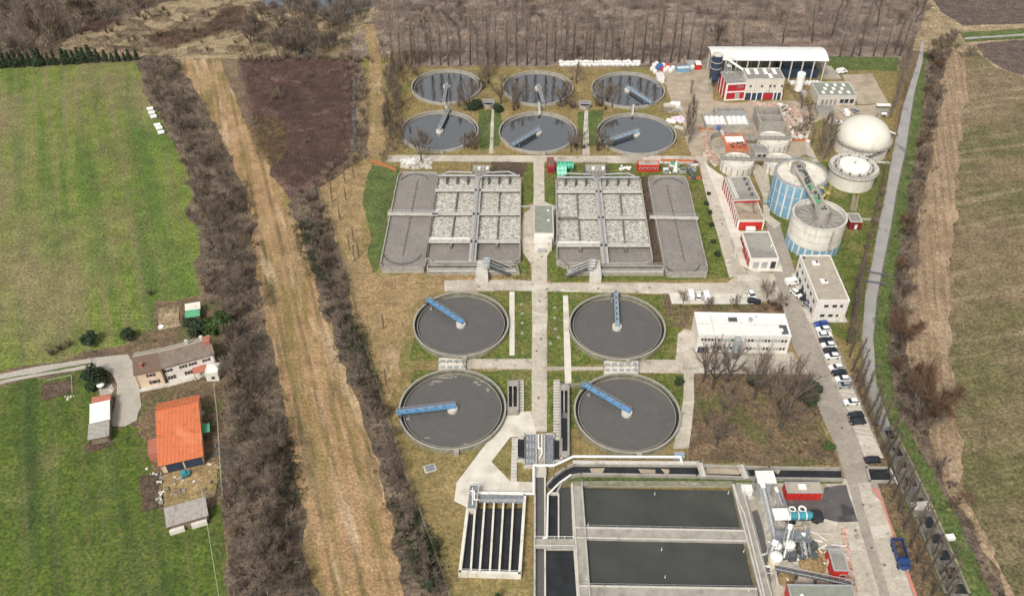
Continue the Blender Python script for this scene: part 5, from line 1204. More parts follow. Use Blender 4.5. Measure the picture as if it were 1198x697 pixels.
# white nitrogen tank
sp = P(933, 108); T = thing('white_tank', 'upright white gas tank beside the concrete warehouse', 'tank', sp)
m = MB(); m.tube(sp + Vector((0, 0, 1)), sp + Vector((0, 0, 8.6)), 1.7, 24); m.ball(sp + Vector((0, 0, 8.6)), 1.7, 24, 5, .35, True); m.build('vessel', WHITE, T)
for i in range(3):
    a = i * 2.09; p = sp + Vector((1.3 * math.cos(a), 1.3 * math.sin(a), 0)); m = MB(); m.tube(p, p + Vector((0, 0, 1.1)), .15, 6); m.build('leg', STEEL, T)
m = MB(); m.box(sp + Vector((1.5, -3.5, 0)), 2.2, 2.0, 0, 2.2); m.build('vaporiser', STEEL, T)
m = MB(); m.tube(sp + Vector((1.5, 0, 2)), sp + Vector((1.5, -3, 2)), .1); m.build('pipe', STEEL, T)
m = MB()
fp = [P(924, 98), P(920, 103), P(934, 121), P(944, 121)]
for a, b in zip(fp[:-1], fp[1:]): m.rail(a, b, 0, 2.0, .06, 1.2)
tag(m.build('mesh_fence', STEELD), 'dark mesh fence round the white gas tank', 'fence')

# ============================================================ DIGESTERS AND GASHOLDERS
def circ(l, r, t, b, h):
    yc = (P((l + r) / 2, t, h).y + P((l + r) / 2, b, h).y) / 2; ry = (P((l + r) / 2, t, h).y - P((l + r) / 2, b, h).y) / 2
    zc = yc * CT + (HC - h) * ST; rx = (r - l) / 2 * zc / FPX
    return Vector((((l + r) / 2 - 599) * zc / FPX, yc, 0)), (rx + ry) / 2
def drum_panels(T, nm, c, r, z0, z1, m, n, fill, off=0):
    mb = MB()
    for i in range(n):
        a0 = 2 * math.pi * i / n + off; a1 = a0 + 2 * math.pi / n * fill; k = 3
        for j in range(k):
            b0, b1 = a0 + (a1 - a0) * j / k, a0 + (a1 - a0) * (j + 1) / k
            v = [(c.x + rr * math.cos(b), c.y + rr * math.sin(b), z) for z in (z0, z1) for rr in (r, r + .09) for b in (b0, b1)]
            mb.add(v, [(2, 3, 7, 6), (0, 2, 6, 4), (3, 1, 5, 7), (4, 6, 7, 5), (0, 1, 3, 2)])
    return mb.build(nm, m, T)
c1, r1 = circ(908.6, 966.0, 186.2, 221.5, 13.5)
T = thing('digester', 'tall round digester clad in light blue panels', 'digester', c1); H1 = 13.5
m = MB(); m.ring(c1, r1 - .5, r1, 0, H1, 96); m.build('wall', WSTAIN, T)
m = MB(); m.ring(c1, r1 - .55, r1 + .12, H1, H1 + .25, 96); m.build('rim', STEEL, T)
m = MB(); m.disc(c1, r1 - .5, H1 - 1.4, 96); m.build('roof', WSTAIN, T)
drum_panels(T, 'blue_panel', c1, r1 + .005, .3, H1 - .3, PANELB, 22, .76)
m = MB(); [m.ring(c1, r1 + .1, r1 + .14, z, z + .12, 96) for z in (4.6, 9.0)]; m.build('band', WSTAIN, T)
m = MB(); m.rail
for i in range(48):
    a, b = 2 * math.pi * i / 48, 2 * math.pi * (i + 1) / 48; m.rail((c1.x + (r1 - .2) * math.cos(a), c1.y + (r1 - .2) * math.sin(a)), (c1.x + (r1 - .2) * math.cos(b), c1.y + (r1 - .2) * math.sin(b)), H1 + .25, 1.0, .05, 3)
m.build('railing', STEEL, T)
c2, r2 = circ(925.9, 992.4, 234.5, 268.5, 12.0); H2 = 12.0
T = thing('digester', 'round stained white digester with a blue panelled base', 'digester', c2)
m = MB(); m.ring(c2, r2 - .5, r2, 0, H2, 96); m.build('wall', WSTAIN, T)
m = MB(); m.ring(c2, r2 - .55, r2 + .12, H2, H2 + .25, 96); m.build('rim', CONCL, T)
m = MB(); m.disc(c2, r2 - .5, H2 - 1.5, 96); m.build('roof', FELT, T)
m = MB()
for i in range(16):
    a = 2 * math.pi * i / 16 + .1; m.beam(c2 + Vector((math.cos(a), math.sin(a), 0)) * 2, c2 + Vector((math.cos(a), math.sin(a), 0)) * (r2 - 2.0), .12, H2 - 1.49, H2 - 1.40)
m.build('roof_rib', CONCL, T)
drum_panels(T, 'blue_panel', c2, r2 + .005, .2, 3.6, PANELB, 24, .74)
m = MB(); [m.ring(c2, r2, r2 + .05, z, z + .1, 96) for z in (3.7, 6.5, 9.3)]; m.build('band', CONC, T)
m = MB(); a = R(-75); p = c2 + Vector((math.cos(a), math.sin(a), 0)) * (r2 + .15); m.box(p, .5, .3, 3.8, 11.5, a); m.build('ladder', CONC, T)
T = thing('digester_gantry', 'grey enclosed gantry crossing from one digester roof to the other', 'gantry', (c1 + c2) / 2)
A = c1 + Vector((-.4, 3.0, 0)); B = c2 + Vector((.2, -1.2, 0)); d = (B - A).normalized(); n = Vector((-d.y, d.x, 0))
m = MB(); m.beam(A, B, 3.2, 13.9, 14.3); m.build('deck', CONC, T)
m = MB(); m.beam(A + n * 1.5, B + n * 1.5, .2, 14.3, 15.3); m.beam(A - n * 1.5, B - n * 1.5, .2, 14.3, 15.3); m.build('side', CONCL, T)
m = MB(); m.tube(B + Vector((0, 0, H2 - 1.4)), B + Vector((0, 0, 14.6)), 2.6, 24); m.ring(B, 2.3, 2.7, 14.6, 15.3, 24); m.build('end_platform', CONC, T); m = MB(); m.tube(A + Vector((0, 0, 12)), A + Vector((0, 0, 14.6)), 2.4, 24); m.ring(A, 2.1, 2.5, 14.6, 15.2, 24); m.build('end_platform', CONC, T)
m = MB()
for t in (.42, .5, .72, .8): p = A.lerp(B, t); m.beam(p - d * .7, p + d * .7, 1.9, 14.31, 14.45)
m.build('hatch', GREENS, T)
m = MB()
rr = random.Random(5)
for i in range(26):
    t = rr.random(); p = A.lerp(B, t) + n * rr.uniform(-1.1, 1.1); m.box(p, rr.uniform(.3, .9), rr.uniform(.3, .9), 14.3, 14.6 + rr.random() * .8, rr.random())
m.build('equipment', STEELD, T)
m = MB(); s0 = c1 + Vector((r1 * .55, -r1 * .88, 0)); 
for k in range(4):
    z = 3.2 * k + .4; a, b = (s0 + Vector((0, 0, z)), s0 + Vector((3.2, 1.6, z + 3.2))) if k % 2 == 0 else (s0 + Vector((3.2, 1.6, z)), s0 + Vector((0, 0, z + 3.2)))
    m.tube(a, b, .28, 6); m.tube(a + Vector((0, 0, 1)), b + Vector((0, 0, 1)), .07, 5); m.box(b, 1.6, 1.4, z + 3.1, z + 3.25)
for q in ((-.6, -.5), (3.8, 1.1), (-.6, .9), (3.8, 2.4)): m.tube(s0 + Vector((q[0], q[1], 0)), s0 + Vector((q[0], q[1], 14)), .1, 5)
m.build('yellow_stair', YELLOW, T)
m = MB(); m.path([P(893, 236, 2.4), P(901, 236, 2.4), P(918, 241, 2.4)], .3); m.build('pipe_bridge', PANELB, T)
# dome gasholder
c3, r3 = circ(984.9, 1036.5, 142, 177, 6.0); 
T = thing('dome_gasholder', 'large cream domed gasholder', 'gasholder', c3)
m = MB(); m.ring(c3, r3 - .3, r3 + .1, 0, 5.6, 96); m.build('wall', WSTAIN, T)
m = MB(); m.ball(c3 + Vector((0, 0, 5.6)), r3, 64, 18, .80, True); m.build('dome', DOME, T, True)
m = MB(); m.ring(c3, r3 + .1, r3 + 1.0, 5.3, 5.5, 96)
for i in range(40):
    a, b = 2 * math.pi * i / 40, 2 * math.pi * (i + 1) / 40; m.rail((c3.x + (r3 + .9) * math.cos(a), c3.y + (r3 + .9) * math.sin(a)), (c3.x + (r3 + .9) * math.cos(b), c3.y + (r3 + .9) * math.sin(b)), 5.5, 1.0, .06, 3)
m.build('gallery', CONC, T)
m = MB()
for i in range(10):
    a0, a1 = R(-140 + i * 8), R(-132 + i * 8); z = .3 + i * .5
    m.beam((c3.x + (r3 + .6) * math.cos(a0), c3.y + (r3 + .6) * math.sin(a0)), (c3.x + (r3 + .6) * math.cos(a1), c3.y + (r3 + .6) * math.sin(a1)), .9, z, z + .35)
m.build('stair', CONCD, T)
m = MB(); p = c3 + Vector((-3, -r3 * .78, 0)); m.ball(p + Vector((0, 0, 9.0)), .3); m.build('vent', STEELD, T)
c4, r4 = circ(969.0, 1029.8, 180, 209.5, 6.4)
T = thing('flat_gasholder', 'round gasholder with flat white lid, below the cream dome', 'gasholder', c4)
m = MB(); m.ring(c4, r4 - 2.2, r4 - .9, 0, 5.9, 96); m.build('wall', WSTAIN, T)
m = MB(); m.ring(c4, r4 - 1.7, r4, 5.9, 6.3, 96); m.ring(c4, r4 - 3.2, r4 - 2.6, 6.0, 6.7, 96); m.build('gallery', CONCL, T)
m = MB(); m.disc(c4, r4 - 1.6, 5.95, 96); m.build('seal_ring', CONC, T)
m = MB(); m.tube(c4 + Vector((0, 0, 5.9)), c4 + Vector((0, 0, 7.2)), r4 - 3.3, 64, r4 - 3.6); m.tube(c4 + Vector((0, 0, 7.2)), c4 + Vector((0, 0, 7.6)), r4 - 3.6, 64, .5); m.build('lid', WHITE, T)
m = MB(); m.tube(c4 + Vector((0, 0, 7.4)), c4 + Vector((0, 0, 8.2)), .3, 8); m.build('vent', CONC, T)
m = MB()
for i in range(40):
    a, b = 2 * math.pi * i / 40, 2 * math.pi * (i + 1) / 40
    for q in (.15, ): m.rail((c4.x + (r4 - q) * math.cos(a), c4.y + (r4 - q) * math.sin(a)), (c4.x + (r4 - q) * math.cos(b), c4.y + (r4 - q) * math.sin(b)), 6.3, 1.0, .06, 3)
for i in range(12):
    a = 2 * math.pi * i / 12; p = c4 + Vector((math.cos(a), math.sin(a), 0)) * (r4 - 2.4); m.box(p, .5, .5, 6.3, 7.2, a)
m.build('railing', CONCD, T)
m = MB(); m.beam(P(1021, 189, 1), P(1041, 190.5, 1), .9, .7, 1.1); tag(m.build('pipe_duct', CONCL), 'pale duct from the flat gasholder to the canal', 'duct')
m = MB(); m.beam(P(1006, 255.5, .5), P(1029, 257, .5), .9, 0, .5); tag(m.build('pipe_duct', CONC), 'pale duct from the maroon cabin to the canal', 'duct')
m = MB(); m.tube(P(1036.5, 152, 1.2), P(1048, 157, 1.2), .3, 8); tag(m.build('gas_pipe', WHITE), 'white pipe from the dome to the canal', 'pipe')
T = thing('gas_flare', 'small pipe rig with grey pad beside the dome', 'pipe rig', P(1034, 131))
m = MB(); m.box(P(1034, 131), 5, 3, 0, .4); m.build('pad', CONC, T)
m = MB(); m.box(P(1032, 128), 5.5, 1.6, 1.8, 2.3); m.tube(P(1036, 133), P(1036, 133, 3.2), .5, 10); m.tube(P(1033, 133), P(1033, 133, 2.6), .5, 10); m.build('vessel', WHITE, T)
m = MB(); m.path([P(1028, 133, 1.5), P(1022, 140, 1.5), P(1018, 145, 1.5)], .15); m.rail(P(1029, 133), P(1040, 133), 0, 1.8, .07, 1); m.build('pipe', STEELD, T)
T = thing('flare_walk', 'mossy stepping slab between flat gasholder and maroon cabin', 'walk', P(1000, 240))
m = MB(); m.beam(P(998, 247, .4), P(1001.5, 229, .4), 2.4, 0, .35); m.build('slab', MOSS, T)
m = MB(); m.rail(P(996, 247), P(999, 229), .35, 1.0, .07, 1.5); m.rail(P(1000.5, 247), P(1004, 229), .35, 1.0, .07, 1.5); m.tube(P(1008, 248), P(1010, 243, 4), .08, 5); m.build('railing', YELLOW, T)

# thickeners
def thick(label, l, r, t, b, h, roofm):
    c, r_ = circ(l, r, t, b, h); T = thing('sludge_thickener', label, 'thickener', c)
    m = MB(); m.ring(c, r_ - .35, r_, 0, h, 64); m.build('wall', WSTAIN, T)
    m = MB(); m.disc(c, r_ - .3, h - .35, 64); m.build('cover', roofm, T)
    m = MB()
    for i in range(18):
        a = 2 * math.pi * i / 18; p = c + Vector((math.cos(a), math.sin(a), 0)) * (r_ + .1); m.box(p, .4, .25, 0, h - .1, a)
    m.build('buttress', CONC, T)
    m = MB()
    for i in range(32):
        a, b_ = 2 * math.pi * i / 32, 2 * math.pi * (i + 1) / 32; m.rail((c.x + (r_ - .1) * math.cos(a), c.y + (r_ - .1) * math.sin(a)), (c.x + (r_ - .1) * math.cos(b_), c.y + (r_ - .1) * math.sin(b_)), h, 1.0, .04, 3)
    m.build('railing', STEEL, T)
    return T, c, r_
THK = [thick('white covered thickener nearest the red building', 843.9, 882, 178, 198.5, 3.6, WSTAIN),
       thick('white covered thickener beside the blue digester', 895, 930.4, 178.7, 198, 3.6, WSTAIN),
       thick('white covered thickener below the open concrete basin', 886, 924, 153.5, 172, 3.6, WSTAIN)]
c, r_ = circ(832, 870, 152, 175, 3.2); T = thing('open_thickener', 'empty open thickener under repair, dark inside', 'thickener', c)
m = MB(); m.ring(c, r_ - .35, r_, 0, 3.2, 64); m.build('wall', CONC, T)
m = MB(); m.disc(c, r_ - .3, .6, 64); m.build('floor', GR['dirt'], T)
m = MB(); m.beam(c + Vector((-1, 0, 0)), c + Vector((-1, r_, 0)), 1.2, 2.9, 3.25); m.beam(c + Vector((0, 0, 0)), c + Vector((r_, .5, 0)), .3, .6, 3.0); m.build('bridge', CONCL, T)
T = thing('orange_machine_deck', 'orange framed equipment deck over the thickeners', 'equipment', P(860, 176))
FO = Frame((846.5, 174), (873.5, 173.5), (871, 158.5), (847.5, 158.5), 4.6)
m = MB(); FO.box(m, 0, FO.w, 0, FO.d, 1.2, 4.4); m.build('body', CONCL, T)
m = MB(); FO.box(m, -.15, FO.w + .15, -.15, FO.d + .15, 4.4, 4.6); FO.box(m, -.2, FO.w + .2, -.22, -.01, 2.8, 4.3); m.build('deck', ORANGE, T)
m = MB(); FO.box(m, FO.w * .1, FO.w * .93, FO.d * .45, FO.d * .85, 4.61, 5.0); m.build('cover', WHITE, T)
m = MB(); rr = random.Random(3)
for i in range(14): m.box(FO.at(rr.uniform(.5, FO.w - .5), rr.uniform(.3, FO.d * .4)), .6, .5, 4.6, 4.8 + rr.random() * .6, rr.random())
m.build('equipment', STEELD, T)
m = MB(); m.rail(FO.at(0, 0), FO.at(FO.w, 0), 4.6, 1.0, .06, 1.2); m.rail(FO.at(0, FO.d), FO.at(FO.w, FO.d), 4.6, 1.0, .06, 1.2); m.build('railing', REDB, T)
for (a, b, lb) in (((843, 184.5), (938, 187.5), 'long concrete footbridge across the two lower thickeners'), ((870, 160.5), (925, 161), 'concrete footbridge across the thickener below the open basin')):
    T = thing('footbridge', lb, 'footbridge', P(*a)); A, B = P(*a, 4.2), P(*b, 4.2)
    m = MB(); m.beam(A, B, 1.6, 3.9, 4.2); m.build('deck', CONC, T)
    m = MB(); n = Vector((0, .75)); m.rail(A.to_2d() + n, B.to_2d() + n, 4.2, 1.05, .06, 1.8); m.rail(A.to_2d() - n, B.to_2d() - n, 4.2, 1.05, .06, 1.8); m.build('railing', STEELD, T)
T, F = building('pump_house', 'small grey pump house in the middle of the thickeners', (882, 178.5), (898, 178), (896.5, 168.5), (880.5, 169), 3.2, CONCL, FELT, .2, parm=STEEL)
for q in (.2, .55): window(F, T, 'S', F.w * q, 1.0, 1.6, 1.4)
# open concrete basin
F = Frame((892.3, 142.6), (922.6, 143.2), (905.0, 125), (884, 125), 5.2); F.w = max(F.w, 10)
T = thing('open_concrete_basin', 'tall open rectangular concrete basin beside pink rubble', 'basin', F.at(0, 0))
m = MB(); h = 5.2
F.box(m, 0, F.w, 0, .5, 0, h); F.box(m, 0, F.w, F.d - .5, F.d, 0, h); F.box(m, 0, .5, .502, F.d - .502, 0, h - .003); F.box(m, F.w - .5, F.w, .502, F.d - .502, 0, h - .003); F.box(m, .502, F.w - .502, F.d * .45, F.d * .45 + .4, 0, h - .01)
m.build('wall', CONC, T)
m = MB(); F.box(m, .5, F.w - .5, .5, F.d - .5, .02, .3); m.build('floor', CONCD, T)
T = thing('rubble_heap', 'heap of broken planks and rubble right of the open basin', 'rubble', P(916, 133))
rr = random.Random(11)
for k, mt in enumerate((WHITE, PLANK, GR['pink'], CONCL)):
    m = MB()
    for i in range(26):
        p = P(rr.uniform(907, 924), rr.uniform(124, 141)) if i % 2 else P(rr.uniform(925, 945), rr.uniform(142, 166)); m.box(p, rr.uniform(.4, 2.8), rr.uniform(.3, .8), 0, rr.uniform(.3, 1.8), rr.uniform(-1, 1))
    m.build(('plaster', 'timber', 'brick', 'block')[k] + '_debris', mt, T)
# membrane tank platform
F = Frame((824, 147), (882, 148), (873, 129.5), (823, 131), 2.0)
T = thing('membrane_tanks', 'concrete platform with a row of white covered membrane tanks', 'tanks', F.at(0, 0))
m = MB(); F.box(m, 0, F.w, 0, F.d, 0, 1.6); m.build('platform', CONC, T)
m = MB(); m.rail(F.at(.2, .2), F.at(F.w - .2, .2), 1.6, 1.0, .05, 1.6); F.box(m, F.w * .35, F.w * .93, F.d * .86, F.d * .9, 1.6, 2.6); F.box(m, F.w * .4, F.w * .9, F.d * .7, F.d * .74, 1.6, 2.4); m.build('railing', STEEL, T)
for i in range(8):
    a = F.w * (.02 + .107 * i + (.05 if i > 3 else 0)); m = MB()
    c0, c1_ = F.at(a + 1.0, .9 + 1.0, 1.6), F.at(a + 1.0, F.d * .62, 1.6); k = 8
    for j in range(k):
        t0, t1 = math.pi * j / k, math.pi * (j + 1) / k
        q = lambda cc, t: cc + Vector((F.u.x, F.u.y, 0)) * 1.05 * math.cos(t) + Vector((0, 0, .9 * math.sin(t)))
        m.quad(q(c0, t0), q(c1_, t0), q(c1_, t1), q(c0, t1)); m.quad(c0, q(c0, t0), q(c0, t1)); m.quad(c1_, q(c1_, t1), q(c1_, t0))
    m.build('tank_cover', WHITE, T)
m = MB(); F.box(m, F.w * .3, F.w * .34, F.d * .6, F.d * 1.25, 0, 2.4); F.box(m, F.w * .34, F.w * .98, F.d * 1.2, F.d * 1.25, 0, 2.2); F.box(m, F.w * .94, F.w * .98, F.d * 1.0, F.d * 1.2, 0, 2.2); m.build('old_wall', CONC, T)
tag(bag(P(840, 152), BAGB, 1.6), 'small blue bin at the foot of the membrane tanks', 'bin')
# orange site fences
for pts, lb in ((((773, 189), (813, 190), (817, 193), (820, 210), (805, 210)), 'orange site netting around the litter above the right lagoon'), (((817, 152), (833, 153)), 'short orange netting left of the membrane tanks'), (((434, 189.5), (445, 193), (464, 201)), 'orange netting at the corner of the left lagoon'), (((926, 166), (946, 165.5)), 'orange barrier by the rubble')):
    m = MB(); q = [P(*p) for p in pts]
    for a, b in zip(q[:-1], q[1:]): m.beam(a, b, .08, .15, 1.15)
    T = thing('site_fence', lb, 'site fence', q[0]); m.build('netting', ORANGE, T)
    m = MB()
    for a, b in zip(q[:-1], q[1:]):
        for i in range(6): p = a.lerp(b, i / 5); m.box(p, .1, .1, 0, 1.3)
    m.build('post', STEELD, T)
# containers north of the basins
T, F = building('red_container', 'dark roofed maroon container at the road corner', (640.2, 195), (648.6, 195), (648, 184), (640, 184), 3.0, RED, BTILE2, .08, cat='container')
for side in 'S':
    window(F, T, 'S', .3, .4, F.w - .6, 2.0, DRED, RED, 'door')
T, F = building('red_container', 'long bright red container below the far tanks', (746.5, 193.5), (771.5, 193.5), (770.5, 187.5), (746, 187.5), 2.9, REDB, FELTT, .08, cat='container')
m = MB(); F.box(m, F.w * .36, F.w * .55, F.d * .4, F.d * .75, 2.9, 3.2); m.build('roof_hatch', FELT, T)
for i in range(5): window(F, T, 'S', F.w * (.06 + .19 * i), 1.2, 1.0, .8)
def htank(label, a, b, r, m_, bands):
    T = thing('horizontal_tank', label, 'tank', P(*a)); A, B = P(*a, r + .4), P(*b, r + .4); d = (B - A).normalized()
    m = MB(); m.tube(A, B, r, 20); m.build('vessel', m_, T, False)
    m = MB(); [m.tube(A.lerp(B, t) - d * .08, A.lerp(B, t) + d * .08, r + .08, 20) for t in bands]; m.build('band', GREENT if m_ is GREENL else GREENL, T)
    m = MB(); [m.box(A.lerp(B, t), .5, 2 * r * .8, 0, .5) for t in (.15, .85)]; m.build('saddle', CONC, T)
    return T
htank('dark green horizontal tank', (652, 193.5), (671, 194), 1.5, GREENT, (.2, .45, .7, .95))
htank('mint green horizontal tank, upper of two beside the maroon container', (651.5, 198), (663, 198.5), 1.4, GREENL, (.3, .7))
htank('mint green horizontal tank, lower of two beside the maroon container', (652, 203), (663, 203.5), 1.4, GREENL, (.3, .7))
T = thing('gravel_bags', 'cluster of white and lilac sacks on the grass above the right basins', 'sacks', P(731, 199))
m = MB(); rr = random.Random(2)
for i in range(10): p = P(726 + i * 1.25, 195.5 + rr.uniform(-1.5, 2.5), .4); m.ball(p, rr.uniform(.5, .8), 10, 6, .7)
m.build('sack', BAGW, T)
# clutter within the orange netting
T = thing('pipe_store', 'scattered pipes, boards and crates inside the orange netting', 'clutter', P(797, 199))
rr = random.Random(8)
for k, (mt, nn) in enumerate(((WHITE, 18), (STEEL, 14), (GREENS, 10), (PLANK, 12), (STEELD, 10))):
    m = MB()
    for i in range(nn): m.box(P(rr.uniform(775, 814), rr.uniform(191, 203)), rr.uniform(.4, 2.6), rr.uniform(.3, .9), 0, rr.uniform(.2, 1.0), rr.uniform(-.7, .7))
    m.build(('board', 'pipe_bundle', 'crate', 'timber', 'fitting')[k], mt, T)
m = MB(); c = P(790, 200); m.tube(c, c + Vector((0, 0, 4.5)), .9, 12, .15); m.build('cone', WHITE, T)
m = MB(); a, b = P(807, 199, 1.0), P(812, 208, 1.0); m.tube(a, b, .9, 10); m.build('dark_roller', STEELD, T)
T = thing('rubble_pile', 'pale rubble and stones at the top left corner of the left lagoon', 'rubble', P(480, 192))
rr = random.Random(21); m = MB()
for i in range(150):
    p = P(rr.uniform(469, 506), rr.uniform(186, 198)); s = rr.uniform(.3, 1.0); m.box(p, s * 1.4, s, 0, s * .7, rr.random() * 3)
m.build('stone', CONCL, T); m = MB()
for i in range(40): m.ball(P(rr.uniform(469, 484), rr.uniform(186, 192), .3), rr.uniform(.4, .9), 7, 4, .6)
m.build('boulder', BAGW, T)

# ============================================================ MACHINERY YARD bottom right
def canopy(label, fl, fr, br, bl, h):
    F = Frame(fl, fr, br, bl, h); T = thing('machine_canopy', label, 'canopy', F.at(F.w / 2, F.d / 2))
    m = MB(); F.box(m, 0, F.w, 0, F.d, h - .35, h); m.build('roof', WHITE, T)
    for x in (.3, F.w - .3):
        for y in (.3, F.d - .3):
            m = MB(); F.box(m, x - .12, x + .12, y - .12, y + .12, 0, h - .352); m.build('post', STEEL, T)
    return T, F
T, F = canopy('square white canopy at the head of the inclined screws', (886.6, 564.8), (908, 564.3), (905.7, 550), (883.7, 550), 6.5)
m = MB(); F.box(m, .8, F.w - .6, .8, F.d - .6, 0, 4.6); m.build('machine', STEEL, T)
T, F = canopy('square white canopy over the blue tank truck', (905.7, 607.6), (924, 607), (922.6, 594), (904, 594), 6.0)
T, F = building('switch_cabinet', 'small white cabinet at the corner of the basins', (868.5, 574), (880.5, 574), (879.5, 566.5), (868, 566.5), 2.2, WHITE, WHITE, .1, cat='cabinet')
T, F = building('red_container', 'bright red container with grey roof by the black asphalt', (921, 576.3), (962.5, 576.3), (959, 563.7), (918, 563.3), 3.0, REDB, FELTT, .12, cat='container', parm=STEEL)
skylights(F, T, [(F.w * .46, F.d * .55)], 1.9, 1.5, 2.95)
m = MB(); [F.box(m, F.w * q, F.w * q + .12, -.1, -.01, .1, 2.8) for q in (.2, .4, .6, .8)]; m.build('rib', RED, T)
T, F = building('red_building', 'small red walled building with grey roof in the machinery yard', (976.5, 667), (993.5, 667.3), (986, 641.4), (968, 641), 3.8, REDB, FELT, .15, parm=STEEL)
window(F, T, 'W', F.d * .5, .3, 1.4, 2.2, WHITE, REDB, 'door'); window(F, T, 'S', F.w * .5, 1.2, 1.4, 1.0)
T, F = building('grey_building', 'grey roofed red walled building at the bottom edge', (930, 745), (1012, 745), (1000, 684.2), (927.6, 682.4), 4.0, REDB, GGREEN, .2, parm=STEEL)
m = MB(); c = F.at(F.w * .18, F.d * .8, 3.9); m.tube(c, c + Vector((.6, -2.0, .5)), .4, 12); m.build('roof_duct', WHITE, T)
# inclined screw conveyors
def screw(label, a, b, za, zb, r=.45):
    T = thing('inclined_conveyor', label, 'conveyor', P(*a)); A, B = P(a[0], a[1], za), P(b[0], b[1], zb); d = (B - A).normalized(); n = Vector((-d.y, d.x, 0)).normalized()
    m = MB(); m.tube(A, B, r, 10); m.build('tube', STEEL, T)
    m = MB()
    for s in (-1, 1):
        m.tube(A + n * s * (r + .45), B + n * s * (r + .45), .09, 5); m.tube(A + n * s * (r + .45) + Vector((0, 0, 1)), B + n * s * (r + .45) + Vector((0, 0, 1)), .06, 5)
        k = int((B - A).length / 1.2)
        for i in range(k):
            p = A.lerp(B, i / k) + n * s * (r + .45); p2 = A.lerp(B, (i + 1) / k) + n * s * (r + .45)
            m.tube(p, p + Vector((0, 0, 1)), .05, 4); m.tube(p, p2 + Vector((0, 0, 1)), .04, 4)
    m.build('truss', STEEL, T)
    m = MB()
    for t in (.25, .6, .95):
        p = A.lerp(B, t)
        for s in (-1, 1): m.tube(Vector((p.x, p.y, 0)) + n * s * 1.1, p + n * s * .4, .12, 6)
    m.build('support', STEEL, T)
    m = MB(); m.tube(B - d * .2, B + d * 1.1, r * 1.5, 12); m.build('motor', WHITE, T)
screw('long grey inclined screw conveyor beside the basin', (908, 633), (893, 570), 1.0, 6.0)
screw('second grey inclined screw, left of the first', (900, 652), (906, 636), .6, 3.2, .5)
screw('short grey inclined screw under the tank truck', (917, 652), (924, 618), .8, 5.0, .4)
screw('grey inclined screw leaning right of the square canopy', (918, 598), (909, 574), .8, 5.0, .3)
screw('low grey trough conveyor', (943, 654), (940, 629), .6, 2.2, .5)
T = thing('machine_platform', 'steel grating platform with dark machinery under the tank truck', 'platform', P(925, 640))
m = MB(); m.prism([P(908, 633, 3).to_2d(), P(950, 633, 3).to_2d(), P(947, 620, 3).to_2d(), P(907, 620, 3).to_2d()], 2.7, 2.95); m.build('deck', GRATE, T)
m = MB()
for x in (909, 920, 932, 944):
    for y in (632, 642): m.tube(P(x, y), P(x, y) + Vector((0, 0, 2.8)), .14, 6)
m.rail(P(908, 633, 3), P(950, 633, 3), 2.95, 1.0, .06, 1.2); m.rail(P(907, 620, 3), P(947, 620, 3), 2.95, 1.0, .06, 1.2); m.build('frame', STEELD, T)
m = MB(); rr = random.Random(14)
for i in range(34): m.box(P(rr.uniform(906, 952), rr.uniform(632, 655)), rr.uniform(.5, 2), rr.uniform(.4, 1.4), 0, rr.uniform(.5, 2.4), rr.random())
m.build('machinery', STEELD, T)
m = MB()
for i in range(22): p = P(rr.uniform(897, 975), rr.uniform(612, 680), .3); m.tube(p, p + Vector((rr.uniform(-4, 4), rr.uniform(-2, 2), rr.uniform(0, 1.2))), rr.uniform(.08, .25), 6)
m.build('pipe', WHITE, T)
for (x, y, r, h, lb) in ((906, 644, 1.3, 2.4, 'white round drum left of the screws'), (921, 643, 1.4, 2.6, 'white round drum below the screws'), (905, 660, 1.5, 3.4, 'white and ochre upright tank near the long conveyor')):
    T = thing('process_drum', lb, 'drum', P(x, y)); c = P(x, y)
    m = MB(); m.tube(c, c + Vector((0, 0, h)), r, 20); m.build('vessel', WSTAIN, T)
    m = MB(); m.ball(c + Vector((0, 0, h)), r * .98, 20, 5, .4, True); m.tube(c + Vector((0, 0, h + .3)), c + Vector((0, 0, h + .9)), .3, 8); m.build('lid', WHITE, T)
    m = MB(); m.ring(c, r + .01, r + .1, h * .45, h * .6, 20); m.build('band', YELLOW if y == 660 else STEEL, T)
T = thing('belt_conveyor', 'long grey belt conveyor crossing in front of the small red building', 'conveyor', P(950, 670))
A, B = P(907, 664, 2.5), P(996, 683, 2.5); d = (B - A).normalized(); n = Vector((-d.y, d.x, 0))
m = MB(); m.beam(A, B, 1.1, 2.2, 2.45); m.build('belt', STEELD, T)
m = MB(); m.rail(A + n * .6, B + n * .6, 2.3, .9, .06, 1.2); m.rail(A - n * .6, B - n * .6, 2.3, .9, .06, 1.2); m.build('railing', STEEL, T)
for t in (.05, .3, .55, .8, .97):
    m = MB(); p = A.lerp(B, t); m.box(p, .3, 1.0, 0, 2.2); m.build('leg', STEELD, T)
T = thing('sand_bay', 'pale sand heap by the belt conveyor', 'sand heap', P(950, 665))
m = MB(); m.ball(P(950, 660), 3.2, 16, 5, .4, True); m.ball(P(960, 651), 2.2, 14, 5, .35, True); m.ball(P(918, 676), 2.4, 14, 5, .35, True); m.build('sand', GR['tanland'], T)
T = thing('precast_pipe', 'cream pipe section lying next to the tank truck', 'pipe', P(935, 619)); m = MB(); m.tube(P(927, 619.5, .7), P(942, 618.5, .7), .75, 16); m.build('pipe', CREAM, T)
m = MB(); [m.tube(P(927 + 15 * t, 619.5 - t, .7) - Vector((.12, 0, 0)), P(927 + 15 * t, 619.5 - t, .7) + Vector((.12, 0, 0)), .86, 16) for t in (.03, .97)]; m.build('collar', WHITE, T)
T = thing('wall_bay', 'low concrete bay walls right of the conveyor', 'wall', P(908, 684))
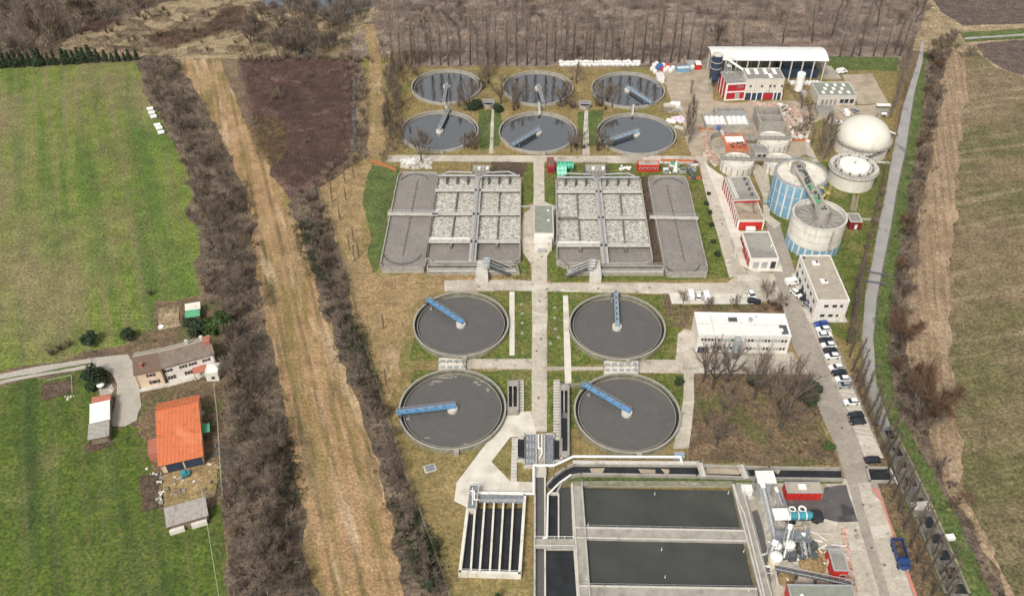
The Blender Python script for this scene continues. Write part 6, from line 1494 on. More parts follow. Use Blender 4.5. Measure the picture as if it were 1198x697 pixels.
m = MB(); m.beam(P(906, 662, .9), P(910, 684, .9), .5, 0, .9); m.beam(P(955, 605, .8), P(980, 611, .8), .4, 0, .8); m.beam(P(946, 622, .8), P(975, 624, .8), .4, 0, .8); m.build('wall', CONCL, T)
# ============================================================ FARM
def gable(name, label, eFL, eFR, rR, rL, he, hr, back, wall, roof, gablewall=None, over=.4, cat='house', roofback=None):
    """eaves FL-FR at height he, ridge L-R at hr; back = back eave depth behind the ridge (m)"""
    a, b = P(*eFL, he).to_2d(), P(*eFR, he).to_2d(); c, d = P(*rR, hr).to_2d(), P(*rL, hr).to_2d()
    u = ((b - a) + (c - d)).normalized(); n = Vector((-u.y, u.x)); o = a
    w = ((b - a).dot(u) + (c - d).dot(u)) / 2; o = (a + b) / 2 - u * w / 2
    dep = (((d - a).dot(n)) + ((c - b).dot(n))) / 2
    T = thing(name, label, cat, Vector((*(o + u * w / 2), 0)))
    at = lambda x, y, z: Vector((*(o + u * x + n * y), z))
    D = dep + back
    zb = he + (hr - he) * .0
    m = MB()
    vs = [at(over, over, 0), at(w - over, over, 0), at(w - over, D - over, 0), at(over, D - over, 0), at(over, over, he - .15), at(w - over, over, he - .15), at(w - over, D - over, he - .15), at(over, D - over, he - .15), at(over, dep, hr - .25), at(w - over, dep, hr - .25)]
    m.add(vs, [(0, 1, 5, 4), (1, 2, 6, 5), (2, 3, 7, 6), (3, 0, 4, 7), (4, 8, 7), (5, 6, 9), ]); m.build('wall', wall, T)
    m = MB(); th = Vector((0, 0, .18))
    for (p, q, r_, s) in ((at(0, 0, he), at(w, 0, he), at(w, dep, hr), at(0, dep, hr)),):
        m.quad(p, q, r_, s); m.quad(p - th, s - th, r_ - th, q - th); m.quad(p, p - th, q - th, q); m.quad(q, q - th, r_ - th, r_); m.quad(p, s, s - th, p - th)
    Rf = m.build('roof', roof, T)
    m = MB(); p, q, r_, s = at(0, dep, hr), at(w, dep, hr), at(w, D, he), at(0, D, he)
    m.quad(p, q, r_, s); m.quad(p - th, s - th, r_ - th, q - th); m.quad(r_, r_ - th, s - th, s); m.quad(q, q - th, r_ - th, r_); m.quad(p, s, s - th, p - th); m.build('roof', roofback or roof, T)
    m = MB(); m.tube(at(0, dep, hr + .02), at(w, dep, hr + .02), .14, 6); m.build('ridge_cap', roofback or roof, T)
    m = MB(); m.tube(at(0, -.06, he - .1), at(w, -.06, he - .1), .09, 6); m.tube(at(.4, .3, 0), at(.4, -.02, he - .1), .07, 5); m.tube(at(w - .5, .3, 0), at(w - .5, -.02, he - .1), .07, 5); m.build('gutter', WOODM, T)
    return T, at, w, dep
def gwin(T, at, x, z, w, h, pane=GLASS, sh=True, frame=CONCL, y=.4):
    m = MB(); m.prism([at(x, y - .06, 0).to_2d(), at(x + w, y - .06, 0).to_2d(), at(x + w, y, 0).to_2d(), at(x, y, 0).to_2d()], z, z + h, bot=True); o = m.build('window', frame, T)
    m = MB(); m.prism([at(x + .1, y - .09, 0).to_2d(), at(x + w - .1, y - .09, 0).to_2d(), at(x + w - .1, y - .058, 0).to_2d(), at(x + .1, y - .058, 0).to_2d()], z + .1, z + h - .1, bot=True); m.build('pane', pane, o)
    if sh:
        m = MB()
        for s in (-.62, w + .04): m.prism([at(x + s, y - .1, 0).to_2d(), at(x + s + .58, y - .1, 0).to_2d(), at(x + s + .58, y, 0).to_2d(), at(x + s, y, 0).to_2d()], z, z + h, bot=True)
        m.build('shutter', WOODM, o)
T, at, w, dep = gable('farmhouse', 'cream rendered left half of the farmhouse with dark brown roof', (156, 439), (189.5, 432), (186, 411.5), (152.6, 417.5), 6.0, 7.8, 3.6, CREAM, BTILE2, roofback=FELTT)
gwin(T, at, w * .48, 3.9, 1.1, 1.1); gwin(T, at, w * .5, 1.1, 1.5, 1.3)
m = MB(); m.prism([at(0, -.9, 0).to_2d(), at(w, -.9, 0).to_2d(), at(w, .35, 0).to_2d(), at(0, .35, 0).to_2d()], 0, .35); m.build('plinth', CONCL, T)
c = at(w * .3, dep * .35, 6.4); m = MB(); m.box(c, .6, .6, 6.2, 7.9, .25); m.box(c, .9, .9, 7.9, 8.1, .25); m.build('chimney', RTILE, T)
T, at, w, dep = gable('farmhouse', 'white right half of the farmhouse with grey brown tiles', (190, 431.5), (250, 413.5), (248.5, 396), (185, 411.5), 6.3, 8.0, 3.6, RENDER, BTILE, roofback=FELTT)
for q in (.04, .32, .50, .76): gwin(T, at, w * q + .4, 4.1, .9, 1.0)
for q in (.06, .38, .55, .66, .74): gwin(T, at, w * q + .4, 1.2, .9, 1.3, sh=q < .5)
m = MB(); A0, A1, A2, A3 = at(w * .52, -1.5, 2.5), at(w * .8, -1.5, 2.5), at(w * .8, .36, 3.2), at(w * .52, .36, 3.2); e = Vector((0, 0, .12)); m.add([A0, A1, A2, A3, A0 - e, A1 - e, A2 - e, A3 - e], [(0, 1, 2, 3), (7, 6, 5, 4), (0, 4, 5, 1), (1, 5, 6, 2), (3, 7, 4, 0)]); m.build('porch_roof', RTILE, T)
m = MB()
for q in (.53, .66, .79): m.tube(at(w * q, -1.4, 0), at(w * q, -1.4, 2.5), .08, 5)
m.build('post', WOODM, T)
m = MB(); m.prism([at(0, -1.2, 0).to_2d(), at(w, -1.2, 0).to_2d(), at(w, .35, 0).to_2d(), at(0, .35, 0).to_2d()], 0, .3); m.build('plinth', CONCL, T)
for q, s in ((.55, .5), (.83, .8)):
    c = at(w * q, dep + .6, 7.6); m = MB(); m.box(c, .7, .7, 7, 9.0, .25); m.box(c, .95, .95, 9.0, 9.15, .25); m.build('chimney', CONCL, T)
c = at(w - 1.1, dep * .9, 7.5); m = MB(); m.box(c, 1.7, 2.4, 6.8, 8.6, .28); m.build('chimney', RTILE, T)
T, F = building('lean_to', 'small white annex at the right end of the farmhouse', (241.5, 436.5), (257, 436), (254, 424), (240, 425.5), 3.2, WSTAIN, WHITE, .1)
window(F, T, 'S', F.w * .4, .8, 1.1, 1.2)
T, at, w, dep = gable('barn', 'big barn with bright orange tiled roof', (185.3, 545.8), (237.3, 533.3), (229.7, 471.8), (177.3, 482.3), 3.4, 5.6, 5.2, CREAM, OTILE, cat='barn')
gwin(T, at, w * .15, 0.1, 4.0, 2.6, DBLUE, False, WOODM); gwin(T, at, w * .55, 0.1, 4.4, 2.6, DBLUE, False, WOODM)
for i in range(4):
    m = MB(); x = w - .4; y = dep * (.12 + .22 * i); m.prism([at(x, y, 0).to_2d(), at(x + .08, y, 0).to_2d(), at(x + .08, y + 1.2, 0).to_2d(), at(x, y + 1.2, 0).to_2d()], 1.5, 2.9); m.build('window', GLASS, T)
m = MB(); m.prism([at(-2.6, dep * .32, 0).to_2d(), at(.3, dep * .32, 0).to_2d(), at(.3, dep * .62, 0).to_2d(), at(-2.6, dep * .62, 0).to_2d()], 0, 2.6); m.build('side_shed', RTILE, T)
m = MB(); m.prism([at(w - .3, dep * .52, 0).to_2d(), at(w + 1.8, dep * .52, 0).to_2d(), at(w + 1.8, dep * .70, 0).to_2d(), at(w - .3, dep * .70, 0).to_2d()], 2.3, 2.5, bot=True); m.build('awning', GREENS, T)
m = MB(); [m.tube(at(w + 1.7, dep * q, 0), at(w + 1.7, dep * q, 2.3), .07, 5) for q in (.53, .69)]; m.build('post', WOODM, T)
T, at, w, dep = gable('farm_shed', 'narrow shed with white metal roof beside the gravel yard', (104.5, 496), (128.7, 490), (130, 468), (106.5, 472.5), 3.0, 3.5, .6, PLANK, WHITE, over=.25, cat='shed')
T, at, w, dep = gable('farm_shed', 'weathered grey shed below the white metal roof', (102, 514), (127.5, 510.5), (128.8, 491.2), (104.3, 497.5), 2.5, 2.9, .3, PLANK, FIBRE, over=.25, cat='shed')
T, at, w, dep = gable('farm_shed', 'small red tiled shed above the white metal roof', (106.8, 472), (130, 467), (128.8, 461.5), (107.5, 465), 2.7, 3.2, .8, PLANK, RTILE, over=.2, cat='shed')
T, at, w, dep = gable('farm_shed', 'old grey fibre cement shed standing alone below the barn', (194.6, 617), (244, 602.5), (239.8, 581), (191.3, 594.8), 2.7, 3.6, .6, PLANK, FIBRE, over=.3, cat='shed')
m = MB()
for q0, q1 in ((.03, .38), (.55, .92)): m.prism([at(w * q0, -.5, 0).to_2d(), at(w * q1, -.5, 0).to_2d(), at(w * q1, .27, 0).to_2d(), at(w * q0, .27, 0).to_2d()], 0, 1.4)
m.build('white_front_panel', WSTAIN, T)
T, at, w, dep = gable('farm_shed', 'small shed with half white half green roof behind the farmhouse', (216.5, 372), (233.5, 369.5), (234.5, 361.5), (216.5, 364), 2.6, 2.9, .1, PLANK, GREENS, over=.2, cat='shed', roofback=GREENS)
T, at, w, dep = gable('farm_shed', 'small white roofed lean-to joined to the green roofed shed', (216.5, 363.6), (234.5, 361.2), (234.8, 352.5), (217, 356.5), 2.95, 3.3, .2, PLANK, WSTAIN, over=.2, cat='shed')
# garden and yard bits
T = thing('hand_cart', 'teal covered cart in the yard under the barn', 'cart', P(217, 553)); A, B = P(211.5, 555.5, .9), P(221.5, 551.5, .9); d = (B - A).normalized(); n = Vector((-d.y, d.x, 0))
m = MB(); m.beam(A, B, 1.5, .5, 1.1); m.beam(A.lerp(B, .1), A.lerp(B, .6), 1.3, 1.1, 1.6); m.build('body', TEAL, T)
for s in (-1, 1):
    for t in (.2, .8): m = MB(); p = A.lerp(B, t) + n * s * .8; m.tube(Vector((p.x, p.y, .35)) - n * .1, Vector((p.x, p.y, .35)) + n * .1, .35, 12); m.build('wheel', RUBBER, T)
m = MB(); m.tube(B + Vector((0, 0, .2)), B + d * 2.0, .06, 5); m.build('drawbar', STEELD, T)
for (x, y, lb) in ((199.5, 549, 'blue barrel at the lower left of the barn'), (209.5, 547.5, 'blue barrel near the teal cart')):
    T = thing('barrel', lb, 'barrel', P(x, y)); c = P(x, y); m = MB(); m.tube(c, c + Vector((0, 0, 1.1)), .5, 14); m.build('body', PANELB, T); m = MB(); m.ring(c, .48, .56, .35, .42, 14); m.ring(c, .48, .56, .75, .82, 14); m.tube(c + Vector((0, 0, 1.1)), c + Vector((0, 0, 1.16)), .42, 12); m.build('hoop', DBLUE, T)
T = thing('garden_parasol', 'white round garden canopy in the gravel ring', 'parasol', P(120, 455)); c = P(120, 455)
m = MB(); m.tube(c, c + Vector((0, 0, 2.0)), .05, 6); m.build('pole', STEEL, T); m = MB(); m.ball(c + Vector((0, 0, 1.8)), 1.1, 16, 5, .5, True); m.build('canopy', WHITE, T)
T = thing('water_bowl', 'white round tub in the sandy pen', 'tub', P(188.5, 383.5)); c = P(188.5, 383.5); m = MB(); m.ring(c, .75, .85, 0, .6, 20); m.build('wall', WHITE, T); m = MB(); m.disc(c, .76, .45, 20); m.build('water', WHITE, T)
rr = random.Random(4)
T = thing('yard_litter', 'scattered boards and junk around the barn yard', 'clutter', P(215, 570))
for k, mt in enumerate((WSTAIN, PLANK, STEELD, FIBRE)):
    m = MB()
    for i in range(16):
        x, y = rr.choice(((rr.uniform(192, 245), rr.uniform(556, 582)), (rr.uniform(243, 256), rr.uniform(520, 580)), (rr.uniform(184, 190), rr.uniform(556, 592)), (rr.uniform(232, 240), rr.uniform(470, 520)))); m.box(P(x, y), rr.uniform(.3, 1.6), rr.uniform(.2, .7), 0, rr.uniform(.15, .7), rr.uniform(-1.5, 1.5))
    m.build(('board', 'plank', 'scrap', 'sheet_piece')[k], mt, T)
T = thing('garden_litter', 'stones and pots around the gravel ring and beds', 'stones', P(85, 462))
m = MB()
for i in range(24):
    x, y = rr.choice(((rr.uniform(76, 92), rr.uniform(461, 469)), (rr.uniform(117, 132), rr.uniform(449, 461)), (rr.uniform(169, 190), rr.uniform(548, 556)), (rr.uniform(193, 235), rr.uniform(441, 449)))); m.ball(P(x, y, .15), rr.uniform(.2, .5), 7, 4, .6)
m.build('stone', CONCL, T)
def fence(label, pts, h, mt, step=2.5, name='fence', r=.06):
    T = thing(name, label, 'fence', P(*pts[0])); q = [P(*p) for p in pts]
    m = MB()
    for a, b in zip(q[:-1], q[1:]):
        m.tube(a + Vector((0, 0, h)), b + Vector((0, 0, h)), r * .6, 4); m.tube(a + Vector((0, 0, h * .5)), b + Vector((0, 0, h * .5)), r * .6, 4)
    m.build('rail', mt, T); m = MB()
    for a, b in zip(q[:-1], q[1:]):
        k = max(1, int((b - a).length / step))
        for i in range(k + 1): p = a.lerp(b, i / k); m.tube(p, p + Vector((0, 0, h)), r, 5)
    m.build('post', mt, T)
    return T
fence('thin fence along the right side of the farm', [(251, 452), (255, 490), (258, 540), (261, 583)], 1.4, CONCL)
fence('fence round the sandy pen', [(183, 358), (211, 355), (214, 385), (184, 390), (183, 358)], 1.3, PLANK)
fence('fence round the dug bed on the lawn', [(55, 446), (84, 440), (85, 460)], .6, CONCL, name='bed_edging')
fence('fence and gate posts at the entrance to the farm yard', [(108, 432), (109, 412)], 1.5, STEELD)
fence('fence below the barn yard', [(128, 519), (150, 513), (165, 509)], 1.0, PLANK)
fence('field fence at the north end of the dry strip', [(190, 64), (230, 65.5), (262, 66)], 1.4, PLANK, 3.0)
fence('fence behind the far bags', [(480, 80), (560, 79), (650, 80)], 1.4, PLANK, 4.0)
T = fence('railing along the right edge of the parking strip', [(968, 386), (982, 415), (996, 449), (1012, 487), (1027, 524)], 1.2, CONCL, 2.5)
# wire / pipe line down the farm field
T = thing('power_line', 'overhead wire on two poles right of the old grey shed', 'power line', P(243, 590))
A, B = P(243, 563, 7), P(264, 700, 7); 
m = MB(); [m.tube(Vector((p.x, p.y, 0)), Vector((p.x, p.y, 7.2)), .14, 8) for p in (P(243, 590), P(268, 740))]; m.build('pole', CONC, T)
m = MB(); p0 = P(243, 590); p1 = P(268, 740); m.tube(Vector((p0.x, p0.y, 7.1)), Vector((p1.x, p1.y, 7.1)), .05, 4); m.build('wire', CONCL, T)
# bales
for i, (x, y, lb) in enumerate(((175.5, 127.5, 'topmost'), (177.5, 132, 'second from the top'), (179.8, 136.5, 'third from the top'), (184, 146.5, 'fourth from the top'), (186.2, 150, 'second from the bottom'), (188.3, 155, 'bottommost'))):
    c = P(x, y, .75); m = MB(); m.tube(c - Vector((1.1, .5, 0)), c + Vector((1.1, .5, 0)), .8, 16)
    T = thing('hay_bale', 'white wrapped bale at the edge of the meadow, ' + lb + ' of the row', 'bale', Vector((c.x, c.y, 0)), 'wrapped bales by the thicket'); m.build('wrapped_bale', WHITE, T)

# ============================================================ VEHICLES
def carmesh(paint, van=False):
    """local frame, front toward +x"""
    T = thing('parked_car', '', 'car')
    L, Wd = (4.3, 1.78) if not van else (5.0, 1.95)
    def loft(prof, w0, w1, m):  # prof: list of (x, z) closed, extruded in y with top taper
        n = len(prof); zs = [p[1] for p in prof]; zmin, zmax = min(zs), max(zs)
        vs = []
        for s in (-1, 1):
            for x, z in prof:
                t = (z - zmin) / (zmax - zmin); vs.append((x, s * (w0 * (1 - t) + w1 * t) / 2, z))
        fs = [(i, (i + 1) % n, n + (i + 1) % n, n + i) for i in range(n)] + [tuple(reversed(range(n))), tuple(range(n, 2 * n))]
        m.add(vs, fs)
    if not van:
        m = MB(); loft([(-2.1, .3), (-2.15, .75), (-2.05, .98), (-1.7, 1.02), (.75, .98), (1.85, .82), (2.12, .65), (2.15, .32)], 1.8, 1.66, m); m.build('body', paint, T)
        m = MB(); loft([(-1.95, .97), (-1.35, 1.40), (.05, 1.42), (.95, .95)], 1.62, 1.30, m); m.build('window', CARGL, T)
        m = MB(); loft([(-1.5, 1.39), (-1.3, 1.455), (.0, 1.475), (.22, 1.41)], 1.34, 1.22, m); m.build('roof', paint, T)
    else:
        m = MB(); loft([(-2.45, .35), (-2.48, 1.0), (-2.4, 1.95), (-2.2, 2.05), (1.0, 2.02), (1.25, 1.9), (1.75, 1.2), (2.35, .98), (2.48, .6), (2.45, .35)], 1.95, 1.75, m); m.build('body', paint, T)
        m = MB(); loft([(1.2, 1.86), (1.30, 1.86), (1.82, 1.2), (1.72, 1.18)], 1.75, 1.62, m)
        for s in (-1, 1): m.box((.55, s * .93), 1.0, .06, 1.25, 1.75)
        m.build('window', CARGL, T)
    r = .32
    for x in (-1.3, 1.35):
        for s in (-1, 1):
            m = MB(); m.tube((x, s * (Wd / 2 - .2), r), (x, s * (Wd / 2 + .01), r), r, 14); m.build('wheel', RUBBER, T)
    for s in (-1, 1):
        m = MB(); m.box((L / 2 - .1, s * .62), .16, .34, .62, .78); m.build('headlight', LAMP, T)
        m = MB(); m.box((-L / 2 + .05, s * .68), .1, .26, .72, .92); m.build('tail_light', TAIL, T)
    return T
protos = {}
def car(kind, x, y, az, label, group=None):
    if kind not in protos:
        protos[kind] = carmesh({'white': CARW, 'silver': CARS, 'black': CARB, 'blue': CARBL, 'van': CARW}[kind], kind == 'van'); T = protos[kind]; protos[kind + '_t'] = tree_of(T); protos[kind + '_u'] = False
    if not protos[kind + '_u']: T = protos[kind]; protos[kind + '_u'] = True
    else: T = copytree(protos[kind], protos[kind + '_t'])
    T.location = P(x, y); T.location.z = .55 if False else .02 + LAYER[0] * .0025; T.rotation_euler = (0, 0, az)
    T['label'] = label
    if kind == 'van': T['category'] = 'van'; T.name = 'parked_van'
    if group: T['group'] = group
    return T
AZ = 0.10
G = 'cars parked in the strip beside the canal'
row = [('blue', 960.2, 381, 'bright blue car at the top of the parking strip'), ('white', 962.5, 387.3, 'white car directly below the bright blue car'), ('white', 964.5, 393.8, 'second white car below the bright blue car'),
       ('black', 966, 400.5, 'black car between the second and third white cars of the strip'), ('white', 968.5, 405.8, 'white car between two black cars in the upper parking strip'), ('black', 971, 412.5, 'black car just above the white car with red stripe'),
       ('white', 973, 418.7, 'lowest white car of the upper group in the parking strip'), ('white', 977.5, 432, 'white car at the top of the middle group of four'), ('black', 980.5, 438, 'black car in the middle group of four'),
       ('white', 985, 445.5, 'white car just below the black one of the middle group'), ('silver', 986.5, 452.5, 'silver car at the bottom of the middle group'), ('white', 995.3, 472.3, 'lone white car between two gaps of the parking strip'),
       ('black', 1000, 487.5, 'upper of the two black cars parked side by side'), ('black', 1002.3, 495, 'lower of the two black cars parked side by side')]
for k, x, y, lb in row: car(k, x, y, R(180) + AZ if random.random() < .6 else AZ, lb, G)
car('black', 1020, 540, AZ, 'black car parked above the sluice chamber')
car('van', 926.5, 332.5, R(10), 'white van beside the white two storey block'); car('white', 931, 345.5, R(-60), 'white car below the van at the white block')
car('black', 940.5, 346, R(-55), 'black car at the left wall of the white block, upper'); car('black', 943, 354, R(-55), 'black car at the left wall of the white block, middle'); car('silver', 945.5, 361, R(-58), 'silver car at the left wall of the white block, lower')
car('van', 807.5, 347, R(88), 'white van at the left of the office car park'); car('white', 816.5, 348.5, R(85), 'white car next to the van in the office car park'); car('van', 825.3, 348.5, R(92), 'second white van in the office car park')
car('white', 879, 347.5, R(-80), 'white car right of the office car park'); car('black', 882, 354.5, R(-12), 'dark car behind the office roof corner')
car('van', 988.5, 134.5, R(95), 'white van below the concrete warehouse'); car('silver', 1000, 131.5, R(100), 'silver car near the pipe rig below the warehouse')
car('van', 984, 86, R(20), 'white vehicle at the corner of the concrete pad'); 
car('white', 979.5, 145.5, R(5), 'white car half behind the dome')
# stall lines
m = MB(); z = LAYER[0] * .0025 + .016
for i in range(26):
    t = i / 25; a = P(953 + 49 * t, 378 + 132 * t); b = P(966 + 56 * t, 379 + 134 * t)
    b = a.lerp(b, .95); m.beam(a, b, .2, z - .004, z)
tag(m.build('parking_lines', GR['paint']), None, None, None, 'structure')['label'] = 'painted white stall lines of the parking strip'
# blue dump truck, front toward the bottom of the picture
A, B = P(1047, 637, 0), P(1056, 668, 0); d = (B - A).normalized(); n = Vector((-d.y, d.x, 0)); L = 7.4; C_ = (A + B) / 2; zr = LAYER[0] * .0025 + .01
C_.z = zr; T = thing('dump_truck', 'blue dump truck with open load bed on the service road', 'truck', C_)
p = lambda x, y, z: C_ + d * x + n * y + Vector((0, 0, z))
def bx(m, x0, x1, y0, y1, z0, z1): m.prism([p(x0, y0, 0).to_2d(), p(x1, y0, 0).to_2d(), p(x1, y1, 0).to_2d(), p(x0, y1, 0).to_2d()], z0, z1, bot=True)
m = MB(); bx(m, -3.6, 3.4, -.45, .45, .6, .95); m.build('chassis', STEELD, T)
m = MB(); bx(m, -3.8, 1.6, -1.25, -1.13, 1.05, 2.5); bx(m, -3.8, 1.6, 1.13, 1.25, 1.05, 2.5); bx(m, -3.8, -3.68, -1.128, 1.128, 1.05, 2.4); bx(m, 1.48, 1.6, -1.128, 1.128, 1.05, 2.7); bx(m, -3.7, 1.5, -1.12, 1.12, 1.05, 1.2)
Bd = m.build('load_bed', TBLUE, T)
m = MB(); [bx(m, -3.7 + 1.3 * i, -3.58 + 1.3 * i, s * 1.29 - .04, s * 1.29 + .04, 1.1, 2.45) for i in range(5) for s in (-1, 1)]; m.build('rib', TBLUE, Bd)
m = MB(); bx(m, -3.6, 1.4, -1.1, 1.1, 1.2, 1.55); m.ball(p(-1.2, 0, 1.3), 1.0, 12, 5, .5, True); m.build('load', GR['bed'], T)
m = MB(); bx(m, 1.9, 3.7, -1.2, 1.2, .7, 2.1); bx(m, 1.9, 3.35, -1.12, 1.12, 2.1, 2.75); m.build('cab', TBLUE, T)
m = MB(); bx(m, 3.35, 3.42, -1.0, 1.0, 2.05, 2.65); bx(m, 2.3, 3.2, -1.16, -1.125, 2.1, 2.6); bx(m, 2.3, 3.2, 1.125, 1.16, 2.1, 2.6); m.build('windscreen', CARGL, T)
for x in (-2.9, -1.6, 2.8):
    for s in (-1, 1): m = MB(); m.tube(p(x, s * .8, .5), p(x, s * 1.22, .5), .5, 16); m.build('wheel', RUBBER, T)
for s in (-1, 1): m = MB(); bx(m, 3.7, 3.76, s * .85 - .18, s * .85 + .18, .85, 1.1); m.build('headlight', LAMP, T)
# teal tank truck
C_ = P(938, 609); C_.z = zr; d = Vector((1, .03, 0)).normalized(); n = Vector((-d.y, d.x, 0)); T = thing('tank_truck', 'teal and black tank truck with hose reels under the white canopy', 'truck', C_)
m = MB(); bx(m, -4.8, 3.0, -.5, .5, .7, 1.0); m.build('chassis', STEELD, T)
m = MB(); m.tube(p(-4.4, 0, 2.0), p(1.4, 0, 2.0), 1.05, 20); m.ball(p(1.4, 0, 2.0), 1.0, 14, 8); m.ball(p(-4.4, 0, 2.0), 1.0, 14, 8); m.build('tank', TEAL, T)
m = MB(); [m.tube(p(x - .1, 0, 2.0), p(x + .1, 0, 2.0), 1.12, 20) for x in (-3.5, -1.5, .4)]; m.build('band', WHITE, T)
for x, r in ((-2.6, .9), (-.2, 1.0)):
    m = MB(); a, b = p(x, 1.2, 2.4), p(x, 1.7, 2.6); m.ring(Vector((a.x, a.y, 0)), r * .6, r, 2.9, 3.2, 20); m.build('hose_reel', WHITE, T)
m = MB(); bx(m, 2.0, 4.6, -1.2, 1.2, .8, 2.2); bx(m, 2.0, 4.0, -1.1, 1.1, 2.2, 2.9); m.build('cab', CARB, T)
m = MB(); bx(m, 4.0, 4.07, -1.0, 1.0, 2.2, 2.8); bx(m, 2.6, 3.7, -1.14, -1.105, 2.2, 2.75); m.build('windscreen', CARGL, T)
for x in (-3.6, -2.4, 3.2):
    for s in (-1, 1): m = MB(); m.tube(p(x, s * .8, .52), p(x, s * 1.22, .52), .52, 16); m.build('wheel', RUBBER, T)
# ============================================================ VEGETATION
def vnoise(x, y, s, seed=0):
    r = np.random.default_rng(seed); G_ = r.random((64, 64)); X, Y = x / s, y / s
    i, j = np.floor(X).astype(int), np.floor(Y).astype(int); fx, fy = X - i, Y - j
    fx, fy = fx * fx * (3 - 2 * fx), fy * fy * (3 - 2 * fy); g_ = lambda a, b: G_[a % 64, b % 64]
    return (g_(i, j) * (1 - fx) + g_(i + 1, j) * fx) * (1 - fy) + (g_(i, j + 1) * (1 - fx) + g_(i + 1, j + 1) * fx) * fy
def inpoly(x, y, poly):
    c = np.zeros(len(x), bool); n = len(poly)
    for i in range(n):
        x0, y0 = poly[i]; x1, y1 = poly[(i + 1) % n]
        k = ((y0 > y) != (y1 > y)) & (x < (x1 - x0) * (y - y0) / (y1 - y0 + 1e-12) + x0); c ^= k
    return c
def sample(px, n):
    poly = [tuple(P(*p).to_2d()) for p in px]; a = np.array(poly); lo, hi = a.min(0), a.max(0); X, Y = [], []; tot = 0
    while tot < n:
        x = rng.uniform(lo[0], hi[0], n * 2); y = rng.uniform(lo[1], hi[1], n * 2); k = inpoly(x, y, poly); X.append(x[k]); Y.append(y[k]); tot += k.sum()
    return np.concatenate(X)[:n], np.concatenate(Y)[:n]
def area(px):
    q = [P(*p) for p in px]; return abs(sum(q[i].x * q[(i + 1) % len(q)].y - q[(i + 1) % len(q)].x * q[i].y for i in range(len(q)))) / 2
def blades(base, dirn, L, w):
    """one slim triangle per blade"""
    n = len(base); side = np.cross(dirn, rng.normal(size=(n, 3))); side /= np.linalg.norm(side, axis=1)[:, None] + 1e-9
    V = np.empty((n, 3, 3)); V[:, 0] = base - side * w[:, None] / 2; V[:, 1] = base + side * w[:, None] / 2; V[:, 2] = base + dirn * L[:, None]
    return V.reshape(-1, 3), np.arange(n * 3).reshape(-1, 3)
def scrub(name, label, px, dens, hmin, hmax, m, up=.9, Lr=(.7, 1.8), wr=(.05, .12), cs=5.0, gap=.25, seed=1, cat='brush', stems=.04, ej=.7):
    n = int(area(px) * dens); x, y = sample(px, n); x = x + rng.normal(size=n) * ej; y = y + rng.normal(size=n) * ej
    f = .6 * vnoise(x, y, cs, seed) + .4 * vnoise(x, y, cs * .38, seed + 9)
    keep = f > gap * (.6 + .5 * vnoise(x, y, 14, seed + 3)); x, y, f = x[keep], y[keep], f[keep]; n = len(x)
    h = hmin + (hmax - hmin) * np.clip((f - gap) / (.85 - gap), 0, 1) ** 1.2
    z = rng.random(n) ** .7 * h
    d = rng.normal(size=(n, 3)) * .65; d[:, 2] = np.abs(d[:, 2]) * .6 + up; d /= np.linalg.norm(d, axis=1)[:, None]
    L = rng.uniform(*Lr, n); w = rng.uniform(*wr, n)
    V, F = blades(np.stack([x, y, z], 1), d, L, w)
    k = int(n * stems)
    if k:   # long stems from the ground
        b = np.stack([x[:k], y[:k], np.zeros(k)], 1); dd = rng.normal(size=(k, 3)) * .16; dd[:, 2] = 1; dd /= np.linalg.norm(dd, axis=1)[:, None]
        V2, F2 = blades(b, dd, h[:k] * 1.25 + .5, rng.uniform(.10, .22, k)); F2 = F2 + len(V); V = np.concatenate([V, V2]); F = np.concatenate([F, F2])
    o = bpy.data.objects.new(name, raw_mesh(name, V, F, m)); COL.objects.link(o)
    return tag(o, label, cat, None, 'stuff')
MATS_DW = mat('dry_weeds', (.34, .24, .13), (.16, .13, .06), .5, rough=.95)
SCRUBD = mat('scrub_dark', (.13, .095, .066), (.035, .027, .022), .16, rough=.95, lo=.42, hi=.58, layers=[dict(c=(.24, .19, .13), scale=.4, lo=.57, hi=.66, amt=.8), dict(c=(.045, .055, .022), scale=.05, lo=.52, hi=.62, amt=.7)])
THK_M = [mat('twigs_pale', (.34, .265, .19), (.23, .175, .125), .8, rough=.95), mat('twigs_brown', (.17, .12, .078), (.11, .078, .052), .8, rough=.95), mat('twigs_dark', (.05, .038, .028), (.03, .023, .018), .8, rough=.95), mat('twigs_russet', (.19, .115, .07), (.13, .08, .05), .8, rough=.95), mat('twigs_olive', (.085, .085, .038), (.05, .055, .024), .8, rough=.95)]
